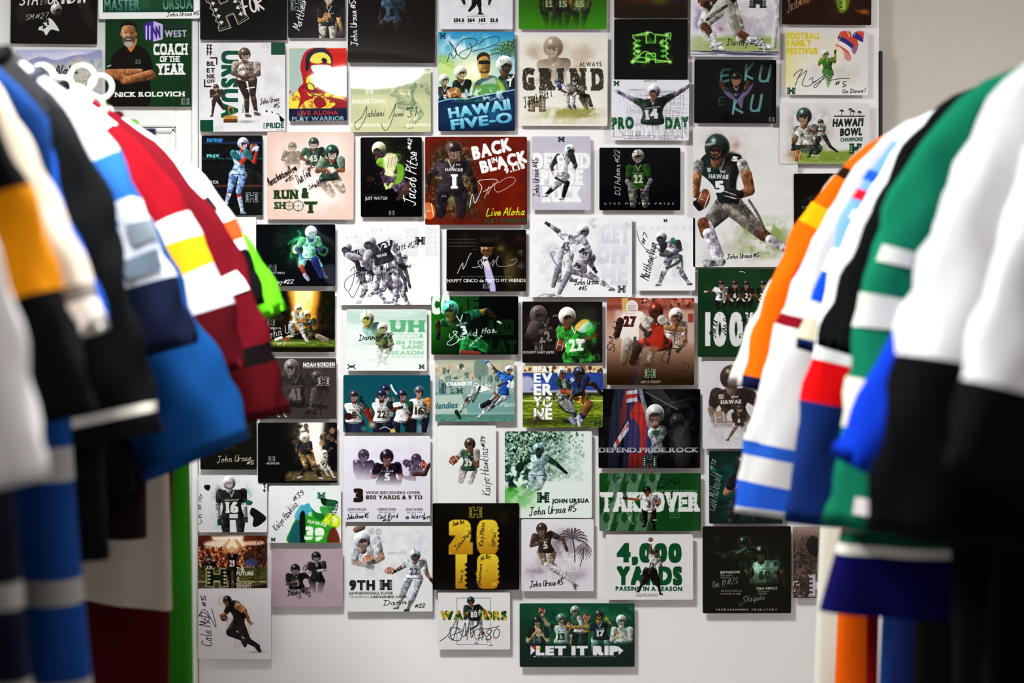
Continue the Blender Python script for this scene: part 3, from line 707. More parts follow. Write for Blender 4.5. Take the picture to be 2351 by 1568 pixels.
T('HAWAII', 551, 162, 581, 162, 4, '222', 1, .04, slab=.1); line([(567, 203), (584, 200)], 2.4, 'eee'); line([(564, 260), (572, 260)], 2, 'eee'); line([(583, 254), (590, 257)], 2, 'eee'); blob(566, 279, 22, 4, '555', .6)
man((496, 200, 7, 0), (486, 208, 508, 208), (491, 232, 503, 232), ((484, 222, 494, 218, 1), (511, 222, 500, 216, 1)), ((490, 242, 487, 264), (513, 248, 528, 250)), J='2a3a30', P='2c241e', K='6a5a50', H='4a4640', so='3a322c', sh='3a322c', gl='9a948e', tint=SEP, folds=.9, word=False)
rect(513, 268, 545, 281, '6a4a20'); rect(513, 270, 545, 272, 'c9a860'); rect(513, 277, 545, 279, '3a2410'); ell(529, 268, 16, 3.5, 'a8803a'); line('528 264 524 250 532 246 538 262', 2.4, '9a7a3a'); ell(526, 246, 3, 3, 'a8864a')
T('JOHN', 557, 240, 555, 258, 5, '12503a', 1, .02, it=.2); SG('John Ursua', 597, 240, 641, 232, 12, '141414', 1.3); SG('#5', 628, 248, 641, 247, 10, '141414', 1.5)
for s_ in ('609 255 614 253 613 258', '622 256 627 257 625 260', '633 260 641 262 640 264', '640 266 646 268 642 270', '643 268 652 274 650 280 643 278'): shape(s_, '1a1612')
T('PRIDE', 611, 295, 652, 294, 13, '0f4a30', 1, .05); T('ROCK', 604, 282, 604, 297, 5, '1a2a20', 1, .03); T('FOOTBALL', 635, 299.5, 652, 299.5, 2.6, '333', 1, .03)
poster(663, 109, 796, 278, '16203c', 'red, cream and blue stencil portrait print lettered LIVE ALOHA PLAY WARRIOR', rot=.5, lay=0)
rect(663, 109, 796, 249, '9fb0a8'); rect(730, 109, 796, 249, 'c9281c'); rect(663, 109, 797, 111, 'd8d090'); rect(663, 109, 665, 249, 'd8d090')
shape('664 250 668 220 690 205 700 200 720 215 745 212 780 220 796 236 797 250', 'e2cb4a', 1, .3); shape('684 205 700 190 705 215 720 225 700 232 684 250 690 222', 'a01f28'); shape('745 222 796 232 797 250 760 250 770 238', '8a1c26'); shape('720 230 736 222 750 240 730 248', '8a1c26')
shape('700 205 694 175 690 150 700 120 722 109 750 110 764 130 764 165 750 190 744 212 716 214', 'a8222c'); shape('702 160 704 126 724 111 748 112 762 130 762 150 756 140 735 128 714 136 710 158', '2a2233')
shape('712 140 720 124 742 120 757 130 760 146 745 142 730 146', 'e8d25a'); shape('738 136 746 133 752 140 745 146', '2a2233'); shape('716 150 758 150 760 166 740 172 722 168', 'dce0d8', 1, .4); shape('704 178 720 172 730 190 722 205 706 202', 'e2cb4a')
for s_ in ('700 200 716 208 742 206 760 196', '704 192 712 214 738 220 752 200', '694 202 712 190 730 214', '716 178 722 206 716 226'): line(s_, 2, '3a1420', .9)
mottle('8a1c26', .5, 8, .62, 12, (664, 205, 797, 250)); logoH(760, 234, 9, 7, '8a1c26', None, tri=None)
rect(663, 249, 797, 279, '15203e'); T('LIVE ALOHA', 683, 264.5, 776, 264, 10.5, 'c8342c', 1, .02); T('PLAY WARRIOR', 670, 277.5, 790, 277, 10, '9fb8b8', 1, .02)
poster(805, 158, 989, 303, 'b5b892', 'sage green print of a crouching ball carrier signed in black ink', rot=.25, lay=0)
vgrad(158, 'aab28c', 303, 'bfbc92'); blob(900, 200, 70, 18, '8f9a78', .7, .5); rect(806, 196, 990, 215, '98a280', .5, 3); smoke(800, 205, 1000, 290, 'd0cca0', .8, 26, .5, 3, 3); rect(806, 218, 886, 238, 'c9c59c', .4, 2)
SG_ = ('5f7462', 'a3a884', 'e3ddb4')
man((944, 176, 15, .3), (910, 198, 952, 194), (916, 238, 948, 242), ((900, 216, 928, 228, 1), (976, 196, 988, 226)), ((958, 252, 936, 286), (966, 262, 944, 288)), J='6a7a6a', P='b9b290', K='8a9078', H='7a8878', M='d8d4b0', N='31', sl='c9c4a0', so='e0dab0', gl='8a947a', ball=(934, 226, 11, 8, 20, '8a8468'), tint=SG_, folds=.9)
logoH(848, 208, 18, 16, 'c9c49c', 'e6e0bc', .7); T('JAHLANI TAVAI', 807, 237, 885, 237, 10, 'f0ecd8', 1, .045)
for x_ in list(range(945, 988, 6)): poly([(x_, 161), (x_ + 6, 166), (x_, 171)], 'e4e0c8')
for x_ in list(range(806, 895, 6)) + list(range(942, 988, 6)): poly([(x_, 282), (x_ + 6, 287), (x_, 292)], 'e4e0c8', .9)
line('826 274 834 262 842 244 840 266 832 284 820 298 814 284 830 270', 1.1, '121a14'); SG('ahlani', 842, 268, 882, 266, 15, '121a14', 1.2); line('893 272 900 258 908 240 902 268 894 290 884 300 874 284', 1.1, '121a14'); SG('avai', 904, 268, 926, 266, 12, '121a14', 1.2); SG('31', 932, 270, 954, 268, 22, '121a14', 1.3); SG('#', 932, 254, 942, 252, 7, '121a14', 1)
poster(1006, 73, 1182, 301, '3f8fb8', 'tropical print of a sunglassed man between helmets over HAWAII FIVE-0', rot=.2, lay=0)
vgrad(73, '2f86b4', 150, '9ccad0'); smoke(1000, 73, 1130, 140, 'e8f0f0', .9, 24, .5, 4); smoke(1100, 90, 1182, 140, 'dcecec', .7, 20, .55, 4); blob(1085, 165, 60, 45, 'f4e88a', 1); blob(1090, 160, 30, 30, 'fffce8', .95); blob(1020, 160, 30, 30, 'c8d85a', .7)
palm(1170, 130, 52, '2f4a1c', 1, None, 11, 1.6); palm(1186, 118, 40, '22381a', 1, None, 9, 1.6); palm(1016, 145, 30, '8aa82a', .8, None, 9, 1.2); palm(1165, 116, 34, '6a8a3a', .8, None, 9, 1)
man((1019, 182, 12, .6), (1006, 204, 1036, 204), (1008, 240, 1036, 240), (), (), J='1c2420', K='8a6a3a', H='d8d8c8', M='b0b09a', N='5', folds=.7, word=False)
man((1057, 166, 15, .6), (1044, 190, 1078, 188), (1044, 235, 1080, 235), (), (), J='1a2a1e', K='8a6a3a', H='e8e6d0', M='cfcca8', folds=.7, word=False)
man((1158, 148, 19, .7), (1150, 180, 1196, 178), (1150, 225, 1196, 225), (), (), J='1c2626', K='6a4a30', H='e8e8e0', M='2a2a24', folds=.7, NC='e8e8e8', logo='b0b8a8', word=False)
T('HAWAII', 1162, 188, 1182, 178, 5, 'e8e8e8', 1, .04); T('7', 1168, 200, 1178, 198, 18, 'e8e8e8', 1, .06); cap(1048, 195, 9, 1040, 222, 7, '1a2a1e'); ballp(1040, 212, 17, 11, -20, 'a0602a'); cap(1060, 220, 6, 1050, 208, 5, 'b98a50')
shape('1082 225 1092 190 1106 180 1118 174 1134 174 1150 184 1164 190 1172 225 1168 240 1080 240', '4a6a6a', 1, .5); smoke(1080, 180, 1172, 236, '26402a', .9, 12, .48, 6); shape('1104 194 1120 184 1138 180 1142 220 1104 226', 'c9d8c0', .7, 2); shape('1100 198 1140 194 1146 226 1096 230', '4a8a3a', .75, 2); shape('1140 180 1156 196 1160 214 1150 210', 'b9cc3a', .7, 1); shape('1092 196 1086 222 1094 224 1102 200', '8a9a3a', .7, 1)
cap(1111, 145, 16, 1112, 160, 13, 'c89a52'); shape('1096 140 1096 128 1108 120 1122 124 1126 140 1118 130 1104 131', '3a2a18', 1, .4); rect(1099, 139, 1125, 147, '1c1a14', 1, .4); shape('1104 160 1112 166 1120 160 1118 168 1106 168', '3a2a1a', .8, .6); line([(1107, 157), (1116, 157)], 1.6, '5a3020'); rect(1104, 168, 1122, 180, 'b5864a', .9, 1)
shape('1000 236 1030 226 1070 228 1110 220 1150 212 1190 206 1190 310 1000 310', '0c2a4a', 1, .4); line('1006 234 1035 227 1070 227 1110 219 1150 212 1184 206', 2.6, 'a9d0dc', .9, .8); smoke(1000, 200, 1190, 236, 'd8eef0', .8, 8, .55, 5)
smoke(1000, 235, 1190, 300, '1c5a80', .7, 26, .5, 3); vgrad(270, '06122a', 301, '06122a', 0, .5); rect(1050, 226, 1110, 236, '1c5a40', .5, 3)
T('HAWAII', 1031, 272, 1173, 251, 24, '5aa0b8', 1, .05, .03, c2='a8d8e4'); T('FIVE-O', 1036, 298, 1177, 280, 23, '4a90ac', 1, .05, .03, c2='8ac4d4')
for k_ in range(16): line([(1030 + k_ * 9, 270), (1044 + k_ * 9, 248)], .7, 'd8f0f4', .35)
logoH(1017, 82, 14, 13, '123038', None, tri='8ab8c8')
line('1027 142 1034 122 1042 134 1048 118 1036 100 1032 96 1052 128 1046 112 1062 92 1086 88 1096 96 1088 106 1058 120 1056 130 1070 134 1084 112 1078 98', 1.5, '14242c'); line('1084 118 1130 106 1148 92 1140 84 1114 90 1100 102', 1.4, '14242c')
poster(1193, 83, 1395, 289, 'dcd4c8', 'sepia print of a tackle across the big word GRIND', rot=-.2, lay=0)
smoke(1190, 90, 1400, 190, 'b8a490', .9, 34, .5, 3.5); smoke(1190, 95, 1300, 200, '9a8270', .6, 26, .52, 4); mottle('efe8dc', .4, 40)
man((1270, 108, 23, -.35), (1240, 146, 1302, 142), (1240, 200, 1300, 200), (), (), J='6a5a4a', K='8a7260', H='7a6a5c', M='a89684', folds=.8, tint=('4a3c30', '9a8674', 'e6dcd0'), fade=(135, 205), al=.85)
vgrad(230, 'dcd4c8', 289, 'dcd4c8', 0, .35)
SLB = dict(wt=.075, slab=.05)
for ch_, a_, b_ in (('G', 1200, 1227), ('R', 1240, 1273), ('I', 1284, 1296), ('N', 1310, 1345), ('D', 1359, 1387)): T(ch_, a_, 207, b_, 206, 50, '3a3224', .95, rough=.22, c2='2a2a20', **SLB)
T('ALWAYS', 1330, 153, 1381, 152, 10, '4a4030', 1, .04, gap=.12)
man((1281, 188, 8, -.3), (1284, 198, 1312, 196), (1302, 218, 1316, 218), ((1290, 208, 1298, 212, 1), (1318, 208, 1300, 216)), ((1304, 240, 1318, 260), (1316, 238, 1324, 258)), J='ddd6ce', P='d6cec6', K='7a5a40', H='4a5260', sl='3a4a80', so='2a3a78', folds=.7, word=False)
man((1320, 186, 9, -.4), (1318, 204, 1336, 202), (1336, 226, 1348, 222), ((1316, 212, 1302, 216, 1), (1340, 212, 1322, 216, 1)), ((1346, 246, 1352, 262), (1356, 240, 1360, 246)), J='3a3a2c', P='6a624c', K='5a442c', H='4a4636', so='4a4636', gl='d0c8b8', folds=.8, word=False, sl='8a8270')
smoke(1230, 244, 1395, 276, '8f8a50', .95, 18, .42, 4); blob(1315, 268, 50, 6, '6a6a34', .5, .6); smoke(1193, 260, 1395, 289, 'b0a880', .6, 20, .5)
logoH(1233, 239, 42, 36, '7a6f58', '4a4434', 1, 'dcd4c8'); SG('Jacob Pitt l', 1203, 247, 1268, 222, 20, '101010', 1.5, 1, .3, .4)
poster(1410, 44, 1579, 183, '050604', 'black print with a glowing neon green zigzag letter H', rot=0, lay=0)
blob(1494, 120, 52, 36, '1c4a0a', .8, .6); smoke(1440, 72, 1550, 160, '4aa81c', .55, 12, .58, 5)
logoH(1494, 111, 84, 66, '0c200a', '8ae84a', 1.6, '4ab82a'); logoH(1494, 111, 80, 62, None, 'c8ff9a', .6, None)
for s_ in ('1452 144 1480 118 1500 130', '1450 142 1470 132 1496 136 1540 142', '1460 80 1490 74 1500 78', '1530 78 1540 76 1538 92'): line(s_, 2.6, '7aea3a', .8, 1.4); line(s_, .8, 'e8ffd0', .9)
for x_, y_ in ((1461, 104), (1465, 119), (1488, 138), (1486, 76), (1518, 98), (1530, 108), (1452, 142), (1538, 142), (1530, 80)): blob(x_, y_, 6, 6, 'c8ff9a', .9)
shape('1477 116 1484 100 1510 100 1512 108 1500 112', '060a05', .7, 1); streaks(1470, 130, 1500, 152, '8aea4a', .5, n=14)
poster(1404, 183, 1582, 322, 'd8d4da', 'white sketch print PRO DAY of a player with spread arms', rot=-.4, lay=1)
streaks(1420, 200, 1570, 300, '3a3440', .55, True, 130, .7); streaks(1440, 205, 1550, 290, '2a2430', .6, False, 90, .7); streaks(1404, 265, 1582, 306, '1f2a24', .7, True, 120, .8)
smoke(1450, 200, 1540, 290, 'a9a2b0', .6, 14, .5, 5)
man((1501, 208, 15, -.3), (1472, 236, 1526, 228), (1478, 284, 1518, 284), ((1448, 226, 1420, 212), (1554, 214, 1586, 194)), (), J='26352c', K='8a6a5a', H='c9c4cc', M='6a4a40', N='14', NC='cfc8d4', sl='2f4a3a', gl='8a8490', cuff='9a90a8', folds=1.0)
for dx_ in (-2, 1): line([(1474, 240), (1448, 228 + dx_), (1428, 214)], 1.2, '3a3050', .6); line([(1526, 240 + dx_), (1554, 218), (1582, 194)], 1.2, '3a3050', .6)
T('PRO', 1405, 297, 1456, 295, 27, '12502a', 1, .07, rough=.25); T('DAY', 1528, 296, 1582, 294, 27, '12502a', 1, .07, rough=.25)
for y_, xs_ in ((312.5, (('MARCUS KEMP', 1432), ('DAMIEN PACKER', 1459), ('DELMAR BUTLER', 1486), ('JALEN ROGERS', 1513), ('DANIEL WHITE', 1540))), (316, (('GARCIA WILLIAMS', 1405), ('KALEI LETOTO', 1444), ('LEO KOLOAMATANGI', 1470), ('MAKANI KEMA', 1502), ('CONNOR STEVENS', 1548))), (319.5, (('MARCUS KEMP', 1432), ('PAUL HARRIS', 1456), ('DAKOTA SANCHEZ', 1480), ('RJ HOLLIS', 1512), ('DAMIEN MAGNEY', 1534)))):
    for s_, x_ in xs_: T(s_, x_, y_, x_ + 22, y_, 2.2, '1a1a1a', .85, .04)
T('MARCH 20, 2017', 1478, 188, 1508, 187.5, 3.4, '14241a', 1, .05); logoH(1415, 192, 14, 12, '12402a', None, tri='c8d8c8')
poster(1594, 137, 1782, 283, '060608', 'black print of a player splitting his jersey under E KU brush strokes', rot=-.35, lay=0)
for s_, g_ in (('E', (1650, 188, 1674, 184, 24)), ('K', (1706, 184, 1728, 180, 34)), ('U', (1736, 188, 1764, 186, 36)), ('K', (1676, 262, 1706, 258, 44)), ('U', (1716, 256, 1744, 254, 36)), ('E', (1646, 242, 1662, 240, 16))): SG(s_, *g_, '6a9a94' if s_ != 'E' or g_[0] < 1648 else '4a7a74', 5.5 if g_[4] > 20 else 3, .85 if g_[0] > 1648 else .35, .25)
vgrad(137, '060608', 175, '060608', .75, 0)
shape('1652 192 1664 200 1682 206 1692 218 1698 206 1720 198 1730 190 1722 210 1708 226 1704 250 1690 232 1676 226 1662 212', '6a6080', .9, 1); shape('1676 206 1690 222 1704 206 1700 218 1692 228 1682 218', '0a0810', .9, .6)
man((1690, 180, 14, 0), (1672, 206, 1708, 206), (1680, 214, 1700, 214), (), (), J='0a0a0c', K='6a4230', H='1a1614', M='b08a6a', folds=.5, word=False, al=.95)
for x_ in (1656, 1718): cap(x_, 190, 5, x_ + (6 if x_ < 1690 else -6), 204, 5, '5a3a28'); 
streaks(1660, 196, 1720, 250, 'a098b8', .35, True, 20); logoH(1772, 274, 13, 11, '202428', '8a9494', .6)
poster(1804, 71, 1993, 218, 'd8d2cc', 'cream print FOOTBALL FAMILY FESTIVUS of a player waving a striped flag', rot=-.4, lay=0)
hgrad(1804, 'e0cc6a', 1870, 'd8d2cc', .8, 0); smoke(1800, 70, 1960, 170, 'e6dcb8', .8, 30, .5); smoke(1850, 140, 1990, 215, 'c0b4a8', .6, 20, .52, 4); vgrad(170, 'e2dcd8', 218, 'e8e4e0', 0, .8); blob(1885, 100, 20, 14, 'e0c8b8', .7)
for s_, x1_, y_ in (('FOOTBALL', 1883, 90), ('FAMILY', 1863, 107), ('FESTIVUS', 1877, 125)): T(s_, 1806, y_ + .4, x1_, y_ - .6, 15, 'd8b42a', 1, .07, .04, c2='ceba4a')
shape('1929 73 1950 72 1956 84 1966 72 1982 72 1980 94 1968 88 1970 105 1962 124 1953 112 1954 96 1946 112 1954 132 1948 140 1939 132 1936 116 1924 106 1918 106 1924 92', 'c4533a', 1, .3, 1)
shape('1926 82 1946 92 1960 104 1958 112 1940 100 1924 90', '3a3078', 1, .3); shape('1958 84 1980 96 1978 84 1962 74', '3a3078', 1, .3); shape('1922 92 1940 100 1955 112 1950 118 1934 108 1920 100', 'e6dcd8', 1, .3); shape('1955 112 1962 124 1968 108 1962 104', '8070a0', .8, .6); line([(1945, 73), (1950, 84)], 1.6, 'eee'); line([(1958, 73), (1962, 80)], 1.6, 'eee'); shape('1936 116 1946 122 1954 134 1948 140 1940 132', 'd09a90', .8, .6)
line([(1902, 172), (1930, 80)], 1.6, 'b8a050')
man((1894, 123, 9, .5), (1886, 138, 1910, 136), (1892, 168, 1910, 170), ((1880, 148, 1884, 140), (1916, 142, 1917, 120, 1)), (), J='4a7a1e', K='a89a48', H='d8d4b0', M='8a8a5a', sl='6a8a2a', gl='2f4a1c', folds=.8, word=False)
shape('1888 160 1912 160 1912 175 1904 196 1900 200 1896 180 1890 172', '4a7a3a', .7, 2)
line('1822 176 1830 166 1842 160 1832 180 1826 198', 1.4, '101010'); line('1834 178 1852 162 1848 176 1842 194 1856 198 1872 186', 1.4, '101010'); line('1858 184 1866 178 1868 190 1894 172 1874 200 1870 196 1896 178 1914 170 1902 184 1930 180 1950 180', 1.4, '101010')
SG('#', 1918, 196, 1928, 194, 9, '101010', 1.5); SG('5', 1932, 200, 1943, 198, 11, '101010', 1.6); SG('Go Dows!', 1932, 214, 1986, 211, 9, '101010', 1.4); logoH(1817, 209, 20, 15, '1c4a30', '2a3a30', .6, 'd8d8d0')
poster(1790, 237, 1997, 376, 'd2ccca', "grey print HAWAI'I BOWL CHAMPIONS of a kneeling quarterback and a runner", rot=-.15, lay=1)
smoke(1800, 240, 1920, 380, '9a908a', .8, 16, .5, 5); blob(1815, 355, 16, 16, 'b03a3a', .5, .6); blob(1862, 256, 14, 12, 'e4e0dc', .8, .5); smoke(1800, 340, 2000, 376, '7a8a3a', 1, 22, .34, 5); grass(1830, 355, 1950, 376, '6a7a30', '8f9a50', .7)
man((1846, 266, 18, -.3), (1832, 300, 1870, 296), (1834, 334, 1866, 334), ((1824, 320, 1822, 334), (1880, 318, 1876, 330)), ((1874, 346, 1848, 350, 1), (1880, 340, 1850, 348, 1)), J='c2bcb4', P='5a6a54', K='a07048', H='3a4a44', M='8a8a80', N=None, NC='2a3a2a', sl='8a8a80', gl='22282a', folds=.9)
ell(1840, 337, 10, 22, '5a6a54', .0)
man((1884, 281, 7, 0), (1876, 292, 1892, 292), (1880, 312, 1892, 312), ((1872, 304, 1862, 300, 1), (1892, 302, 1878, 300, 1)), ((1870, 334, 1858, 358), (1906, 336, 1920, 346)), J='d8d4cc', P='3a3a3a', K='7a4a30', H='3a3a38', so='2a2a2a', sh='2a2a2a', sl='4a6a4a', ball=(1858, 300, 5, 6, 0), folds=.8, word=False)
ballp(1831, 357, 9, 14, 10, '8a5a30'); rect(1914, 265.5, 1985, 268, '1a1a1a')
for x_, h_ in ((1932, 11), (1952, 14), (1958, 10), (1973, 8)): palm(x_, 266 - h_, 5, '26282a', 1, (x_, 266), 9, .7)
T("HAWAI'I", 1911, 291, 1981, 289, 18, '161616', 1, .06, .04, .12); T('BOWL', 1928, 312, 1979, 310, 17, '161616', 1, .06, .04, .12); T('CHAMPIONS', 1929, 325, 1980, 323.5, 9, '1c4a2c', 1, .05, .04, .1); logoH(1964, 341, 29, 24, '164a30', '2a3a30', .9)
# ---- third row
poster(463, 311, 603, 494, '111214', 'black print of a blue-lit receiver catching a ball, DEFEND PRIDE ROCK', rot=.05, lay=0)
for y_, c_ in ((328, '2a4a80'), (364, '2a6a6a'), (427, '9a4a40')): rect(463, y_ - 3, 604, y_ + 3, c_, .35, 2); rect(498, y_ - .4, 604, y_ + .4, c_, .9); rect(463, y_ + 4, 604, y_ + 12, '04050a', .5)
T('DEFEND', 475, 326, 512, 326, 8, '3f9ade', 1, .06); T('PRIDE', 475, 361.5, 504, 361.5, 7.5, '7ad8d0', 1, .06); T('ROCK', 474, 421.5, 502, 421.5, 7, 'e0dcd8', 1, .06)
man((558, 329, 13, .2), (536, 352, 566, 350), (536, 400, 558, 402), ((556, 374, 582, 344, 1), (584, 372, 590, 344, 1)), ((528, 438, 520, 464), (548, 440, 556, 486)), J='9ab4e0', P='8aa8e0', K='b8402c', H='b8bccc', M='e0e4f0', sl='3a8088', gl='c0c8dc', so='c8d4f4', sh='b0bce0', ball=(582, 338, 10, 9, 0, '6a2c28'), folds=1.0, word=False)
logoH(578, 453, 28, 22, '26282a', 'c0c4c0', .8); line('482 372 492 352 500 380 484 366', 1.3, '050507'); SG('l lo', 484, 428, 506, 366, 12, '050507', 1.2, 1, .3, .8); SG('#7', 514, 344, 520, 324, 8, '050507', 1.2); line('496 372 510 346 518 366 506 352 524 370', 1.3, '050507')
poster(613, 303, 812, 504, 'd6b2a4', 'peach print RUN & SHOOT of three running players with autographs', rot=-.2, lay=0)
smoke(613, 303, 812, 504, 'ecd8ce', 1, 50, .42, 3); smoke(630, 330, 790, 470, 'f2e4dc', .8, 34, .46, 3); blob(760, 340, 50, 50, 'f0e0d8', .6)
GT = ('1c2a20', '7d7264', 'e4d2c4')
man((671, 337, 10, 0), (655, 352, 684, 352), (660, 376, 682, 376), ((648, 366, 662, 372, 1), (690, 364, 680, 372, 1)), ((662, 396, 660, 410, 1), (680, 396, 682, 410, 1)), J='5a5a50', P='c0a898', K='8a6a58', H='4a5048', tint=('4a4840', '9a8a7c', 'e4d2c4'), fade=(368, 405), al=.85, folds=.8, word=False)
man((720, 328, 12, 0), (701, 346, 738, 344), (706, 378, 732, 378), ((690, 360, 706, 372, 1), (744, 364, 730, 372)), ((706, 400, 706, 416, 1), (728, 400, 730, 416, 1)), J='3a5244', P='c0a898', K='8a6248', H='3a4a40', N='45', NC='c8c4b4', sl='4a6a58', fade=(372, 412), al=.95, folds=.8, word=False)
man((762, 349, 16, .1), (740, 372, 782, 368), (738, 414, 770, 412), ((728, 392, 756, 388, 1), (786, 390, 768, 392, 1)), ((762, 446, 774, 470, 1), (786, 436, 800, 452, 1)), J='2f4438', P='c9b4a2', K='9a6448', H='2f4a40', N=None, NC='b8c0b0', sl='8a9a88', gl='d8c8bc', ball=(757, 392, 12, 8, 0, '6a4634'), fade=(420, 478), folds=.8, word=False)
SG('Marcus Armstrong Brown', 618, 428, 682, 390, 17, '120e0c', 1.5, 1, .2, .7); SG('#85', 656, 420, 674, 411, 8, '120e0c', 1.4); SG('Dwu Faur', 684, 424, 716, 402, 20, '120e0c', 1.3, 1, .3, .7); SG('#45', 708, 394, 724, 382, 8, '120e0c', 1.4); SG('John Ursua', 710, 436, 746, 414, 9, '120e0c', 1.3); SG('#5', 724, 432, 734, 427, 6, '120e0c', 1.3)
T('RUN', 629, 457, 684, 457, 20, '2a4020', 1, .07, slab=.07); poly([(629, 438), (680, 433), (684, 438)], '2a4020', .35); T('&', 692, 455, 709, 455, 24, '2a4020', 1, .08)
T('SH', 630, 480, 655, 480, 16, '2a4020', 1, .06, slab=.1); T('T', 700, 489, 727, 489, 26, '2a4020', 1, .08, slab=.1)
for x_, r_ in ((664, 9.5), (685, 11.5)):
    q_ = [(x_ + r_ * math.cos(t * .2618), 473 + r_ * math.sin(t * .2618)) for t in range(25)]; line(q_, 1.6, '2a4020'); line([(x_ - r_ - 3, 473), (x_ + r_ + 3, 473)], .9, '2a4020'); line([(x_, 473 - r_ - 3), (x_, 473 + r_ + 3)], .9, '2a4020')
poster(828, 315, 969, 498, '070606', 'black print JUST WATCH of a glowing hunched player, white script autograph', rot=.2, lay=0)
blob(870, 338, 26, 24, 'c8a850', .55, .5); blob(905, 370, 30, 30, '7a9a2a', .6, .6)
man((870, 342, 16, -.6), (874, 372, 912, 362), (890, 404, 914, 410), ((926, 400, 900, 424, 1), (878, 400, 886, 424)), ((916, 436, 906, 450, 1), (930, 430, 910, 452, 1)), J='d0cca0', P='6a5470', K='5a3a50', H='e6dcb0', M='3a3228', sl='7ab82a', gl='b8bc7a', folds=1.1, word=False)
shape('888 352 912 358 906 392 890 398 880 376', 'e8e4b8', .8, 2); for_ = [line([(893 + k * 4, 362 - k), (890 + k * 4, 384)], 1.4, 'b8842a' if k % 2 else '5a4a7a', .7) for k in range(5)]
shape('912 376 928 384 924 414 904 424 912 404', '74b428', .8, 1.5); blob(872, 374, 14, 12, '7a4a80', .5, .6); splat(900, 350, 50, 40, 50, 'd8c88a', .6); shape('936 416 946 408 936 446 908 460', '6a4a3a', .6, 1.5); ell(851, 411, 10, 7, '2a1612'); splat(880, 420, 40, 24, 24, 'a8b8a0', .6)
T('IF THEY SAY WE CANT WE SAY', 831, 449, 875, 448.5, 2.4, 'b8a8a0', .7, .02); T('JUST WATCH', 838, 459, 889, 458.5, 7.5, 'ece8e4', 1, .04); logoH(899, 489, 13, 10, '1c2a1c', '8a9a84', .6)
SG('Jacob Pitse', 952, 474, 958, 350, 26, 'f2f2f2', 2, 1, .35, .5); SG('#42', 944, 344, 946, 320, 9, 'f2f2f2', 1.6)
poster(976, 314, 1210, 516, '6a1a0a', 'rust red print BACK IN BLACK of player number 1 in black', rot=.05, lay=0)
mottle('541206', .6, 40); smoke(976, 314, 1100, 516, '2a2416', 1, 26, .38, 5); smoke(1000, 314, 1090, 500, '7a7250', .9, 9, .55, 7); smoke(976, 330, 1110, 516, 'a8a480', .6, 6, .62, 9); smoke(1060, 440, 1130, 516, '2a2a16', .9, 20, .4)
man((1042, 344, 20, 0), (1010, 380, 1066, 378), (1016, 438, 1058, 440), ((986, 404, 980, 430), (1086, 414, 1094, 450)), ((1012, 490, 1010, 540, 1), (1058, 492, 1060, 540, 1)), J='3a2f34', P='2f2630', K='6a4a40', H='352826', M='8a7468', sl='3a2f34', gl='4a3a32', cuff='2a2020', N=None, NC='d8d4d0', folds=.6, word=False)
T('HAWAII', 1022, 392.5, 1062, 393, 7, 'dcd8d4', 1, .04, slab=.12); T('1', 1038, 432, 1048, 432, 32, 'e6e2de', 1, .07, slab=.1); ua(1052, 378, 8, 'c8c0bc'); ua(1019, 449, 9, 'e0dcd8'); rect(1012, 440, 1060, 450, '1a1418', .7); blob(1056, 492, 16, 22, '4a1410', .8, .4)
ell(1030, 336, 7, 12, 'b8a090', .3, 20, 2); ballp(984, 484, 15, 20, -10, 'b8602a', 'f0e0d0')
T('BACK', 1087, 367, 1175, 345, 30, 'e6e0de', 1, .06, .05, rough=.13, it=.05); T('BLACK', 1106, 398, 1212, 372, 28, 'e6e0de', 1, .06, .05, rough=.13); T('IN', 1130, 375, 1143, 372, 13, 'e6e0de', 1, .05, out='5a1408', ow=1); T('9.1.18', 1160, 399, 1206, 386, 13, 'e6e0de', 1, .06, .12, rough=.1)
line('1078 476 1084 446 1090 466 1098 452 1106 430 1098 416 1118 412 1138 412 1140 420 1110 440', 1.5, 'd8d4dc'); line('1112 456 1122 428 1120 446 1134 420 1136 436 1148 440 1180 420 1180 408 1164 408 1144 420', 1.3, 'c8a098')
SG('Live Aloha', 1114, 495, 1204, 493, 17, 'b4cc2a', 2.2, 1, .3); T('PLAY WARRIOR', 1112, 513, 1209, 513, 13, '2a4a34', .85, .06)
poster(1221, 313, 1356, 482, 'b3acb8', 'lavender grey print of a kneeling receiver over pale DEFEND PRIDE ROCK', rot=.1, lay=0)
smoke(1221, 330, 1356, 482, 'cac4ce', .9, 24, .5, 4); smoke(1230, 330, 1300, 400, '9c94a2', .6, 14, .55, 5)
for s_, y_, a_, b_ in (('DEFEND', 386, 1223, 1355), ('PRIDE', 424, 1241, 1338), ('ROCK', 463, 1245, 1333)): T(s_, a_, y_, b_, y_, 35, 'e2e0dc', 1, .08, .06, slab=.04, rough=.12)
man((1308, 344, 12, .5), (1282, 360, 1312, 358), (1280, 404, 1298, 404), ((1266, 382, 1270, 396), (1322, 380, 1318, 390, 1)), ((1302, 420, 1292, 452), (1272, 430, 1254, 446)), J='d8d4d8', P='cfcacc', K='4a3a38', H='e4e2e6', M='2a2428', sl='2a3230', so='1a1c1e', sh='e4e2e6', gl='d0ccd0', N=None, folds=.8, word=False, logo='2a4a3a')
line('1276 408 1290 416 1304 420', 5, '22382c'); cap(1302, 420, 6, 1294, 450, 4, '18191c'); logoH(1289, 320, 16, 12, '16241c', None, tri='b3acb8'); splat(1290, 420, 60, 55, 60, 'e8e6ea', .5)
SG('John Ursua #45', 1238, 452, 1234, 364, 13, '101010', 1.5, 1, .15)
poster(1376, 339, 1562, 483, '07060a', 'black print EYES ON THE PRIZE of green jersey number 22', rot=-.05, lay=0)
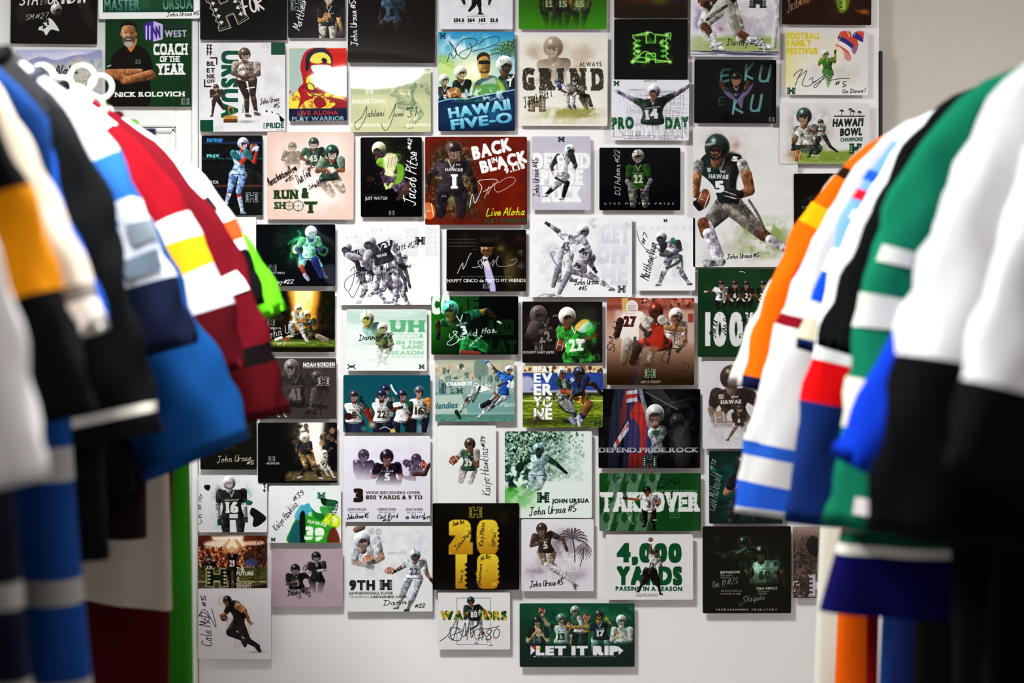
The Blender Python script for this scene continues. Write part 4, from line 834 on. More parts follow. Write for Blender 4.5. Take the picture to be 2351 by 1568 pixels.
man((1465, 358, 14, 0), (1446, 386, 1484, 384), (1452, 430, 1480, 430), ((1440, 416, 1458, 446, 1), (1494, 414, 1476, 448, 1)), ((1454, 470, 1450, 500, 1), (1482, 470, 1486, 500, 1)), J='2f5a1c', P='6a6458', K='3a2c28', H='a8a292', M='9a9488', N='22', NC='b0b0a4', sl='2a5018', gl='3a3834', cuff='8a8490', folds=1.1, stripe='4a4840')
streaks(1430, 350, 1520, 470, '0a0a0e', .8, False, 80, 1); streaks(1420, 380, 1530, 440, '3a5a2a', .3, False, 30, .6)
T('EYES  ON  THE  PRIZE', 1388, 469, 1548, 469, 4, 'c8c4c4', .95, .03, gap=.55); SG('DJ Adams #22', 1424, 448, 1422, 346, 12, 'c0c0c4', 1.3, .9, .2, .6)
poster(1591, 294, 1832, 613, 'cfc9c6', 'large light print of player number 5 lunging with a football', rot=.1, lay=0)
mottle('dad5d2', .5, 60); blob(1650, 330, 36, 34, '8a5a58', .85, .7); blob(1690, 340, 18, 26, '9a6a64', .7, .7); blob(1612, 470, 40, 60, '8fa0c0', .6, .5); blob(1636, 460, 20, 26, 'd8c48a', .5, .5); smoke(1660, 490, 1832, 600, '7a8a50', .9, 26, .52, 4); smoke(1720, 540, 1850, 600, '8a8a6a', .8, 20, .5, 4); smoke(1600, 520, 1760, 615, 'b0aaa0', .7, 26, .5, 4); blob(1700, 500, 20, 8, '8a9a40', .6, .6)
push()
cap(1662, 475, 25, 1626, 515, 16, '6a625c'); cap(1622, 520, 15, 1650, 585, 11, 'c4b8c4'); cap(1614, 512, 13, 1620, 536, 12, '6e4630'); cap(1626, 536, 13, 1646, 596, 9, 'd0c4d0'); cap(1620, 604, 9, 1656, 600, 10, 'c0bcc0'); ua(1637, 601, 13, '333')
cap(1684, 474, 25, 1752, 540, 13, '7a726a'); cap(1750, 536, 13, 1772, 552, 10, '5f4030'); cap(1768, 550, 11, 1808, 574, 8, 'b8b0b8'); 
line('1720 460 1740 492 1756 528', 6, '4a443e', .8); 
for k_ in range(9): line([(1692 + k_ * 6, 478 + k_ * 6), (1716 + k_ * 5, 470 + k_ * 6)], 1.6, '3f3832', .6); 
shape('1606 372 1622 352 1650 348 1672 352 1700 356 1702 380 1692 410 1690 440 1694 462 1668 466 1650 462 1640 430 1622 410 1608 396', '1c2c24', 1, .4); shape('1660 352 1700 356 1702 380 1690 420 1692 462 1664 464 1676 420', '120f0c', .75, 4); shape('1642 350 1652 390 1656 392 1668 352 1660 372 1652 380', '8a8680', .8, .5); shape('1646 350 1654 376 1664 352', '4a3024', .9, .6)
cap(1604, 378, 12, 1600, 404, 11, 'a8a4a0'); cap(1600, 404, 11, 1597, 446, 8, '9a6a48'); cap(1704, 376, 12, 1712, 398, 13, 'b0aca6'); cap(1714, 402, 13, 1722, 436, 11, 'a8744e'); cap(1722, 438, 11, 1696, 448, 9, '9a6844'); cap(1700, 446, 8, 1664, 436, 7, '2a2826'); cap(1668, 440, 8, 1690, 462, 7, '1c1a1a')
for k_ in range(4): line([(1664, 434 + k_ * 5), (1690, 444 + k_ * 4)], 2.4, 'c8c4c0' if k_ % 2 else '2a2826', .9)
ballp(1614, 458, 15, 25, 20, '5a3020', 'e0d4c8'); cap(1596, 466, 6, 1606, 478, 6, '1c1a1a')
n_ = noise(cv.h, cv.w, 18, 901) - .5; n2_ = noise(cv.h, cv.w, 3, 902, 1) - .5; cv.rgb = np.clip(cv.rgb * (1 + 1.1 * n_ + .35 * n2_)[..., None], 0, 1); pop()
helmet(1647, 338, 29, -.35, '2a3832', '1c1c1c', '8a5a40'); line('1624 312 1640 306 1660 308', 2, '9aa89a', .6, 1); ell(1629, 331, 14, 3, 'd0ccc8', .6, -10, 1)
T('HAWAII', 1627, 409, 1672, 411, 10, 'd8d4d4', 1, .04, slab=.1); T('5', 1642, 442, 1664, 440, 26, 'd8d0d8', 1, .07); T('5', 1679, 368, 1693, 372, 11, 'dcd8d8', 1, .06); rect(1624, 385, 1632, 395, 'b8c8bc', .8, .3); ua(1660, 394, 10, 'c8c4c4'); splat(1700, 420, 120, 120, 70, '5a4a44', .7)
SG('John Ursua #5', 1668, 594, 1742, 590, 10, '0e0e0e', 1.5)
poster(1823, 398, 2005, 620, '0c0805', 'black print behind the orange jersey, small white letters CO', rot=.4, lay=1)
blob(1860, 440, 50, 40, '1c120a', .8, .4); T('COMING', 1842, 478, 1884, 477, 5, 'dcd8d8', 1, .03, gap=.45); blob(1940, 520, 30, 60, '2a1a10', .7, .5)
# ---- fourth row
poster(400, 498, 588, 660, 'ded9d5', 'mostly hidden plain white print behind the red sleeves', rot=0, lay=0)
mottle('d0ccc8', .3, 30)
poster(588, 515, 770, 657, '090a0f', 'navy-black print of a player in green flame, small word GREATNESS', rot=.05, lay=1)
blob(690, 560, 34, 44, '2a9a5a', .75, .7); blob(720, 560, 36, 50, '1c3a6a', .5, .6); smoke(620, 515, 720, 590, '18281f', .9, 16, .5, 5); blob(676, 592, 20, 22, '3aba6a', .5, .6)
man((714, 533, 14, .3), (694, 552, 728, 550), (696, 594, 720, 592), ((682, 572, 690, 586, 1), (738, 572, 722, 574)), ((692, 610, 696, 612, 1), (734, 612, 744, 632)), J='a0e8c8', P='8ac8d8', K='4a6a8a', H='e4f8f0', M='7ab0b8', sl='8ae8a8', gl='3a7a9a', ball=(679, 572, 8, 11, 10, 'c8d88a'), folds=.9, NC='2a6a5a', word=True)
cap(722, 598, 9, 738, 634, 6, '2a2f70'); cap(692, 612, 6, 700, 630, 4, 'b04a3a'); cap(700, 632, 5, 708, 642, 4, 'b8b8cc'); blob(714, 532, 14, 14, 'f0fff8', .55); blob(690, 602, 10, 10, 'b8ffd8', .6)
for s_ in ('668 590 672 560 690 540 684 530', '742 566 752 574 744 586 732 580', '662 560 680 548 700 556'): line(s_, 3.5, '4ad88a', .6, 2)
shape('740 615 766 608 772 650 750 650', '3a3c48', .7, 3); logoH(626, 616, 18, 16, '16181c', '9aa0a0', .6); T('LIVEGREATNESS', 600, 628.5, 654, 628.5, 4.5, 'c8ccd0', 1, .06); SG('Danny #22', 612, 652, 672, 650, 9, 'e8e8ec', 1.3, 1, .3, .5)
poster(780, 516, 1010, 700, 'dedad8', 'white pencil drawing print of three tacklers covered in autographs', rot=.2, lay=0)
mottle('e6e3e1', .5, 50)
for s_, x_ in ((1, 927), (1, 988)): pass
logoH(968, 556, 78, 66, 'cfccd2', 'c4c2ca', 1, 'dedad8', .8)
smoke(780, 530, 960, 640, 'b8b4ba', .6, 22, .52, 4)
man((890, 620, 12, .3), (880, 630, 912, 616), (900, 660, 920, 656), ((884, 650, 894, 660, 1), (928, 640, 932, 662, 1)), ((912, 680, 900, 690), (926, 676, 936, 696)), J='9a969c', P='c8c4c8', K='6a6468', H='d4d0d4', tint=INK, folds=1.2, word=False)
man((925, 592, 11, .6), (900, 600, 926, 612), (890, 640, 910, 650), ((916, 620, 930, 640, 1), (934, 630, 940, 655, 1)), ((880, 664, 850, 676), (908, 676, 910, 694)), J='8a868c', P='b0acb0', K='6a6468', H='c8c4c8', tint=INK, folds=1.2, word=False)
man((795, 568, 13, -.5), (800, 586, 832, 576), (826, 622, 850, 618), ((846, 596, 860, 620, 1), (852, 598, 870, 624, 1)), ((838, 664, 826, 690), (866, 668, 884, 690)), J='2f2b32', P='d0ccd0', K='8a8488', H='e2dee2', M='2a262c', sl='c8c4c8', N='8', tint=INK, folds=1.1, word=False)
man((848, 556, 16, -.4), (846, 582, 896, 556), (868, 610, 900, 596), ((836, 604, 852, 624, 1), (916, 584, 924, 610)), ((862, 660, 862, 690, 1), (912, 650, 920, 690, 1)), J='2a262c', P='c4c0c4', K='8a8488', H='e2dee2', M='2a262c', N=None, sl='d8d4d8', tint=INK, folds=1.1, word=False)
T('27', 882, 570, 900, 560, 11, 'dcd8dc', 1, .06); T('WAII', 866, 592, 888, 586, 6, 'dcd8dc', 1, .05, slab=.1); splat(860, 600, 80, 80, 90, '2a262c', .5)
shape('790 690 850 680 880 700 960 702 780 702', 'dedad8', .6, 3); logoH(965, 553, 24, 18, '2a2a2a', None, tri='dedad8')
for x_, y_ in ((796, 549), (854, 533)): T('12-7-18', x_, y_, x_ + 24, y_ - 4, 6, 'aaa6ac', .9, .01)
SG('Matt #27', 902, 576, 962, 566, 14, '0c0c0e', 1.3, 1, .3, .6); SG('Malachi Mageo', 872, 621, 944, 614, 11, '0c0c0e', 1.4, 1, .2, .4); SG('#53', 892, 634, 918, 629, 9, '0c0c0e', 1.3)
SG('ahlani', 816, 634, 852, 628, 16, '0c0c0e', 1.4, 1, .3, .4); line('804 622 814 612 812 640 800 668 790 654 800 636 820 626', 1.2, '0c0c0e'); SG('avai', 826, 652, 848, 648, 10, '0c0c0e', 1.3); line('818 650 830 630 824 656 810 682 800 670', 1.2, '0c0c0e'); SG('#31', 846, 650, 878, 642, 14, '0c0c0e', 1.2)
poster(1025, 527, 1208, 669, '120c08', 'dark bokeh print of a man in a top hat, HAPPY CINCO', rot=-.1, lay=0)
for x_, y_, r_, c_ in ((1168, 600, 26, '7a6a34'), (1150, 570, 14, '8a6a3a'), (1175, 640, 24, '6a5a2a'), (1110, 556, 14, '4a3a20'), (1070, 545, 18, '2a2014'), (1192, 548, 12, '6a1c3a'), (1140, 545, 12, '5a4a2a'), (1196, 610, 10, '8a6a7a'), (1165, 620, 20, '8a7a3a'), (1195, 580, 8, 'a89a5a'), (1058, 566, 16, '1c1610')): blob(x_, y_, r_, r_, c_, .8, .4)
shape('1066 669 1066 612 1080 594 1108 584 1128 584 1150 596 1156 620 1152 669', '0c0a0c', 1, .6); shape('1112 586 1122 600 1134 640 1138 669 1126 669 1112 622', 'b0a4cc', .95, .6); shape('1112 586 1104 600 1124 620 1118 590', 'c8c0b8', .9, .4); shape('1106 592 1120 596 1132 590 1128 602 1120 597 1108 602', '0a080c', 1)
cap(1119, 562, 16, 1117, 574, 13, 'a87850'); shape('1104 556 1110 550 1126 550 1136 556 1134 566 1104 566', '0a0808', 1, .3); shape('1106 574 1117 570 1130 574 1128 586 1116 590 1108 584', '4a3626', .85, 1); line([(1110, 575), (1124, 574)], 2.4, '2a140c'); ell(1116, 570, 4, 4, 'b88a60', .7, 0, 1)
shape('1103 555 1106 532 1116 528 1132 530 1138 536 1136 556', '17110e', 1, .4); ell(1119, 553, 21, 5.5, '1c1512', 1, -3); rect(1104, 546, 1137, 552, '2a211c', .9)
for k_, (a_, b_) in enumerate(((1029, 1092), (1030, 1092), (1030, 1092), (1081, 1094))): T(('he once coached the spring game in a tuxedo', '...he once threw eight touchdowns in a game', 'he beat Notre Bell in a game of one on one', '...twice')[k_], a_, 550.5 + k_ * 7.8, b_, 550.5 + k_ * 7.8, 2.6, 'a8a098', .7, .005, it=.15)
line('1050 628 1062 604 1064 618 1078 586 1082 582', 1.3, 'd8d4dc'); line('1084 614 1104 610 1112 590 1106 616 1098 600 1122 590', 1.2, 'c0bcc8'); line('1120 614 1134 596 1130 612 1144 588 1140 606 1152 612 1180 606 1186 594 1172 598', 1.1, 'a89ca8')
T('HE IS THE MOST INTERESTING COACH IN THE WORLD', 1058, 636.5, 1176, 636.5, 3, 'b0a89c', .75, .005, it=.15); T('HAPPY CINCO de MAYO MY FRIENDS', 1027, 648, 1207, 647, 7.5, 'ece8e4', 1, .012, slab=.06); logoH(1117, 657, 17, 12, '2a2622', '8a8a80', .6)
poster(1217, 499, 1451, 682, 'dad5d6', 'white ink print GET OFF ME of a runner breaking a tackle', rot=.05, lay=0)
mottle('e4e0e0', .6, 40); smoke(1217, 520, 1340, 680, 'bdb4c0', .8, 26, .5, 4); blob(1362, 512, 10, 14, '6a6470', .8, .6); blob(1440, 518, 12, 8, '6a6070', .7, .6); smoke(1340, 505, 1450, 650, 'c8c0cc', .6, 20, .5, 4)
for s_, y_, a_, b_ in (('GET', 558, 1379, 1446), ('OFF', 604, 1369, 1444), ('ME', 653, 1380, 1440)): T(s_, a_, y_, b_, y_, 42 if y_ < 640 else 44, 'b9b1c0', .75, .09, .08, slab=.04, c2='d0cad4')
man((1344, 580, 16, -.2), (1330, 606, 1358, 592), (1312, 618, 1340, 626), ((1342, 622, 1330, 612, 1), (1356, 606, 1364, 618)), ((1350, 628, 1366, 640), (1350, 630, 1400, 660)), J='b0acb2', P='b8b4ba', K='8a848a', H='dedae0', tint=INK, folds=1.2, word=False, al=.95)
man((1338, 529, 15, .5), (1302, 548, 1336, 548), (1280, 580, 1306, 586), ((1278, 528, 1260, 516), (1350, 566, 1338, 574, 1)), ((1282, 620, 1284, 640), (1300, 628, 1312, 640)), J='e4e0e4', P='dedade', K='8a848a', H='e8e4e8', M='3a343a', N='45', NC='5a545c', sl='d0ccd0', cuff='c8c4c8', tint=INK, folds=1.1, word=False)
cap(1286, 578, 9, 1280, 618, 7, 'd0ccd2'); cap(1280, 618, 7, 1270, 656, 5, '8a848c'); cap(1304, 590, 9, 1306, 624, 7, 'd8d4d8'); cap(1306, 626, 7, 1284, 672, 5, '9a949c'); cap(1270, 676, 4, 1234, 690, 5, 'c8c4ca'); line('1264 580 1272 600 1288 620', 4, '6a646e', .7); T('HAWAII', 1306, 540, 1324, 558, 4.5, '4a444a', 1, .05); splat(1300, 600, 80, 70, 60, '2a262c', .5); line('1222 690 1250 676 1290 682', 3, '6a646c', .6, 1)
logoH(1427, 664, 20, 17, '4a444a', '8a848a', .6); SG('John Ursua', 1318, 654, 1374, 652, 13, '0c0c0e', 1.5); SG('#45', 1328, 667, 1346, 666, 9, '0c0c0e', 1.4)
poster(1461, 500, 1596, 667, 'dddadc', 'white print of a sketched ball carrier, tall sideways black autograph', rot=.05, lay=0)
mottle('e6e4e6', .5, 40); smoke(1490, 540, 1590, 660, 'c0bcc4', .7, 22, .52, 4); T('WARRIORS', 1463, 530, 1590, 529, 11, 'c2bec4', .6, .05, .2, rough=.35)
man((1518, 544, 13, -.5), (1524, 562, 1556, 558), (1536, 592, 1558, 592), ((1518, 584, 1534, 588, 1), (1562, 572, 1544, 584, 1)), ((1526, 620, 1514, 650), (1562, 622, 1580, 648)), J='c8c4c8', P='d4d0d4', K='5a5458', H='d8d4d8', M='3a343a', sl='2a2a2e', N=None, so='b0acb0', sh='c8c4c8', gl='2f4a3a', ball=(1530, 582, 9, 8, 0, '5a5458'), tint=INK, folds=1.1, word=False)
ell(1545, 553, 6, 8, '1c5a3a', .8, 0, 1); line('1562 588 1560 600 1532 616', 6, '24422e', .9); cap(1530, 580, 7, 1536, 584, 7, '4a6a4a', .5); T('HAWAII', 1524, 570, 1542, 566, 3.5, '2a2a2e', 1, .05); logoH(1528, 506.5, 9, 7.5, '1c3a2c', None, tri=None); splat(1540, 590, 50, 60, 50, '4a444c', .5)
SG('Matthew Vega', 1488, 646, 1508, 560, 20, '0a0a0c', 1.7, 1, .3, .3); SG('#7', 1480, 562, 1488, 538, 10, '0a0a0c', 1.5); line('1462 530 1468 552 1484 574 1500 592 1508 590', 1.2, '0a0a0c')
poster(1602, 617, 1803, 820, '0f3318', 'dark green print with huge white 100 beneath four players', rot=-.25, lay=0)
mottle('143c1c', .7, 50); smoke(1602, 617, 1800, 690, '1c4a24', .5, 24, .5)
for x_, hx_, j_, n_, d_ in ((1655, 1656, 'dcd8d4', '3', 0), (1687, 1687, '201a18', '6', 0), (1714, 1714, '241c18', '2', -.1), (1752, 1752, '22281f', '23', 0)):
    man((hx_, 652, 9, d_), (x_ - 12, 664, x_ + 12, 664), (x_ - 9, 690, x_ + 9, 690), ((x_ - 16, 678, x_ - 8, 688, 1), (x_ + 15, 678, x_ + 8, 686, 1)) if x_ > 1660 else ((1636, 670, 1622, 670), (1668, 680, 1664, 690)), ((x_ - 6, 706, x_ - 6, 722, 1), (x_ + 6, 706, x_ + 8, 722, 1)), J=j_, P='16120f', K='7a4a30', H='2a2422', M='8a8078', N=n_, NC='2a2a26' if x_ < 1660 else 'd0ccc8', fade=(700, 714), folds=.8, gl='c8c0b8', word=False, ball=(x_ + 12, 676, 7, 5, -20) if x_ > 1700 else None)
rect(1602, 711, 1803, 715, '0f3318', .8, 2); T('100', 1619, 793, 1706, 793, 76, 'dcd6d4', 1, .06, .1, rough=.1)
T('YARDS', 1711, 759, 1798, 759, 42, 'dcd6d4', 1, .06, .05); T('RECEIVING', 1712, 768.5, 1790, 768.5, 6, 'd0ccc8', 1, .03, gap=.16); line([(1697, 624), (1704, 623), (1710, 626)], 1.5, 'c8ccc4')
for a_, b_, c_, d_ in ((1642, 776, 1648, 738), (1664, 770, 1676, 728), (1712, 786, 1720, 722), (1746, 778, 1754, 730)): SG('Jhn Bd', a_, b_, c_, d_, 14, '0c0c0c', 1.5, 1, .3, .9)
# ---- fifth row
poster(560, 668, 769, 808, '0c0906', 'dark print of a tackle beneath a golden light shaft, word IMMORTAL', rot=-.1, lay=0)
smoke(560, 668, 680, 790, '2a2016', .9, 10, .55, 6); smoke(700, 680, 769, 780, '241a10', .9, 10, .5, 6)
shape('664 660 730 660 726 720 716 760 676 750 668 700', 'e8a030', .85, 8); shape('676 660 718 660 714 710 700 740 684 730', 'f8e0a0', .95, 6); blob(700, 735, 40, 22, 'd88a1c', .6, .5); smoke(660, 668, 735, 770, 'f0b040', .5, 12, .55, 5)
vgrad(782, '0c0906', 784, '0c0906', 0, 0); rect(560, 779, 770, 800, '55661c', .9, 3); grass(560, 782, 770, 798, '4a5a18', '7a8a34', .7); rect(600, 786, 700, 788, 'd8d8a8', .7, 1); rect(560, 796, 770, 810, '100c06', .9, 3); blob(590, 800, 40, 10, '080603', .9)
man((704, 722, 10, .2), (700, 738, 720, 736), (704, 760, 716, 762), ((706, 750, 694, 742, 1), (722, 748, 712, 744, 1)), ((724, 768, 742, 780), (712, 772, 706, 778)), J='3a4a24', P='5a4a34', K='9a6a3a', H='f0dca0', M='8a6a2a', so='8a6a50', sh='c8b890', folds=.9, word=False)
man((684, 708, 9, .4), (674, 720, 692, 720), (670, 742, 688, 742), ((684, 738, 702, 738, 1), (694, 734, 706, 742, 1)), ((672, 770, 652, 778), (694, 764, 704, 782)), J='dcd8c4', P='c8c4bc', K='b07a44', H='f4ecd0', M='c8a860', so='e0dcd0', sh='e0dcd0', folds=.8, word=False)
for k_ in range(3): line([(668 + k_ * 3, 748), (666 + k_ * 3, 770)], 1, '3a3430', .8)
ell(656, 778, 11, 4, '7a4a24', 1, -6); cap(634, 780, 4, 646, 776, 4, 'e8e4dc'); cap(730, 772, 6, 752, 780, 4, 'a08a80'); logoH(622, 741, 18, 14, '1a1612', 'a8a49c', .6)
T('BECOME', 596, 756, 617, 756, 4.2, '6a6458', .8, .03); T('IMMORTAL', 619, 756, 646, 755.5, 4.6, 'e8e4e0', 1, .06); SG('John U', 606, 780, 664, 764, 19, 'dcd8d4', 1.3, .95, .2); SG('sua', 668, 770, 686, 768, 8, 'a8a498', 1, .6); SG('#5', 636, 794, 656, 791, 8, 'c8c4b0', 1.2, .8)
poster(796, 710, 980, 851, 'd5dad2', 'pale green print UH IN THE SAME SEASON of two faded players', rot=-.1, lay=0)
vgrad(710, 'c0cdc4', 850, 'dfe1da'); shape('790 712 860 728 930 726 985 712 985 740 920 748 850 746 790 738', 'a9c0b4', .8, 2); streaks(800, 714, 975, 730, '8aa89a', .5, n=30); smoke(796, 740, 880, 850, 'e6e8e2', .8, 26, .5); smoke(830, 700, 900, 780, 'b8c8bc', .6, 20, .5)
man((843, 729, 16, -.2), (838, 752, 868, 746), (836, 790, 868, 790), (), (), J='5a8a7a', K='a08a4a', H='d8d8c0', M='a8a050', folds=.8, fade=(748, 800), al=.95, word=False, stripe='8a9a6a')
man((878, 752, 12, 0), (868, 770, 892, 772), (872, 796, 892, 798), ((866, 788, 882, 792, 1), (900, 790, 888, 796, 1)), ((872, 820, 868, 838), (880, 826, 890, 842)), J='6a7a4a', P='dcdcca', K='8a8a5a', H='d0d0b0', M='8a8a6a', so='c8ccc0', sh='c0c4b8', folds=.8, fade=(800, 850), al=.95, word=False)
T('U', 896, 762, 931, 762, 27, '5a9a70', .95, .07, slab=.1); T('H', 937, 762, 974, 762, 27, '5a9a70', .95, .07, slab=.08); T('HAD A 1,000 YARD RUSHER', 901, 770, 960, 770, 5.5, '8ab89a', .9, .03); T('A 1,000 YARD RECEIVER', 907, 777.5, 960, 777.5, 5, '8ab89a', .9, .03); T('&', 962, 776, 972, 776, 10, '7ab08a', .9, .05)
for s_, a_, y_ in (('IN THE', 910, 791), ('SAME', 922, 802), ('SEASON', 898, 814.5)): T(s_, a_, y_, 972, y_, 9, '7fb48c', .95, .05, slab=.1)
T('FOR THE FIRST TIME SINCE 2010', 899, 822.5, 972, 822, 5, '98b8a0', .9, .03); T('DIOCEMY SAINT JUSTE', 799, 797, 843, 797, 5, 'b0bcae', .7, .02); T('RUNNING BACK', 824, 802, 843, 802, 2.5, 'b0bcae', .7, .02); T('MARCUS KEMP', 838, 829, 865, 829, 5, 'b0bcae', .8, .02); T('WIDE RECEIVER', 844, 833, 866, 833, 2.5, 'b0bcae', .7, .02)
ua(807, 842, 16, '1c2a20'); logoH(968, 842, 14, 11, '1c3a28', None, tri='d8dcd4'); SG('Danny #22', 824, 782, 900, 776, 12, '0c100c', 1.6, 1, .2, .5)
poster(990, 680, 1190, 814, '04160a', 'black and green print of a player lunging under cut-off letters COME', rot=0, lay=1)
hgrad(990, '1c6a10', 1080, '04100a', 1, 1); hgrad(1080, '04100a', 1190, '020403', 1, 1) if 0 else None
ws_ = win(1075, 670, 1200, 820); y_, x_ = grid(ws_); put(*ws_, np.clip((x_ - 1078) / 60, 0, 1).astype(np.float32) + 0 * y_, col('030604')); vgrad(760, '04160a', 814, '021006', 0, .7)
T('CO', 991, 720, 1034, 720, 42, 'd0d8cc', 1, .09, .08, slab=.04, rough=.12); T('ME', 1040, 718, 1100, 718, 40, '1c5a20', .6, .09, .08, slab=.04); T('AND', 1118, 768, 1180, 768, 34, '0c2a10', .8, .09, .08, slab=.04); T('PLAY', 1104, 808, 1186, 808, 28, '0c2a10', .8, .09, .08, slab=.04)
man((1034, 710, 19, -.3), (1034, 738, 1074, 726), (1060, 774, 1084, 780), ((1006, 742, 1006, 768), (1118, 714, 1142, 732)), ((1080, 810, 1080, 840, 1), (1116, 800, 1130, 840, 1)), J='0f2a18', P='1c7a3a', K='7a6a1a', H='5ab8a0', M='2a4a30', sl='1a6a48', gl='0c100e', cuff='2a2010', N='3', NC='c8d8d0', folds=.9, logo='1c3a38')
cap(1070, 782, 10, 1062, 808, 8, '2a8a48'); T('HAWAII', 1080, 796, 1108, 772, 5, 'd0dcd4', 1, .05); cap(1060, 808, 5, 1100, 812, 5, '8a3a2a'); SG('ABC', 1140, 738, 1150, 744, 4, 'e0e0e0', 1.2)
line('1032 766 1034 776 1050 762 1040 762 1054 780 1036 792 1026 788 1040 776', 1.4, 'd8e0d8'); SG('avid Man', 1054, 775, 1140, 762, 14, 'c8d0c8', 1.2, 1, .4, .7); SG('##', 1050, 784, 1068, 780, 7, 'c8d0c8', 1)
poster(1199, 692, 1383, 833, '17100f', 'dark print of a green-jersey player and grey number 22 behind', rot=.05, lay=0)
smoke(1310, 692, 1383, 770, '2a2824', .8, 26, .5); blob(1250, 770, 50, 50, '241a18', .8)
man((1236, 722, 20, .3), (1226, 748, 1278, 734), (1234, 800, 1272, 796), ((1212, 770, 1236, 770, 1), (1284, 770, 1276, 800)), (), J='241c1c', K='4a3a36', H='8a807c', M='5a504c', N='22', NC='b8b0ac', sl='8a807c', tint=('140e0e', '5a4e4a', 'b0a6a2'), folds=.9, logo='4a403c')
blob(1216, 740, 18, 20, '6a5e5a', .6, .5)
for q_ in ((1340, 770, 40, 50),): blob(*q_, '2a8a2a', .5, .7)
man((1302, 726, 20, .2), (1290, 758, 1346, 752), (1306, 820, 1344, 820), ((1288, 790, 1300, 794), (1366, 772, 1338, 784, 1)), ((1312, 850, 1312, 880, 1), (1344, 850, 1344, 880, 1)), J='3a9a38', P='3a9a38', K='6a3a24', H='e0d0c0', M='5a4a38', N='22', NC='d8e4d0', sl='3aa840', gl='d8d0c8', folds=1.0, word=False)
shape('1318 752 1336 734 1354 738 1330 760', 'd8a848', .9, 1.5); shape('1326 758 1348 738 1362 750 1340 764', 'b8d8d8', .7, 1.5); ballp(1286, 792, 11, 15, 15, '5a3020'); smoke(1340, 730, 1383, 800, '3a9a3a', .6, 12, .55, 5); smoke(1350, 810, 1380, 833, '3aa83a', .7, 10, .5, 5)
logoH(1237, 797, 20, 18, '3a3230', '7a706c', .6); SG('Danny #22', 1210, 801, 1276, 786, 11, '080606', 1.5, 1, .2, .5); T('DIOCEMY SAINT JUSTE', 1202, 812, 1271, 812, 6, 'e6dedA', 1, .045)
poster(1393, 684, 1594, 884, '6a3a28', 'sepia red print UNITY IS STRENGTH of number 27 seen from behind', rot=-.1, lay=0)
vgrad(684, '8a4a38', 760, 'b09080'); crowd(1470, 684, 1594, 706, ('7a2a20', 'b07060', '4a1c18', 'd0a890'), 3.4); rect(1393, 700, 1594, 712, '6a2c20', .6, 3); shape('1428 684 1442 684 1440 720 1430 720', 'c8a860', .8, 1); rect(1412, 712, 1440, 770, 'c8b0a8', .7, 6); rect(1540, 710, 1594, 790, 'c0a8a0', .6, 6); rect(1580, 720, 1592, 740, '8a2c20', .8, 1)
man((1552, 724, 17, -.2), (1530, 748, 1568, 744), (1528, 800, 1560, 800), ((1510, 750, 1540, 746), (1572, 780, 1560, 800)), (), J='c8b0a4', K='a06a48', H='e0d0c8', M='6a4a3a', folds=1.0, word=False, al=.9)
man((1506, 713, 18, -.2), (1490, 738, 1520, 734), (1504, 780, 1530, 790), ((1474, 750, 1484, 764, 1), (1530, 744, 1490, 766, 1)), ((1470, 790, 1462, 830), (1500, 800, 1490, 830)), J='a82c1c', P='a82a18', K='5a2c20', H='6a1c14', M='2a1410', sl='c8b8b0', folds=.9, word=False)
shape('1500 756 1522 752 1520 800 1494 796', 'a82a18', .9, 2); cap(1530, 752, 7, 1572, 757, 6, 'b88a60')
shape('1428 722 1450 714 1474 716 1482 732 1468 744 1464 780 1426 778 1424 745', 'e0d0c8', 1, .5); cap(1424, 738, 9, 1416, 770, 7, '4a2c20'); cap(1478, 732, 9, 1486, 748, 8, 'd0c0b4'); T('MATAUTIA', 1435, 722, 1456, 722, 3.6, '6a4a40', .9, .03); T('27', 1432, 750, 1460, 750, 24, '4a2018', 1, .07, slab=.06)
ell(1451, 705, 14, 16, 'e6dcd4'); ell(1451, 705, 14, 16, '6a5048', .2, 0, 3)
for k_ in range(4): line([(1442, 701 + k_ * 4), (1460, 702 + k_ * 4)], 1.2, '5a3a30', .7)
cap(1440, 786, 13, 1432, 830, 9, 'cfc0b8'); cap(1460, 790, 9, 1456, 826, 7, '5a4034'); line([(1458, 776), (1452, 824)], 7, '4a3a34'); rect(1474, 795, 1512, 815, 'a89888', .6, 4); cap(1464, 800, 10, 1452, 830, 8, '3a2a18')
vgrad(780, '4a2a14', 870, '281604', 0, .97); blob(1500, 836, 40, 24, '3a200c', .4, .6); logoH(1493, 857, 25, 20, '2a5038', 'c0c4a8', .8); T('UNITY IS STRENGTH', 1471, 880, 1517, 879.5, 6, 'dcd0b8', 1, .02)
SG('SMatt', 1408, 812, 1424, 738, 16, '100804', 1.5, 1, .2, .5); line('1534 836 1540 800 1532 832 1520 820 1544 790', 1.3, '100804'); SG('ahlani', 1538, 818, 1546, 782, 10, '100804', 1.3); SG('avai #31', 1550, 770, 1566, 722, 11, '100804', 1.3); line('1526 762 1548 770 1550 790 1570 796 1580 782', 1.3, '100804'); line('1552 850 1574 852 1582 838 1566 832', 1.2, '0a0602', .8)
poster(594, 822, 772, 962, '3a3030', 'grey-brown print of player 41, name in white upper right', rot=-.05, lay=0)
mottle('453a38', .6, 30); smoke(594, 830, 690, 900, '5a504c', .7, 14, .52, 4)
man((726, 864, 12, .3), (712, 880, 744, 880), (716, 916, 740, 916), ((706, 900, 712, 916), (752, 900, 742, 920)), (), J='362c2c', K='3a2f2c', H='5a504e', M='4a4040', folds=.8, al=.7, word=False, fade=(890, 940), stripe='6a605c')
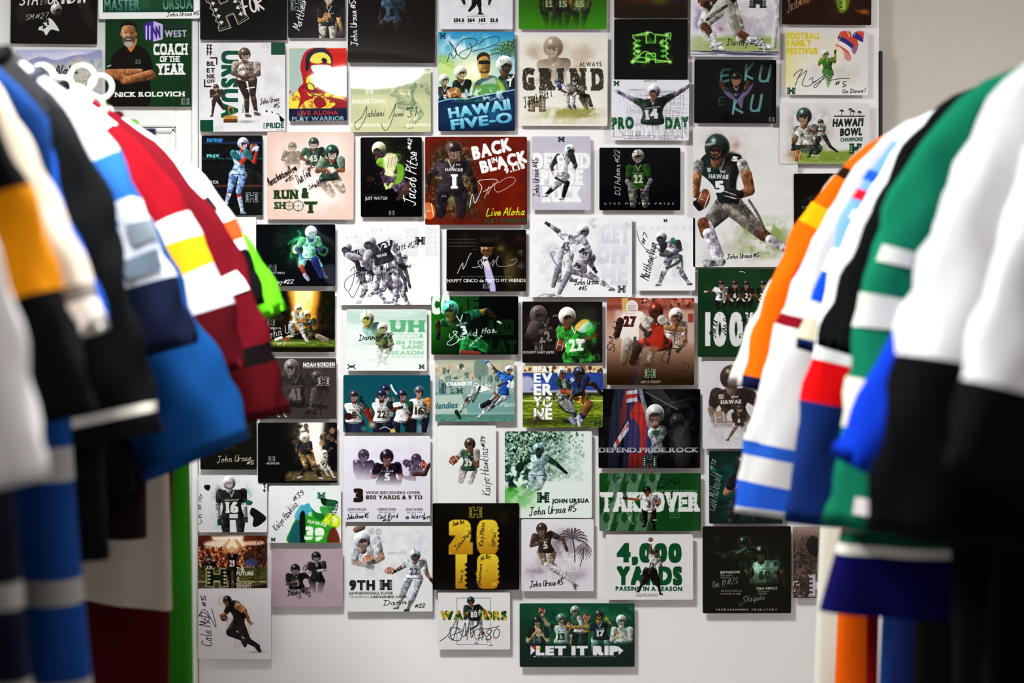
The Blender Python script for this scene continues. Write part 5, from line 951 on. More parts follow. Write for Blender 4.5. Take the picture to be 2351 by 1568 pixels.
man((669, 842, 17, -.25), (654, 872, 704, 866), (658, 932, 696, 934), ((640, 890, 650, 910), (722, 896, 714, 926, 1)), (), J='302828', K='7a6c68', H='a89e9a', M='b0a6a2', N='41', NC='9a908c', sl='3a3230', gl='8a807c', cuff='8a7e7a', tint=('1a1414', '62565', 'b4aaa6') if 0 else ('1a1414', '625654', 'b4aaa6'), folds=.9)
man((634, 908, 5, 0), (626, 914, 644, 914), (628, 930, 644, 930), (), ((634, 940, 640, 956), (646, 940, 656, 956)), J='3a3230', P='d0c4bc', K='b08a6a', H='8a807c', so='e8e0dc', sh='e8e0dc', word=False)
T('NOAH BORDEN', 696, 842.5, 769, 841.5, 10, 'ece6e2', 1, .05); line([(696, 844.5), (769, 843.5)], .7, 'ece6e2'); logoH(743, 875, 26, 20, '3a3230', 'c8c0bc', .8); SG('Noah Borden', 662, 932, 750, 938, 15, '0a0706', 1.5, 1, .4, .5); SG('#41', 700, 954, 736, 952, 13, '0a0706', 1.5)
poster(788, 861, 988, 993, '0d4a54', 'teal print of four white-jersey players in a row, signed', rot=-.1, lay=0)
vgrad(861, '0c4a56', 960, '12545a'); blob(800, 990, 40, 20, '2a7a70', .5); blob(975, 985, 30, 22, 'b0a0a8', .7)
def mate(x, hy, n, hd='4a3f48', sl='26403a', **k):
    man((x, hy, 12, k.pop('d', 0)), (x - 18, hy + 22, x + 18, hy + 22), (x - 14, hy + 62, x + 14, hy + 62), k.pop('A', ()), ((x - 12, hy + 90, x - 12, hy + 120, 1), (x + 12, hy + 90, x + 12, hy + 120, 1)), J='ecE8E6', P='1c1e34', K=k.pop('K', '8a4a34'), H=hd, M='8a848c', N=n, NC='3a2c22', sl=sl, folds=.45, **k)
mate(884, 895, None, '1c2440', A=()); mate(962, 898, '16', '55565f', d=-.2, A=((944, 930, 936, 950), (984, 928, 982, 950)), K='b87a5a'); cap(982, 920, 8, 988, 926, 8, 'e08a3a')
mate(924, 906, None, '2a2f48', d=.3, sl='1c4a36', A=((906, 942, 930, 936), (944, 948, 934, 976, 1)), K='8a5038'); line('898 884 902 894 910 904', 4, 'e8e4e4'); line([(932, 924), (946, 930)], 5, '1c4a36')
mate(813, 908, '8', '3a3440', A=((802, 950, 800, 950), (852, 944, 858, 976))); ell(800, 956, 10, 8, '3a1418'); cap(842, 944, 5, 858, 972, 4, '7a1c14'); cap(858, 976, 6, 862, 990, 5, '1a1014')
mate(876, 906, '22', '2a2840', d=-.05, A=((906, 942, 898, 938), (900, 940, 918, 936, 1)), K='6a3024')
cap(840, 944, 6, 852, 968, 4, '8a2c1c'); rect(800, 972, 842, 994, '2a2444', .8, 3); ell(886, 988, 16, 10, '14182c'); ell(902, 990, 6, 6, 'b8a44a'); line('872 985 884 980 896 986', 1.4, 'e8e4e8'); blob(835, 984, 8, 8, '2aa07a', .7); blob(855, 975, 9, 9, 'd8b890', .8); cap(930, 974, 5, 940, 968, 5, '2a1a16')
for a_, b_, c_, d_ in ((828, 962, 836, 912), (888, 970, 904, 914), (934, 982, 950, 936), (972, 980, 982, 930)): SG('Jcw Bd#', a_, b_, c_, d_, 12, '0c0c10', 1.3, 1, .3, 1.0)
poster(999, 827, 1181, 968, '7a9a92', 'print CHANGE IT of a tackle on a player in blue number 20', rot=.15, lay=0)
vgrad(827, 'b8a890', 880, '8aa098'); crowd(999, 838, 1181, 872, ('5a6a60', 'c8a888', '8a9488', 'd8c0a0', '3a4a4a', 'a89a88'), 4.5); rect(999, 827, 1181, 834, '8a9a8a', .6, 2); shape('1092 827 1116 827 1120 860 1090 864', '6a7a70', .9, 2); crowd(1000, 868, 1060, 905, ('4a6068', '6a7a7a', '3a4a50'), 5)
for k_ in range(40): line([(1012 + k_ * 4.3, 864), (1012 + k_ * 4.3, 905)], 1, '5a6a60' if k_ % 2 else 'a8a898', .6)
rect(999, 904, 1181, 950, '6f948e', .95, 1); poly([(999, 908), (1060, 906), (1075, 952), (999, 952)], 'a8b4a8', .9); T('Handies', 993, 939, 1050, 937, 15, '2a5a60', .95, .03, it=.2); T('Hawai Place', 1098, 937, 1184, 933, 11, 'b8c8c0', .8, .05, it=.2); rect(999, 950, 1181, 969, '4a7a72'); grass(999, 950, 1181, 968, '4a7468', '6a9084', .8); rect(999, 948, 1181, 952, 'a0b0a0', .6, 1)
man((1168, 848, 9, .2), (1152, 862, 1174, 866), (1146, 902, 1164, 908), ((1138, 850, 1118, 828), (1146, 886, 1132, 896, 1)), ((1128, 920, 1110, 944), (1138, 928, 1100, 956)), J='2a66b8', P='c8d0dc', K='6a4a3a', H='dcdce0', M='8a8a90', so='c0c8d8', sh='c8ccd4', gl='7aa8d0', folds=.7, word=False); T('20', 1162, 888, 1178, 892, 16, 'e4e8f0', 1, .06)
cap(1122, 836, 4, 1128, 844, 4, 'e8e0d8'); cap(1116, 832, 4, 1108, 828, 2, '6a9ac8')
man((1148, 902, 7, .5), (1118, 886, 1142, 892), (1092, 884, 1096, 900), ((1146, 912, 1136, 924, 1), (1140, 908, 1128, 920, 1)), ((1080, 916, 1058, 944), (1076, 910, 1052, 948)), J='d8d8d0', P='ccd2cc', K='7a5a44', H='d0d0cc', so='c8d0cc', sh='2a5a40', folds=.8, word=False, helm=False)
line('1102 888 1096 902 1086 922', 5, '22402c'); rect(1040, 948, 1060, 952, 'e8e4d8', .0); cap(1048, 946, 5, 1056, 960, 3, '1c3a28'); cap(1108, 932, 6, 1122, 924, 6, '26242a'); T('WARRIORS', 1088, 920, 1099, 896, 3, 'c8d0c8', .8, .03)
T("DON'T LIKE WHAT YOU GET", 1024, 875, 1108, 874, 4, 'c8ccc0', .6, .03); T('CHANGE IT', 1024, 886, 1084, 884.5, 8.5, 'f0eeea', 1, .06, it=.15); logoH(1055, 897, 20, 14, '2a4a34', '9aa89a', .6)
poster(1200, 840, 1384, 981, '4a5a2a', 'colourful print BEAT EVERYONE of a tackle on sunny grass', rot=.05, lay=2)
rect(1200, 840, 1384, 856, 'd0b890', 1); crowd(1200, 841, 1384, 858, ('5a3a2a', 'e0c8a0', '8a6a4a', 'f0dcb8', '3a2a28'), 3.4); rect(1200, 856, 1384, 900, '2c4484', 1, 1); shape('1200 866 1222 868 1224 892 1200 896', 'b8b0c0', .9, 3); smoke(1200, 856, 1384, 900, '5a74b0', .6, 24, .5); rect(1200, 896, 1384, 902, 'c8c0c0', .8, 1.5); rect(1200, 902, 1384, 930, '2f2c22', .9, 4); grass(1200, 906, 1384, 981, '4a5a18', '8a9a2c'); rect(1200, 918, 1384, 922, 'e0dc90', .8, 1.5); rect(1200, 948, 1384, 951, 'c0c060', .5, 1.5); rect(1200, 960, 1384, 978, '2a3210', .4, 5)
man((1290, 856, 11, .2), (1282, 874, 1304, 876), (1284, 908, 1304, 912), ((1290, 900, 1310, 902, 1), (1308, 900, 1322, 908, 1)), ((1300, 940, 1316, 950), (1316, 944, 1322, 962)), J='c8ccc4', P='b0b4ac', K='b05a3c', H='c0c4c4', M='3a2a28', sl='2a4a34', so='4a5494', sh='c8ccd8', folds=1.0, word=False, logo='222')
man((1330, 856, 14, .4), (1312, 876, 1346, 870), (1318, 906, 1338, 908), ((1362, 882, 1378, 900), (1334, 902, 1322, 908, 1)), ((1352, 934, 1328, 958), (1348, 940, 1334, 964)), J='26365c', P='b88a34', K='4a2c20', H='2a3454', M='26242c', so='3a4a8a', sh='d8dce0', gl='1c1414', cuff='2a1c18', folds=1.0, word=False, stripe='b8903a'); T('5', 1312, 878, 1320, 872, 8, 'c0c8d8', 1, .06); cap(1352, 928, 9, 1342, 946, 8, '8a5a34')
cap(1294, 928, 9, 1318, 944, 7, '9a9a94'); line('1284 930 1300 946 1322 950', 4, '22301f'); cap(1296, 966, 5, 1312, 968, 4, '3a3430'); cap(1310, 962, 5, 1318, 972, 5, '9aa0b8'); cap(1328, 958, 5, 1330, 976, 4, 'd0d4dc'); blob(1240, 968, 36, 10, '20180c', .9, .5)
for s_, y_, h_ in (('BEAT', 854, 13), ('EV', 878, 22), ('ER', 907, 26), ('YO', 935, 25), ('NE', 963, 26)): T(s_, 1225, y_, 1268, y_, h_, 'f2f0ee', 1, .05, .05)
smoke(1220, 940, 1262, 976, '3a3420', .9, 10, .5, 5); logoH(1372, 972, 20, 14, '2a4020', '6a7a50', .6, None); line('1234 924 1252 912 1246 958 1232 940 1258 906', 1.2, '0c0c0c'); SG('ahlani Tavai #31', 1260, 924, 1352, 918, 14, '0c0c0c', 1.2, 1, .3, .5)
# ---- sixth row
poster(1374, 893, 1608, 1075, '0c0b0d', 'dark print DEFEND.PRIDE.ROCK of a helmeted man beside a draped flag', rot=-.05, lay=0)
smoke(1520, 900, 1608, 1060, '4a4a50', .8, 14, .55, 5); smoke(1374, 920, 1420, 1060, '1c1a1e', .9, 16, .5, 4); poly([(1482, 893), (1520, 893), (1560, 940), (1500, 925)], '3a383c', .8); line([(1482, 900), (1555, 940)], 2.4, '8a8a90', .7, .6); line([(1520, 930), (1600, 912)], 3, '5a5a60', .6, 1)
poly([(1412, 893), (1436, 893), (1430, 1000), (1416, 1075), (1396, 1075), (1400, 960)], '2a2c40', 1); poly([(1438, 893), (1464, 893), (1478, 960), (1490, 1075), (1430, 1075), (1434, 960)], '2f3256', 1); shape('1462 916 1486 940 1500 1000 1496 1075 1440 1075 1452 985 1446 950', 'a8342a', 1, 1, 0); poly([(1436, 893), (1444, 893), (1438, 960), (1424, 990), (1424, 940)], '7a3434', .9)
for a_, c_ in ((0, 'c8c0c8'), (9, 'b0382f'), (18, 'c8c0c8')): poly([(1438, 898 + a_), (1462, 894 + a_), (1464, 903 + a_), (1438, 907 + a_)], c_, .9); poly([(1408 + a_ * .6, 1022 - a_), (1442, 965 + a_ * .7), (1444, 974 + a_ * .7), (1412 + a_ * .6, 1034 - a_)], c_, .9)
shape('1454 960 1470 990 1466 1040 1440 1030 1446 980', '3a3a68', .9, 1); shape('1486 970 1500 980 1500 1040 1482 1050', '3a3c6a', .9, 1); poly([(1464, 893), (1474, 893), (1510, 1030), (1500, 1030)], '9a9aa4', .8)
for k_ in range(8): line([(1402 + k_ * 13, 893), (1404 + k_ * 12, 1075)], 3, '000000', .3, 2)
man((1554, 968, 17, .1), (1540, 992, 1586, 990), (1546, 1050, 1584, 1050), (), (), J='3f3f44', K='4a4444', H='5a5a60', M='2a2a2e', tint=('060608', '3c3c40', '8a8a90'), folds=1.1, word=False, fade=(1000, 1070)); shape('1548 990 1580 984 1584 1060 1552 1070', '55524f', .6, 4)
man((1504, 950, 21, 0), (1494, 990, 1524, 986), (1496, 1044, 1520, 1044), (), (), J='b0b4b4', K='8a5a44', H='b8b4b0', M='4a4640', folds=.8, word=False, NC='2a4a3a', fade=(1010, 1060)); ell(1504, 971, 6, 5, 'b8aaa0', .5, 0, 1); shape('1496 990 1508 1004 1516 988', '1c4a34', .9, .6); T('HAWAII', 1500, 1028, 1524, 1012, 7, '1c1c20', .9, .05)
for y_ in (905, 928, 950, 995): line([(1400, y_), (1600, y_)], .5, '000', .6)
vgrad(1020, '060508', 1075, '060508', 0, .5); ws_ = win(1550, 890, 1610, 1080); y_, x_ = grid(ws_); put(*ws_, np.clip((x_ - 1560) / 50, 0, .9).astype(np.float32) + 0 * y_, col('040405'))
T('DEFEND.PRIDE.ROCK', 1375, 1038.5, 1603, 1038, 11, 'c8c4c8', .95, .03, slab=.13, c2='8a888c'); ws_ = win(1375, 1024, 1400, 1042); logoH(1491, 1060, 34, 27, '14241c', '6a746c', .8)
poster(1613, 829, 1815, 1030, 'cfc8cb', 'light grey print of player 6 in black with a football', rot=.05, lay=0)
smoke(1613, 930, 1800, 1030, 'b0a6a6', .8, 22, .5, 4); mottle('d8d2d4', .5, 40); smoke(1620, 950, 1760, 985, '8a807c', .7, 14, .52, 5, 2)
man((1679, 866, 26, .25), (1646, 906, 1716, 902), (1660, 968, 1712, 968), ((1634, 940, 1640, 966), (1740, 930, 1748, 958)), (), J='2c2422', K='8a7a74', H='3a302e', M='3f3634', N=None, sl='322826', gl='8a7c76', cuff='a89a94', tint=SEP, folds=.8, word=False, fade=(945, 990), stripe='8a7e78')
T('HAWAII', 1655, 928, 1701, 926, 9, 'dcd6d4', 1, .05, slab=.12); ua(1690, 911, 9, 'cfc8c4'); rect(1650, 905, 1661, 916, 'b0a8a4', .9, .3); T('6', 1668, 966, 1688, 966, 26, 'cfc8c4', .9, .07); ballp(1652, 958, 16, 14, -10, '8a7e7a', 'dcd4d0'); T('5', 1708, 886, 1718, 886, 8, 'cfc8c4', .9, .05); blob(1676, 840, 20, 16, 'b0a8a8', .0)
man((1698, 938, 8, 0), (1684, 952, 1708, 952), (1690, 976, 1704, 976), ((1684, 966, 1690, 970, 1), (1710, 964, 1704, 968, 1)), ((1686, 986, 1672, 1008), (1712, 988, 1722, 992)), J='2a2220', P='c0b4ae', K='4a3c36', H='3a302c', so='8a807a', sh='6a605a', N='6', tint=SEP, folds=.9, word=False)
splat(1700, 990, 80, 40, 90, '4a403e', .6); T('RUN', 1761, 876, 1776, 876, 6, '222', 1, .06); T('SH', 1761, 889, 1772, 889, 7.5, '222', 1, .06); SG('Gary', 1742, 1006, 1764, 1002, 10, '0c0c0c', 1.5); ell(1776, 886, 3.4, 3.6, '2a2a2a'); ell(1776, 886, 2.4, 2.6, 'cfc8cb')
poster(460, 935, 589, 1078, '15100c', 'dark brown print below the sleeves with silver autograph', rot=0, lay=0)
smoke(500, 940, 590, 1040, '332a24', .8, 12, .52, 5); shape('508 1010 524 1004 526 1024 516 1032', '55585c', .5, 1.5); SG('John Ursua', 497, 1062, 577, 1057, 14, 'c4bca8', 1.3, .95); SG('#5', 566, 1067, 582, 1066, 8, 'c4bca8', 1.3)
poster(592, 970, 774, 1109, '0c0a0b', 'black print RELENTLESS of a runner before a white burst', rot=.1, lay=1)
blob(710, 1000, 40, 60, 'e8d0b0', .8, .6); shape('694 960 742 960 738 1020 752 1080 716 1060 690 1010', 'f4e8d8', .9, 7); blob(724, 1010, 22, 40, 'fffaf0', .8); crowd(672, 974, 704, 1030, ('4a3a2c', '1a1412', '8a6a4a', '2a201a'), 4, a=.7); crowd(738, 974, 774, 1040, ('3a2e26', '6a5040', '14100e', '9a7a5a'), 4, a=.8)
rect(660, 1082, 774, 1102, '6a5a3a', .8, 4); grass(655, 1084, 774, 1102, '4a3e28', '8a7a50', .6)
man((700, 1004, 11, -.1), (686, 1016, 710, 1018), (694, 1042, 712, 1042), ((682, 1034, 694, 1040, 1), (714, 1030, 702, 1032, 1)), ((702, 1070, 690, 1094), (722, 1074, 736, 1096)), J='3a343c', P='b08c5a', K='6a4830', H='e8dccc', M='c8a890', so='2a2420', sh='c8c0b8', folds=.9, word=False)
man((745, 1040, 7, 0), (738, 1044, 752, 1046), (738, 1058, 748, 1058), (), ((756, 1076, 766, 1094), (744, 1074, 752, 1090)), J='f0e4d4', P='e8dcc8', K='b09070', H='f4e8d8', so='d8d0c8', sh='e0d8d0', folds=.6, word=False); blob(700, 1000, 14, 12, 'fff6e8', .5)
logoH(624, 1053, 15, 11, '1a1a1a', 'b0b4ac', .6); T('BE', 607, 1066, 611, 1066, 4, '5a544c', .7, .03); T('RELENTLESS', 613, 1066, 642, 1066, 4.4, 'e4e0dc', 1, .06); line('660 1076 672 1066 668 1098 656 1094 676 1064', 1.2, '080606'); SG('ahlani Tavai #31', 676, 1078, 754, 1070, 12, '080606', 1.3, 1, .3, .6)
poster(790, 1001, 988, 1198, 'd8d0da', 'lilac print 3 WIDE RECEIVERS of three players above signatures', rot=-.05, lay=0)
vgrad(1001, 'dcd4de', 1198, 'd4ccd6'); logoH(888, 1034, 140, 60, None, 'c4b8c4', .9, None, .7); smoke(800, 1020, 985, 1110, 'b8a8bc', .6, 26, .5)
VT = ('1c1420', '74607a', 'dcd0dc')
man((835, 1045, 13, .1), (818, 1062, 852, 1064), (822, 1100, 850, 1100), ((816, 1084, 824, 1098), (858, 1080, 850, 1096)), (), J='3a2c40', K='6a5068', H='3a3040', M='8a7a8a', tint=VT, folds=.8, fade=(1060, 1108), word=False, al=.95); T('5', 813, 1060, 820, 1062, 7, 'dcd4dc', .9, .05)
man((956, 1054, 12, .1), (932, 1062, 962, 1076), (930, 1098, 950, 1104), ((950, 1064, 966, 1060), (972, 1090, 984, 1070, 1)), (), J='4a3c50', K='5a4048', H='34283a', M='7a6a7a', tint=VT, folds=.8, fade=(1070, 1120), word=False, al=.95); T('6', 926, 1092, 940, 1092, 20, 'd8ccd8', .9, .07, it=.1); ballp(972, 1067, 8, 9, 0, '8a3030'); cap(950, 1088, 5, 976, 1088, 5, '5a3c38'); cap(976, 1086, 5, 985, 1068, 4, '4a3030')
man((888, 1048, 16, .1), (866, 1072, 912, 1070), (870, 1112, 908, 1112), ((858, 1094, 874, 1088, 1), (920, 1092, 918, 1106)), (), J='22182a', K='8a5444', H='2a2030', M='6a5a66', N='5', NC='e0d8e0', folds=.6, fade=(1084, 1118), gl='1a141c'); ell(880, 1034, 6, 3, 'e8e0e8', .5, -20, 1)
T('3', 812, 1152, 834, 1152, 30, '2a1a14', 1, .09, slab=.03); T('WIDE RECEIVERS OVER', 840, 1134, 965, 1134, 6, '3a2620', 1, .03, slab=.12); T('800 YARDS & 9 TD', 840, 1146, 970, 1146, 9, '2a1a14', 1, .04, slab=.12)
for s_, q_, a_, b_, g_ in (('JOHN URSUA', '1,343 YDS, 16 TD', 798, 841, 'John Ursua #5'), ('CEDRIC BYRD', '939 YDS, 9 TD', 867, 910, 'Ced Byrd'), ('JOJO WARD', '865 YDS, 9 TD', 932, 971, 'm Ward')): T(s_, a_, 1172, b_, 1172, 5.5, '3a2620', 1, .035); T(q_, a_ + 3, 1177.5, b_ - 3, 1177.5, 3, '4a3630', 1, .02); SG(g_, a_ - 2, 1192, b_ + 4, 1188, 10, '0c0a0c', 1.4, 1, .3, .5)
SG('#6', 878, 1197, 896, 1196, 5, '0c0a0c', 1.3); SG('#19', 972, 1194, 988, 1190, 6, '0c0a0c', 1.3)
poster(1006, 977, 1139, 1168, 'dcd7d4', 'white print of running player 39 in green, autograph up the side', rot=0, lay=0)
mottle('e2dedb', .5, 40)
man((1079, 1019, 13, -.1), (1062, 1038, 1094, 1038), (1064, 1078, 1086, 1080), ((1052, 1050, 1044, 1060), (1096, 1070, 1082, 1054, 1)), ((1058, 1104, 1050, 1130, 1), (1080, 1106, 1078, 1130, 1)), J='34503c', P='b8aca6', K='8a5a40', H='4a4038', M='4a3c30', N='39', NC='d0ccc8', sl='b0a49c', ball=(1042, 1056, 12, 9, -35, '6a4028'), fade=(1084, 1140), folds=.7)
SG('Kaiyo Hawkins', 1126, 1140, 1118, 1030, 18, '0c0c0c', 1.3, 1, .3, .5); SG('#39', 1114, 1027, 1114, 1004, 10, '0c0c0c', 1.6)
poster(1159, 990, 1359, 1189, 'd0dcd0', 'mint green print of a receiver fading into haze before a crowd', rot=.05, lay=0)
rect(1159, 990, 1300, 1100, '5a7a68', .8, 10); [crowd(1159, 990, x_, 1104, ('1c2c24', '3a5a48', '8aa890', 'c8dcc8', '0c1a14', '5a7a68', 'a8c0a8'), 2, 700, .85) for x_ in (1240, 1280, 1310, 1340)]; crowd(1165, 1062, 1250, 1125, ('10241c', '2a4a3c', 'dcecdc', '6a8a78'), 5, 120, .9); vgrad(1110, '6ab05a', 1190, 'c8dcc0', 0, 0); rect(1159, 1118, 1230, 1165, '4a9a3a', .8, 8); smoke(1159, 1115, 1260, 1189, 'b8d8a8', .9, 18, .5, 4)
ws_ = win(1159, 990, 1359, 1189); y_, x_ = grid(ws_); t_ = np.clip((x_ - 1210 + (y_ - 1090) * .75) / 110, 0, 1); put(*ws_, (t_ * (.75 + .5 * (noise(t_.shape[0], t_.shape[1], 30, 77) - .5))).clip(0, 1).astype(np.float32), col('dde6dc')); smoke(1240, 1010, 1345, 1110, 'a8c4b4', .7, 14, .55, 5); blob(1300, 1030, 14, 16, '9abcb8', .5, .5)
man((1237, 1030, 13, -.1), (1222, 1048, 1256, 1052), (1222, 1090, 1246, 1092), ((1202, 1064, 1192, 1082), (1278, 1066, 1296, 1082)), ((1222, 1112, 1200, 1134), (1240, 1116, 1216, 1130)), J='b8d0d8', P='b0c8cc', K='26382f', H='8aa8b0', M='2a4a48', N='5', NC='5a7a78', sl='2a5a40', so='b8ccc0', sh='a8bcb0', gl='1c2a24', folds=.9, stripe='4a6a78', fade=(1095, 1150)); ell(1194, 1072, 9, 12, '1a2a22', .9, 20)
line('1238 1094 1226 1114 1206 1128', 5, '8ab0b0', .7); logoH(1247, 1142, 29, 24, '1c3a26', '3a4a3c', .9, 'dce6dc'); T('JOHN URSUA', 1267, 1155, 1352, 1154, 10, '22301f', 1, .055); SG('John Ursua #5', 1214, 1183, 1322, 1174, 17, '0c100c', 2)
poster(1376, 1086, 1609, 1219, '14441c', 'green print TAKEOVER with a stiff-arming player and diamond bands', rot=.1, lay=0)
mottle('185020', .5, 50)
for k_ in range(3):
    x_ = 1402 + k_ * 42; poly([(x_ + 4, 1086), (x_ + 30, 1086), (x_ - 2, 1219), (x_ - 30, 1219)], '7a8a7c', .6)
    for q_ in range(3): y_ = 1096 + q_ * 46; xx = x_ + 14 - (y_ - 1086) * .24; poly([(xx, y_ - 14), (xx + 11, y_), (xx, y_ + 14), (xx - 11, y_)], '14441c', .9); poly([(xx - 16, y_ - 12), (xx - 4, y_), (xx - 20, y_ + 12)], '8a988a', .35); poly([(xx + 16, y_ + 10), (xx + 4, y_), (xx + 20, y_ - 10)], '9aa69a', .35)
man((1420, 1098, 10, 0), (1408, 1118, 1432, 1118), (1410, 1160, 1430, 1160), (), ((1406, 1190, 1398, 1214), (1444, 1180, 1450, 1200)), J='6a7a6a', P='7a887a', K='6a766a', H='4a5a4a', al=.35, word=False)
T('TAKEOVER', 1379, 1174, 1606, 1174, 44, 'dcd8d6', 1, .07, .04, slab=.05)
for k_ in range(8):
    for q_ in range(3): poly([(1396 + k_ * 28, 1142 + q_ * 9), (1396 + k_ * 28, 1149 + q_ * 9), (1399 + k_ * 28, 1145 + q_ * 9)], '1c4a24', .8)
for x_, y_ in ((1450, 1124), (1549, 1178)): line([(x_ - 10, y_ - 10), (x_ + 10, y_ - 10), (x_ + 10, y_ + 10), (x_ - 10, y_ + 10), (x_ - 10, y_ - 10)], 1.4, '7a9a7c', .6); line([(x_ + 5 * math.cos(t * .5), y_ + 5 * math.sin(t * .5)) for t in range(14)], 1.4, '7a9a7c', .6)
man((1486, 1126, 9, -.1), (1478, 1140, 1506, 1140), (1480, 1172, 1500, 1172), ((1464, 1147, 1436, 1144), (1514, 1148, 1510, 1156)), ((1482, 1196, 1480, 1206), (1500, 1198, 1502, 1214)), J='dcd8d4', P='1c120e', K='9a6034', H='16120f', M='3a2c24', N='3', NC='2a2420', so='16120f', sh='16120f', ball=(1509, 1156, 9, 6, -20, '5a3420'), folds=.6, sl='dcd8d4', gl='1a1410'); rect(1488, 1172, 1497, 1176, 'd8d4d0'); rect(1499, 1193, 1508, 1195, 'd8d4d0')
T('JASON-MATTHEW SHARSH', 1501, 1128.5, 1600, 1128.5, 3.4, 'b0bcb0', .9, .02, gap=.1); line('1508 1118 1520 1120 1530 1110 1524 1098 1512 1108 1516 1120 1540 1106 1538 1100 1544 1106 1552 1098 1562 1098', 1.5, '06140a'); SG('#3', 1546, 1114, 1562, 1112, 8, '06140a', 1.4)
poster(1628, 1035, 1797, 1202, '08201c', 'dark teal print of quarterback 15 holding a ball with both hands', rot=.05, lay=0)
smoke(1628, 1035, 1797, 1202, '0c4a42', .9, 20, .52, 4); blob(1732, 1052, 12, 10, '2a9a86', .7, .6); blob(1640, 1078, 10, 8, '2aa890', .6, .6); streaks(1640, 1140, 1700, 1180, '2aa890', .5, n=16); blob(1780, 1180, 20, 20, '12503a', .6, .5)
man((1707, 1066, 22, .45), (1686, 1100, 1734, 1098), (1690, 1160, 1734, 1160), ((1668, 1130, 1698, 1112, 1), (1742, 1126, 1712, 1110, 1)), ((1684, 1196, 1680, 1230, 1), (1742, 1196, 1748, 1230, 1)), J='1c1820', P='221e28', K='a8745a', H='2a262c', M='2a2428', N=None, sl='1c1820', gl='a8745a', ball=(1709, 1112, 11, 15, -10, '6a2c22'), folds=.6, word=False); T('15', 1697, 1142, 1724, 1141, 20, 'dcd4d0', 1, .07); ballp(1708, 1110, 11, 15, -12, '6a2c22', 'd8c8bc'); cap(1694, 1118, 5, 1704, 1104, 4, 'b07c5e'); cap(1716, 1100, 5, 1724, 1114, 5, 'b07c5e'); line([(1690, 1157), (1732, 1160)], 1.6, 'c8c4c0', .8)
SG('Cole McDonald', 1642, 1176, 1656, 1090, 24, 'a8b0ac', 1.1, .9, .3, .5); SG('#13', 1636, 1080, 1644, 1058, 9, 'a8b0ac', 1.1)
# ---- lower rows
poster(455, 1091, 613, 1222, 'd6cfd2', 'white print of player 16 with green splashes and island shapes', rot=.05, lay=0)
mottle('e0dadc', .5, 40); blob(500, 1130, 16, 20, '2a6a50', .6, .8); blob(565, 1130, 16, 18, '2a6a50', .7, .8); blob(500, 1195, 24, 30, '4a9a80', .5, .7); blob(562, 1180, 18, 30, '6aa890', .4, .7); splat(530, 1140, 60, 40, 90, '2a5a48', .6)
man((526, 1108, 15, 0), (505, 1132, 558, 1130), (516, 1190, 552, 1190), ((500, 1164, 503, 1196), (562, 1164, 565, 1190)), ((520, 1230, 520, 1260, 1), (552, 1226, 552, 1250, 1)), J='2f2a28', P='3a3430', K='b0a4a4', H='c4bcbc', M='5a524e', N='16', NC='dcd6d4', sl='3a3430', gl='24403a', folds=.8, lt=0); rect(527, 1180, 546, 1190, 'dcd6d4', .9); ell(526, 1110, 9, 9, 'c8c0c0', .5, 0, 2)
shape('468 1116 474 1113 483 1115 480 1126 472 1124', '1c1416'); shape('578 1166 592 1172 611 1188 604 1200 588 1210 580 1206 582 1190 574 1180', '1c1416'); shape('566 1148 580 1152 576 1160 566 1158', '1c5a44'); SG('Ch #16', 462, 1206, 464, 1136, 12, '0c0c0c', 1.1, 1, .2, .6)
for k_ in range(3): poly([(603 + (k_ % 2) * 4, 1110 + k_ * 7), (611, 1110 + k_ * 7), (607, 1117 + k_ * 7)], '1c1416')
poster(618, 1115, 783, 1246, 'dcdad8', 'white print of player 39 in blue-to-yellow rainbow colour', rot=.1, lay=0)
splat(680, 1150, 60, 40, 40, '4a6a5a', .5); splat(700, 1118, 50, 8, 20, '2a6a9a', .6)
shape('662 1246 668 1214 676 1196 690 1176 694 1160 716 1156 730 1160 740 1178 762 1180 778 1188 780 1206 766 1216 758 1230 752 1246', '3a9a2a', 1, .3); shape('662 1246 668 1216 678 1198 690 1190 692 1246', '1c5a64', .95, 2); shape('684 1168 694 1158 712 1158 718 1176 700 1184 690 1196 676 1188', '4a9ab8', .9, 1.5); shape('688 1184 700 1178 700 1246 690 1246', '0c1412', .95, 1.5); shape('750 1182 768 1182 780 1192 776 1210 756 1206 740 1200', 'dce02a', .95, 4); blob(766, 1194, 10, 10, 'fcfcc0', .8); shape('756 1220 770 1212 780 1246 752 1246', '6a2410', .95, 2); shape('716 1166 732 1172 746 1186 736 1196 722 1186', '1c6a34', .9, 1); mottle('1c5a14', .35, 8, .55, 6, (695, 1180, 765, 1246))
shape('710 1150 716 1130 732 1120 754 1122 770 1134 776 1150 770 1162 752 1164 742 1178 726 1176 714 1164', 'd8e0d8', 1, .3); shape('736 1142 752 1146 774 1150 772 1158 752 1162 740 1158', '0e2a18', 1, .4); shape('750 1150 772 1152 768 1172 752 1170', '2a6a3a', .8, 1); shape('735 1164 752 1164 760 1176 740 1180', '2f8a3a', .9, 1); logoH(738, 1138, 20, 15, '2a5a48', None, tri='dcdad8')
for y_ in (1160, 1168, 1176): line([(754, y_), (774, y_ + 2)], 1.3, '1a1a1a')
line('776 1154 774 1168 766 1182 758 1172', 1.5, '1a1a1a'); line([(764, 1158), (762, 1178)], 1.2, '1a1a1a'); T('HAWAII', 706, 1200, 748, 1210, 8, 'e0e8dc', 1, .04, slab=.1); T('39', 698, 1238, 742, 1243, 30, 'e0ecd8', 1, .08); rect(698, 1230, 746, 1232, '3a9a2a', .9); rect(708, 1176, 716, 1186, 'c8e0dc', .7, .4); T('9', 692, 1160, 702, 1160, 6, 'dcecf0', 1, .05)
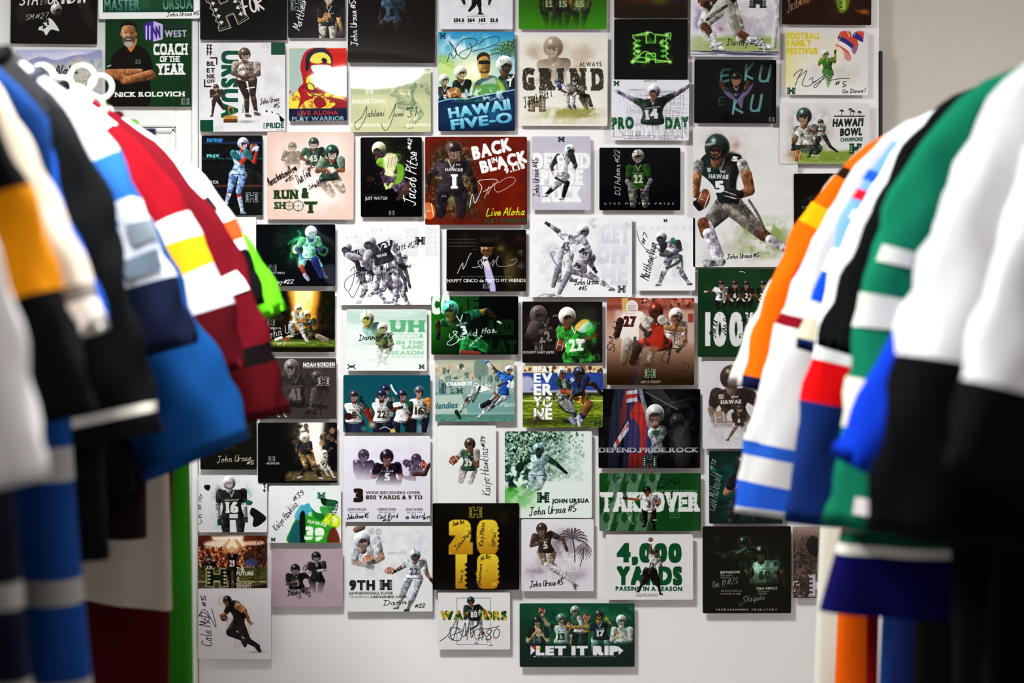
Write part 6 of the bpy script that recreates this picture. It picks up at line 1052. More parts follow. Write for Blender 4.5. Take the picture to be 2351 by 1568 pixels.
SG('Kaiyo Hawkins', 634, 1220, 684, 1160, 15, '0c0c0c', 1.3, 1, .2, .5); SG('#39', 676, 1152, 698, 1134, 11, '0c0c0c', 1.4); logoH(627, 1239, 11, 9, '141c18', None, tri='dcdad8')
poster(795, 1208, 993, 1404, 'dad6d4', 'white print 9TH of two ghostly white-uniform players', rot=.1, lay=0)
smoke(795, 1208, 993, 1340, 'b0b0c4', .8, 18, .52, 4); smoke(795, 1208, 860, 1330, 'c09a80', .6, 14, .58, 5); smoke(940, 1208, 993, 1280, 'a8a8c8', .6, 12, .55, 5); blob(920, 1260, 40, 30, 'ece8e6', .8); smoke(795, 1370, 993, 1404, 'c8cdb0', .8, 30, .45, 3); vgrad(1330, 'dfdcda', 1404, 'dfdcd8', .4, .4)
man((832, 1239, 20, .25), (814, 1268, 862, 1240), (840, 1300, 866, 1290), ((814, 1290, 846, 1300, 1), (876, 1280, 856, 1290, 1)), (), J='d8d8dc', K='b08a7a', H='d0d4dc', M='6a6468', sl='d8d8dc', ball=(846, 1286, 13, 13, 0, 'a8705a'), folds=.8, word=False, fade=(1280, 1330)); T('22', 810, 1268, 824, 1272, 9, '8a8a94', .9, .05); T('60', 846, 1226, 876, 1228, 14, '9a9aa4', .7, .06); cap(818, 1216, 7, 832, 1210, 7, '8a6a5a')
man((953, 1274, 13, -.05), (936, 1292, 972, 1290), (938, 1328, 962, 1328), ((920, 1304, 906, 1312), (980, 1318, 990, 1332)), ((922, 1370, 912, 1392), (946, 1376, 936, 1398)), J='d4d4dc', P='ccd0d8', K='8a6a5e', H='b8bcc8', M='2a262c', N='22', NC='4a4a54', sl='c8c8d0', so='c8c8cc', sh='8a8a90', ball=(894, 1310, 11, 8, -10, '9a6a54'), folds=.7, stripe='6a7080')
T('DIOCEMY', 917, 1266, 933, 1266, 3, '8a8a88', .9, .02); T('SAINT JUSTE', 890, 1273, 933, 1272.5, 5.5, '7a8a7a', .95, .02); T('9TH', 802, 1355, 861, 1355, 23, '2a2624', 1, .07); logoH(886, 1343, 29, 24, '2a2a28', '3a3a38', .8, 'dad6d4'); T('HAWAII FOOTBALL PLAYER', 802, 1365, 902, 1365, 6.5, '2a2624', 1, .05); T('TO SURPASS', 802, 1373.5, 847, 1373.5, 6, '6a6460', 1, .03); T('2,000 RUSHING YARDS', 850, 1373.5, 934, 1373.5, 6, '2a2624', 1, .05); SG('Danny', 880, 1390, 944, 1386, 11, '0c0c0c', 1.5, 1, .3, .4); SG('#22', 952, 1396, 975, 1394, 8, '0c0c0c', 1.5)
poster(993, 1155, 1192, 1354, '0c0806', 'black print with the gold figures 2018', rot=.1, lay=2)
blob(1090, 1175, 90, 30, '2a2a08', .8, .6); blob(1150, 1190, 30, 24, '2f2c14', .7, .5)
def gold(ch, x0, y0, x1, h):
    T(ch, x0, y0, x1, y0, h, 'a87a1c', 1, .14, c2='d8b83a', out='6a4a10', ow=.8)
gold('2', 1030, 1269, 1085, 73); gold('0', 1094, 1269, 1146, 73); gold('1', 1046, 1347, 1072, 73); gold('8', 1094, 1347, 1146, 73)
for x_, y_ in [(1072, 1290 + k * 12) for k in range(5)] + [(1147, 1200 + k * 12) for k in range(5)] + [(1147, 1288 + k * 12) for k in range(5)] + [(1086, 1200 + k * 10) for k in range(3)]: poly([(x_ + 1, y_), (x_ - 6, y_ + 6), (x_ + 1, y_ + 12)], '0c0806')
R_ = np.random.RandomState(5)
for k_ in range(70):
    x_ = 1034 + R_.rand() * 110; y_ = 1200 + R_.rand() * 145; l_ = cv.rgb[min(cv.h - 1, int((y_ - 1155) * PS)), min(cv.w - 1, int((x_ - 993) * PS))].sum()
    if l_ > .9: poly([(x_ - 5, y_ + 4), (x_, y_ - 4), (x_ + 5, y_ + 4)], ('e6c84a', '9a7018')[k_ % 2], .35)
logoH(1092, 1176, 30, 24, '1c1a08', 'd0b840', 1, 'd0b840')
for a_, b_, c_, d_, h_, s_ in ((1038, 1207, 1066, 1202, 9, 'Zach Art'), (1048, 1264, 1084, 1222, 9, 'John Park'), (1108, 1256, 1112, 1200, 9, 'Kay Mass'), (1136, 1258, 1138, 1222, 7, 'GPal'), (1104, 1286, 1126, 1280, 8, 'Wi Bo'), (1102, 1346, 1106, 1294, 6, 'Shannon'), (1058, 1340, 1066, 1310, 7, 'Lew C')): SG(s_, a_, b_, c_, d_, h_, '0a0804', 1.2, 1, .2, .5)
poster(1197, 1192, 1363, 1357, 'd8d0d6', 'lavender sepia print of player 5 running beside palm trees', rot=.05, lay=0)
vgrad(1192, 'dcd6da', 1357, 'd4cad2'); blob(1290, 1245, 34, 34, '4a3c44', .85, .6); smoke(1250, 1210, 1330, 1290, '7a6a74', .6, 16, .52, 5); blob(1230, 1310, 28, 16, '6a5a64', .8, .6); blob(1320, 1318, 30, 18, '6a5a66', .8, .6); smoke(1200, 1270, 1360, 1340, 'a898a4', .6, 20, .5)
palm(1315, 1237, 36, '3a2c32', 1, (1320, 1290), 11, 1.6); palm(1340, 1262, 20, '3a2c32', 1, (1332, 1300), 16, 1)
man((1244, 1214, 13, -.2), (1228, 1232, 1264, 1226), (1242, 1268, 1268, 1268), ((1220, 1252, 1240, 1248, 1), (1292, 1238, 1300, 1258)), ((1250, 1292, 1290, 1322), (1264, 1294, 1320, 1340)), J='2a2022', P='b0a4aa', K='6a5a5e', H='3a2f30', M='8a7a7a', N='5', NC='d8d0d2', so='d0c8cc', sh='d8d0d4', sl='4a3e40', tint=SEP, folds=.8); cap(1256, 1298, 8, 1296, 1316, 5, 'd8d0d4'); cap(1290, 1318, 5, 1322, 1342, 4, 'd4ccd0'); cap(1318, 1342, 4, 1321, 1352, 3, '8a7c82')
logoH(1303, 1292, 52, 42, None, 'e8e2e6', 1.1, None, .9); logoH(1303, 1292, 44, 36, None, 'e0d8dc', .7, None, .6); SG('John Ursua #5', 1216, 1348, 1292, 1342, 13, '0c0a0c', 1.7)
poster(1391, 1227, 1591, 1377, 'd9d2d0', 'white print 4,000 YARDS of a leaping passer', rot=.15, lay=0)
mottle('dfd9d7', .5, 50); T('4,000', 1416, 1290, 1565, 1291, 43, '14502c', 1, .075, .05); T('YARDS', 1416, 1342, 1566, 1343, 42, '14502c', 1, .075, .05); T('PASSING IN A SEASON', 1413, 1356, 1566, 1357, 10, '14502c', 1, .055); T('COLE MCDONALD', 1460, 1369.5, 1510, 1369.5, 6.5, '4a4440', 1, .0)
man((1505, 1267, 8, .2), (1494, 1282, 1512, 1286), (1484, 1308, 1502, 1310), ((1492, 1270, 1494, 1254), (1518, 1300, 1516, 1286)), ((1478, 1334, 1466, 1356), (1510, 1336, 1516, 1362)), J='dcd8d8', P='1c1610', K='8a5a40', H='3a3230', M='5a4a40', N='13', NC='26302a', so='1c1610', sh='1c1610', gl='8a5a40', folds=.5, word=False, cuff='8a5a40'); ballp(1494, 1239, 6, 5, 0, '5a3020'); shape('1484 1306 1470 1316 1472 1320 1484 1312', 'b8c0c8', .9, .5); cap(1486, 1314, 11, 1480, 1334, 8, '1c1610'); cap(1498, 1314, 11, 1510, 1340, 7, '1c1610')
poster(1613, 1208, 1816, 1408, '120d08', 'near-black print TRUE FRESHMEN, TRUE STORY of two linemen', rot=.1, lay=0)
blob(1740, 1300, 60, 60, '2a3a10', .8, .4); blob(1720, 1260, 30, 30, '1c2a10', .6)
man((1708, 1246, 15, -.3), (1694, 1270, 1730, 1264), (1700, 1300, 1730, 1300), ((1660, 1276, 1640, 1268), (1734, 1290, 1724, 1300)), (), J='1a2a1c', K='2f2c18', H='1c2420', M='2f3a30', NC='4a5a4a', folds=.8, word=False, fade=(1270, 1310), sl='24382a'); T('75', 1694, 1302, 1716, 1302, 14, '1c4a3a', .6, .05)
blob(1648, 1240, 12, 16, '3a3a34', .6, .5); cap(1668, 1278, 9, 1730, 1282, 10, '26220f'); line('1690 1270 1702 1264 1712 1258', 4, '6a8a8a', .6, 1); line([(1712, 1268), (1728, 1264)], 1.4, '5a7a6a', .7)
man((1748, 1270, 16, -.2), (1734, 1296, 1786, 1292), (1728, 1340, 1782, 1340), ((1724, 1330, 1716, 1316), (1796, 1310, 1800, 1340)), (), J='8ab09a', K='4a3c18', H='141614', M='3a4030', N='60', NC='2a3a2c', sl='1c2a20', gl='5a604a', folds=.7, fade=(1310, 1352)); ell(1742, 1258, 5, 4, 'c8d0b8', .6, -20, 1)
T('ILM MANNING', 1654, 1317, 1699, 1316, 6, 'e0dcd4', 1, .055); T('948 SNAPS', 1654, 1322.5, 1682, 1322.5, 3.4, 'b8b4a8', 1, .02); T('3.60 GPA', 1654, 1327.5, 1677, 1327.5, 3.4, 'b8b4a8', 1, .02); T('SOLO VAIPULU', 1737, 1354, 1784, 1353.5, 6, 'e0dcd4', 1, .055); T('940 SNAPS', 1740, 1360, 1766, 1360, 3.4, 'b8b4a8', 1, .02); T('3.11 GPA', 1740, 1365, 1761, 1365, 3.4, 'b8b4a8', 1, .02); T('"BOTH STARTED ALL', 1654, 1358.5, 1704, 1358.5, 3.6, 'c8c4b8', 1, .03, it=.2); T('14 GAMES IN 2018', 1654, 1365, 1700, 1365, 3.6, 'c8c4b8', 1, .03, it=.2)
SG('Ilm M #75', 1632, 1350, 1694, 1340, 15, '9a9a94', 1.1, .9, .3, .5); SG('SVaipulu', 1704, 1384, 1756, 1376, 14, '9a9a94', 1.1, .9, .3, .4); logoH(1700, 1388, 9, 7, '2a2a20', '6a6a5a', .5); T('TRUE FRESHMEN. TRUE STORY', 1642, 1401.5, 1784, 1401.5, 4, 'd8d4cc', 1, .04, gap=.22, it=.2)
poster(1820, 1209, 1995, 1373, '5a463f', 'brown grunge print peeking out beside the navy jersey hem', rot=.1, lay=0)
vgrad(1209, 'a08a84', 1260, '4a3a32'); smoke(1820, 1225, 1900, 1373, '2a2420', .9, 12, .5, 6); mottle('8a7a70', .5, 5, .6, 8, (1820, 1240, 1900, 1373)); shape('1850 1250 1862 1230 1880 1240 1876 1280 1860 1270', '1c1614', .8, 2); splat(1840, 1230, 20, 20, 30, '2a201c', .7); ua(1832, 1342, 8, 'c8beb4'); line([(1821, 1344), (1822, 1336), (1832, 1334)], 2, 'cfc8a8'); logoH(1880, 1344, 52, 56, 'b8aab0', '2a2024', 1.6, '2a2024'); crowd(1822, 1355, 1850, 1372, ('8a8070', 'c8b8b0', '3a302a'), 2.4)
poster(455, 1229, 613, 1351, '4a2c18', 'orange stadium print THE FUTURE IS BRIGHT of number 29 with raised arms', rot=.0, lay=0)
vgrad(1229, '6a2c1a', 1260, '3a2018'); rect(455, 1229, 613, 1242, '5a2414', .9, 2); shape('484 1232 560 1230 556 1244 490 1240', 'fff0e0', .95, 3, 0); shape('470 1246 500 1240 560 1242 558 1262 540 1268 500 1258 472 1254', 'fce0c8', .9, 4); shape('560 1244 600 1242 604 1250 562 1252', 'f0c8a8', .8, 2); crowd(455, 1256, 613, 1304, ('8a3a1c', 'd8845a', '4a1c10', 'f0b890', '2a140e', 'b05a34'), 2, 900); shape('556 1272 610 1256 613 1290 590 1298', '2a1612', .7, 3); shape('560 1290 582 1282 592 1298 566 1300', '3a4a7a', .8, 1); rect(455, 1302, 613, 1351, '4a4420', .95, 2); grass(455, 1304, 613, 1336, '3a3818', '6a6430'); rect(455, 1334, 613, 1337, 'c8b890', .8, 1); rect(455, 1337, 613, 1351, '5a4a38', .8, 1); poly([(560, 1351), (613, 1340), (613, 1351)], '2a1c18')
man((479, 1280, 6, 0), (469, 1292, 492, 1292), (472, 1312, 490, 1312), ((464, 1304, 468, 1312), (497, 1304, 492, 1312)), (), J='1c1210', K='3a2418', H='1c1412', N='13', NC='d8c8b8', word=False, folds=.5)
logoH(498, 1326, 54, 44, '1c2416', 'd8c8a0', 1.2, 'e0d4b8')
cap(521, 1268, 5, 514, 1254, 4, 'c87a4a'); cap(514, 1254, 4, 526, 1240, 3, 'd89060'); cap(544, 1268, 5, 552, 1256, 4, 'b86a40'); cap(552, 1256, 4, 541, 1240, 3, 'c87a4a'); blob(532, 1250, 30, 22, 'ffd8b0', .6)
man((532, 1262, 7, 0), (522, 1274, 544, 1274), (524, 1308, 542, 1308), (), ((528, 1336, 528, 1356), (540, 1336, 540, 1356)), J='221614', P='1c1210', K='c87a4a', H='c8866a', M='a85a40', N='29', NC='e8dcd4', so='1c1210', word=False, folds=.5, helm=True); ell(532, 1262, 7, 7, 'd09a7a')
for s_, y_, x1_ in (('THE', 1311, 561), ('FUTURE', 1321, 582), ('IS', 1333, 549), ('BRIGHT', 1349, 578)): T(s_, 543, y_, x1_, y_, 9 if y_ < 1340 else 11, 'e8e0d8' if y_ < 1340 else 'b8aca0', .95, .055)
SG('Danny #29', 594, 1340, 606, 1234, 16, '0c0806', 1.1, 1, .3, .7)
poster(623, 1261, 787, 1393, 'a8929a', 'mauve print of a passer and a runner in grey', rot=.1, lay=0)
blob(700, 1320, 70, 60, 'bfaab0', .8); mottle('9c868e', .3, 40)
MT = ('1c181a', '6f646a', 'd8ccd0')
man((726, 1278, 11, .0), (712, 1296, 742, 1294), (716, 1334, 738, 1334), ((708, 1312, 710, 1302, 1), (746, 1308, 724, 1312, 1)), ((720, 1356, 712, 1370, 1), (734, 1358, 730, 1372, 1)), J='2a2628', P='4a4448', K='8a7c80', H='2a2628', M='6a6064', cuff='c8c0d4', ball=(704, 1304, 9, 8, -10, '6a5048'), tint=None, fade=(1336, 1366), folds=.8, word=False, sl='3a3638')
man((678, 1306, 11, 0), (662, 1322, 698, 1320), (668, 1352, 694, 1350), ((660, 1340, 674, 1340, 1), (708, 1326, 720, 1330)), ((688, 1370, 700, 1392, 1), (708, 1366, 718, 1384, 1)), J='262226', P='a89ca0', K='5a4e52', H='2a2628', M='8a8084', N='2', NC='d8d0d4', sl='342f32', ball=(678, 1338, 10, 7, -20, '5a4038'), fade=(1358, 1394), folds=.8, word=False); line([(668, 1296), (678, 1292)], 2, '8a8084', .0)
SG('Danny #22', 660, 1368, 712, 1360, 12, '0c0a0a', 1.5, 1, .2, .4); SG('Dan B #2', 712, 1334, 742, 1330, 8, '0c0a0a', 1.3)
poster(455, 1351, 622, 1513, 'd8cfd1', 'pinkish white print of a sprinting ball carrier in black', rot=.15, lay=1)
mottle('ded6d8', .5, 50)
for ch_, x_, y_ in (('G', 500, 1392), ('R', 546, 1414), ('I', 519, 1444), ('N', 556, 1454), ('D', 537, 1486)): T(ch_, x_, y_, x_ + 20, y_, 26, 'd0a8a8', .55, .09)
blob(590, 1497, 26, 3, '8a8470', .8); push()
cap(545, 1430, 13, 528, 1450, 9, '2a221e'); cap(528, 1452, 9, 558, 1466, 6, '26201c'); cap(556, 1466, 5, 562, 1482, 4, '1c1816'); cap(550, 1434, 12, 568, 1470, 8, '2a221e'); cap(568, 1470, 7, 592, 1484, 5, '221c1a'); cap(590, 1486, 5, 596, 1494, 4, '1c1614'); cap(563, 1480, 4, 560, 1458, 4, '1a2420')
shape('524 1384 538 1378 552 1384 556 1400 562 1424 556 1440 540 1436 534 1412 524 1400', '221c1a', 1, .4); cap(546, 1392, 8, 560, 1402, 7, 'b07848'); cap(560, 1402, 6, 570, 1422, 4, 'a8703e'); cap(558, 1410, 4, 562, 1416, 4, '1c1614'); cap(570, 1424, 4, 576, 1432, 3, 'b07848'); line([(572, 1426), (582, 1430)], 2, 'b07848'); line([(540, 1380), (552, 1386)], 1.2, 'c8c0b8'); line([(538, 1383), (550, 1390)], 1.2, 'c8c0b8')
cap(526, 1392, 7, 520, 1404, 6, '221c1a'); ballp(514, 1418, 9, 8, 30, '4a2c1c'); cap(508, 1414, 4, 516, 1410, 4, 'a87048'); line([(556, 1462), (560, 1466)], 3, 'c8a060')
n_ = noise(cv.h, cv.w, 12, 911) - .5; cv.rgb = np.clip(cv.rgb * (1 + .9 * n_)[..., None], 0, 1); pop()
helmet(522, 1378, 10, -.3, '2a2624', '5a5450', '8a5a40'); SG('Cole McD', 488, 1486, 480, 1408, 24, '0a0a0a', 1.5, 1, .3, .4); SG('#15', 474, 1392, 472, 1368, 10, '0a0a0a', 1.5); line('464 1420 462 1404 474 1402 496 1440 486 1396', 1.2, '0a0a0a')
poster(1005, 1360, 1171, 1491, 'd8d1d0', 'white print WARRIORS of running player 80 over a thin frame', rot=.1, lay=0)
mottle('ded8d6', .5, 50); line([(1049, 1373), (1126, 1373), (1126, 1480), (1049, 1480), (1049, 1373)], 1, '4a4a44')
T('WARRIORS', 1011, 1423, 1164, 1424, 21, '5a7a2a', 1, .085, .04); 
for x_, c_ in ((1020, 'c8b82a'), (1040, '2a5a2a'), (1062, 'b07a2a'), (1120, '3a5a1c'), (1138, 'd8782a'), (1152, '3a6a3a')): pass
ws_ = win(1008, 1400, 1168, 1426); sub_ = cv.rgb[ws_]; lum_ = sub_.sum(2); y_, x_ = grid(ws_); n_ = noise(lum_.shape[0], lum_.shape[1], 11, 33)
cv.rgb[ws_] = np.where((lum_ < 1.6)[..., None], np.where((n_ > .56)[..., None], col('d8a02a'), np.where((n_ < .42)[..., None], col('26401c'), sub_)), sub_)
man((1081, 1379, 9, -.2), (1070, 1394, 1098, 1392), (1080, 1424, 1100, 1424), ((1066, 1408, 1070, 1416), (1112, 1402, 1120, 1418)), ((1084, 1446, 1092, 1474), (1104, 1446, 1124, 1478)), J='202824', P='c8ccc8', K='b0683c', H='2a4038', M='3a2c24', N='80', NC='e0dcd8', so='d8d4d0', sh='d8d4d4', sl='2a4a38', folds=.7, word=True); line('1100 1424 1096 1436 1082 1444', 4.5, '2a3634', .9)
line('1010 1472 1030 1456 1052 1418 1040 1470 1034 1442 1062 1448 1030 1462 1056 1470 1068 1430 1070 1462 1078 1428 1082 1464 1092 1446 1118 1444 1146 1438', 1.5, '0c0a0a'); SG('#80', 1094, 1474, 1146, 1464, 22, '0c0a0a', 1.5, 1, .3); line('1050 1440 1064 1462 1076 1440 1072 1470', 1.3, '0c0a0a')
poster(1193, 1385, 1457, 1531, '0a3a26', 'wide green print LET IT RIP of five quarterbacks', rot=.1, lay=0)
vgrad(1385, '0c4a30', 1531, '041a14'); smoke(1193, 1385, 1457, 1500, '1c6a44', .7, 24, .5, 4); R_ = np.random.RandomState(9)
for k_ in range(16): x_ = 1320 + R_.rand() * 130; y_ = 1388 + R_.rand() * 30; poly([(x_, y_), (x_ + 12, y_ + 3), (x_ + 9, y_ + 13), (x_ - 3, y_ + 9)], '2a7a50', .3)
man((1233, 1426, 12, .1), (1216, 1446, 1252, 1446), (1218, 1484, 1248, 1484), ((1212, 1472, 1232, 1450, 1), (1258, 1472, 1240, 1450, 1)), (), J='16241f', K='b8a27a', H='1c2824', M='4a5a54', N='14', NC='5a6a64', sl='1c2c28', gl='b8a27a', ball=(1236, 1452, 8, 10, 0, 'a08a6a'), folds=.8, word=False, fade=(1478, 1492))
man((1288, 1420, 11, .2), (1276, 1440, 1306, 1440), (1276, 1478, 1300, 1478), ((1256, 1434, 1246, 1414), (1314, 1462, 1310, 1478)), (), J='c8d4cc', K='c0aa80', H='6a7a74', M='3a4a44', N='13', NC='1c3a2c', sl='2a3a34', gl='c0aa80', ball=(1244, 1402, 10, 7, 15, '5a2c20'), folds=.7, fade=(1472, 1490))
man((1363, 1414, 0.01, 0), (1363, 1414, 1363.1, 1414), (1363, 1415, 1363.1, 1415), word=False) if 0 else None
man((1320, 1402, 11, -.1), (1316, 1420, 1340, 1418), (1322, 1452, 1342, 1452), ((1330, 1442, 1310, 1438, 1), (1348, 1440, 1320, 1440, 1)), ((1318, 1484, 1316, 1500, 1), (1342, 1484, 1340, 1500, 1)), J='dce0da', P='16241c', K='b09050', H='8a988e', M='4a5a50', sl='3a6a50', gl='b09050', ball=(1306, 1438, 8, 11, 25, '6a3c2a'), folds=.6, word=False)
ballp(1346, 1417, 10, 7, 20, '6a2c22'); cap(1344, 1424, 4, 1350, 1440, 4, 'a88a40'); cap(1350, 1440, 5, 1362, 1436, 4, 'a88a40')
man((1375, 1412, 12, -.1), (1360, 1436, 1392, 1434), (1366, 1468, 1394, 1468), ((1352, 1450, 1346, 1450), (1404, 1440, 1394, 1424)), ((1364, 1496, 1360, 1510, 1), (1400, 1496, 1404, 1510, 1)), J='12222a', P='a0c4b4', K='b8923c', H='2f3a38', M='2a3430', N='17', NC='c8d4d0', sl='1c5a38', gl='b8923c', folds=.7)
man((1426, 1424, 12, .1), (1410, 1446, 1446, 1446), (1414, 1478, 1442, 1478), ((1404, 1470, 1420, 1460, 1), (1448, 1470, 1428, 1462, 1)), (), J='c0ccc4', K='d0c8b8', H='b0bcb4', M='5a6a60', sl='c8d4cc', gl='c8b898', ball=(1416, 1456, 9, 7, 0, '8a6844'), folds=.7, word=False, fade=(1470, 1492))
rect(1193, 1478, 1457, 1532, '04201a', .55, 8)
T('LET IT RIP', 1230, 1504, 1420, 1504, 21, 'e0dce0', 1, .09, .05); poly([(1218, 1482), (1229, 1493), (1218, 1504)], 'e0dce0'); poly([(1420, 1484), (1431, 1494), (1420, 1504)], 'e0dce0'); poly([(1220, 1483), (1231, 1483), (1231, 1492)], 'b8342a'); poly([(1231, 1488), (1242, 1484), (1240, 1494)], 'c8b83a', .8); T('the rainbow warriors have passed for over 62,000 yards since 2004', 1232, 1509, 1415, 1508.5, 3, 'b8c8c0', .9, .0); rect(1224, 1506.5, 1230, 1508.5, 'd8d8d8')
done()
# ---------------------------------------------------------------- two clothes rails with jerseys
_cm = {}
def cloth(c):
    if c not in _cm:
        m = mat('jersey_fabric_' + c, c, .9, spec=.04, bump=.25, scale=900, var=.06); _cm[c] = m
    return _cm[c]
PROF = [(1.885, .05), (1.86, .085), (1.818, .14), (1.775, .18), (1.728, .215), (1.668, .252), (1.60, .284), (1.518, .312), (1.443, .332), (1.35, .352), (1.25, .37), (1.1, .385)]
PROF_R = [(1.905, .05), (1.897, .1), (1.875, .18), (1.85, .26), (1.835, .295)] + [(z, o + .18) for z, o in PROF if z < 1.83]
def poff(z, PR):
    z = min(z, PR[0][0])
    for (z0, o0), (z1, o1) in zip(PR, PR[1:]):
        if z >= z1: return o0 + (o1 - o0) * (z0 - z) / (z0 - z1)
    return PR[-1][1]
def fold(x, z, s):
    return .006 * math.sin(38 * x + 5 * z + s) + .005 * math.sin(71 * x - 9 * z + 2.3 * s) + .004 * math.sin(23 * z + 17 * x + s * 1.7)
def sleeve_rings(zend, wid, dep, dx, seed, PR, n=22, stops=()):
    ZT = PR[0][0]; dxa, dxb = dx if isinstance(dx, tuple) else (dx, dx)
    zs = sorted({round(ZT + (zend - ZT) * i / 30, 4) for i in range(31)} | {round(s, 4) for s in stops if zend < s < ZT}, reverse=True)
    rings = []
    for z in zs:
        t = (ZT - z) / (ZT - zend); D = lambda u: (dxa + (dxb - dxa) * u) * min(1, u * 1.6); o = poff(z, PR) + D(t); o2 = poff(z - .01, PR) + D(t + .01 / (ZT - zend))
        tx, tz = o2 - o, -.01; L = math.hypot(tx, tz); nx, nz = -tz / L, tx / L                  # outward normal
        a = (.028 + (wid - .028) * min(1, (t * 2.1)) ** .7); b = .02 + (dep - .02) * min(1, t * 2.2)
        cx, cz = o - nx * a, z - nz * a; q = []
        for k in range(n):
            th = 6.2832 * k / n; w = 1 + .07 * math.sin(3 * th + 9 * z + seed) + .055 * math.sin(5 * th - 31 * z + seed * 2) + .035 * math.sin(4 * th + 74 * z + seed * 3)
            ca, sa = math.cos(th), math.sin(th)
            q.append((cx + nx * a * ca * w, -b * sa * w - dep * 8 * fold(cx + a * ca, z, seed) * (1 if sa > 0 else -1), cz + nz * a * ca * w))
        rings.append((z, q))
    return rings
def jersey(side, d, label, body, sleeve, zend=1.42, wid=.085, dep=.042, dx=0, hw=(.17, .18, .19), hem=1.1, bands=(), gap=.1, collar=None, seed=1, patches=(), chest=(), slant=.0):
    """side -1 left rail / +1 right rail; sleeve = ((z above which, colour), ...) from shoulder down; bands likewise for the body"""
    PR = PROF if side < 0 else PROF_R; ZT = PR[0][0]; gs = min(1, gap / .105); dep = dep * gs
    if side > 0: hw = tuple(h + .165 for h in hw)
    e = empty('jersey', (side * RX[side], -(CAM_D - d), ZT))
    sg = -side                                                     # aisle direction in x
    def P(p): return (sg * p[0], p[1], p[2] - ZT)
    def part(nm, bm, ms, parent=e):
        if sg < 0: pass
        return obj(nm, bm, ms, parent, True)
    # sleeves: the aisle one and the far one
    cols = []
    for _, c in sleeve:
        if c not in cols: cols.append(c)
    def make_sleeve(mirror, ze):
        bm = bmesh.new(); R = sleeve_rings(ze, wid, dep, dx, seed, PR, stops=[s for s, _ in sleeve]); V = []
        for z, q in R: V.append([bm.verts.new(P((-p[0] if mirror else p[0], p[1], p[2]))) for p in q])
        for i in range(len(V) - 1):
            zm = (R[i][0] + R[i + 1][0]) / 2; c = next((c for s, c in sleeve if zm > s), sleeve[-1][1]); n = len(V[i])
            for k in range(n): bm.faces.new((V[i][k], V[i][(k + 1) % n], V[i + 1][(k + 1) % n], V[i + 1][k])).material_index = cols.index(c)
        # turned-in cuff
        last = R[-1][1]; cxx = sum(p[0] for p in last) / len(last); cyy = sum(p[1] for p in last) / len(last); czz = sum(p[2] for p in last) / len(last)
        inn = [bm.verts.new(P(((-1 if mirror else 1) * (p[0] * .9 + cxx * .1), p[1] * .88 + cyy * .12, p[2] * .9 + czz * .1 + .02))) for p in last]; n = len(inn)
        for k in range(n): bm.faces.new((V[-1][k], V[-1][(k + 1) % n], inn[(k + 1) % n], inn[k])).material_index = cols.index(sleeve[-1][1])
        return part('sleeve', bm, [cloth(c) for c in cols]), R
    so, R = make_sleeve(False, zend); make_sleeve(True, max(zend, 1.4))
    # body: front and back sheets joined round the edge
    bm = bmesh.new(); NX, NZ = 24, 34; bcols = [body]
    for _, c in bands:
        if c not in bcols: bcols.append(c)
    zs = sorted({round(hem + (1.87 - hem) * i / NZ, 4) for i in range(NZ + 1)} | {round(b_[0], 4) for b_ in bands if b_[0] > hem}, reverse=True)
    grid_ = {}
    for i, z in enumerate(zs):
        t = (1.87 - z) / (1.87 - hem); top = poff(z, PR) - .02
        if t < .5: h = min(top, hw[0] + (hw[1] - hw[0]) * t * 2)
        else: h = hw[1] + (hw[2] - hw[1]) * (t - .5) * 2
        dpt = (.018 + .024 * min(1, t * 3)) * gs
        for k in range(NX * 2):
            th = 6.2832 * k / (NX * 2); x = h * math.copysign(abs(math.cos(th)) ** .8, math.cos(th)); y = -dpt * math.copysign(abs(math.sin(th)) ** .6, math.sin(th))
            f = fold(x, z * .6, seed) * (.3 + .6 * t) * gs; zz = z + slant * (x / max(h, .01)) * t
            grid_[i, k] = bm.verts.new(P((x, y + f * (1 if y < 0 else .7), zz)))
    m = NX * 2
    for i in range(len(zs) - 1):
        zm = (zs[i] + zs[i + 1]) / 2; c = body
        if bands and zm < bands[0][0]:
            for b_ in bands:
                if zm < b_[0]: c = b_[1]
        for k in range(m): bm.faces.new((grid_[i, k], grid_[i, (k + 1) % m], grid_[i + 1, (k + 1) % m], grid_[i + 1, k])).material_index = bcols.index(c)
    bd = part('body', bm, [cloth(c) for c in bcols])
    # collar band
    bm = bmesh.new(); tube(bm, [P((.07 * math.cos(a), -.024 * gs * math.sin(a), ZT - .012 - .03 * max(0, math.sin(a)))) for a in [6.2832 * k / 28 for k in range(29)]], .009, 8, caps=False); part('collar', bm, cloth(collar or body))
    # raised marks on the aisle sleeve: (z0, z1, angle0, angle1, colour, name)
    for z0, z1, a0, a1, c, nm in patches:
        bm = bmesh.new(); rows = []
        seq = [r for r in R if z1 <= r[0] <= z0]
        if len(seq) < 2: continue
        for z, q in seq:
            n = len(q); row = []; cx = sum(p[0] for p in q) / n; cz = sum(p[2] for p in q) / n
            for s in range(7):
                a = (a0 + (a1 - a0) * s / 6) % 360 / 360 * n; i = int(a) % n; f = a - int(a); p = [q[i][j] * (1 - f) + q[(i + 1) % n][j] * f for j in range(3)]
                dxx, dyy, dzz = p[0] - cx, p[1], p[2] - cz; L = math.sqrt(dxx * dxx + dyy * dyy + dzz * dzz) + 1e-6; g = .0035
                row.append(bm.verts.new(P((p[0] + dxx / L * g, p[1] + dyy / L * g, p[2] + dzz / L * g))))
            rows.append(row)
        for A_, B_ in zip(rows, rows[1:]):
            for s in range(6): bm.faces.new((A_[s], A_[s + 1], B_[s + 1], B_[s]))
        part(nm, bm, cloth(c), so)
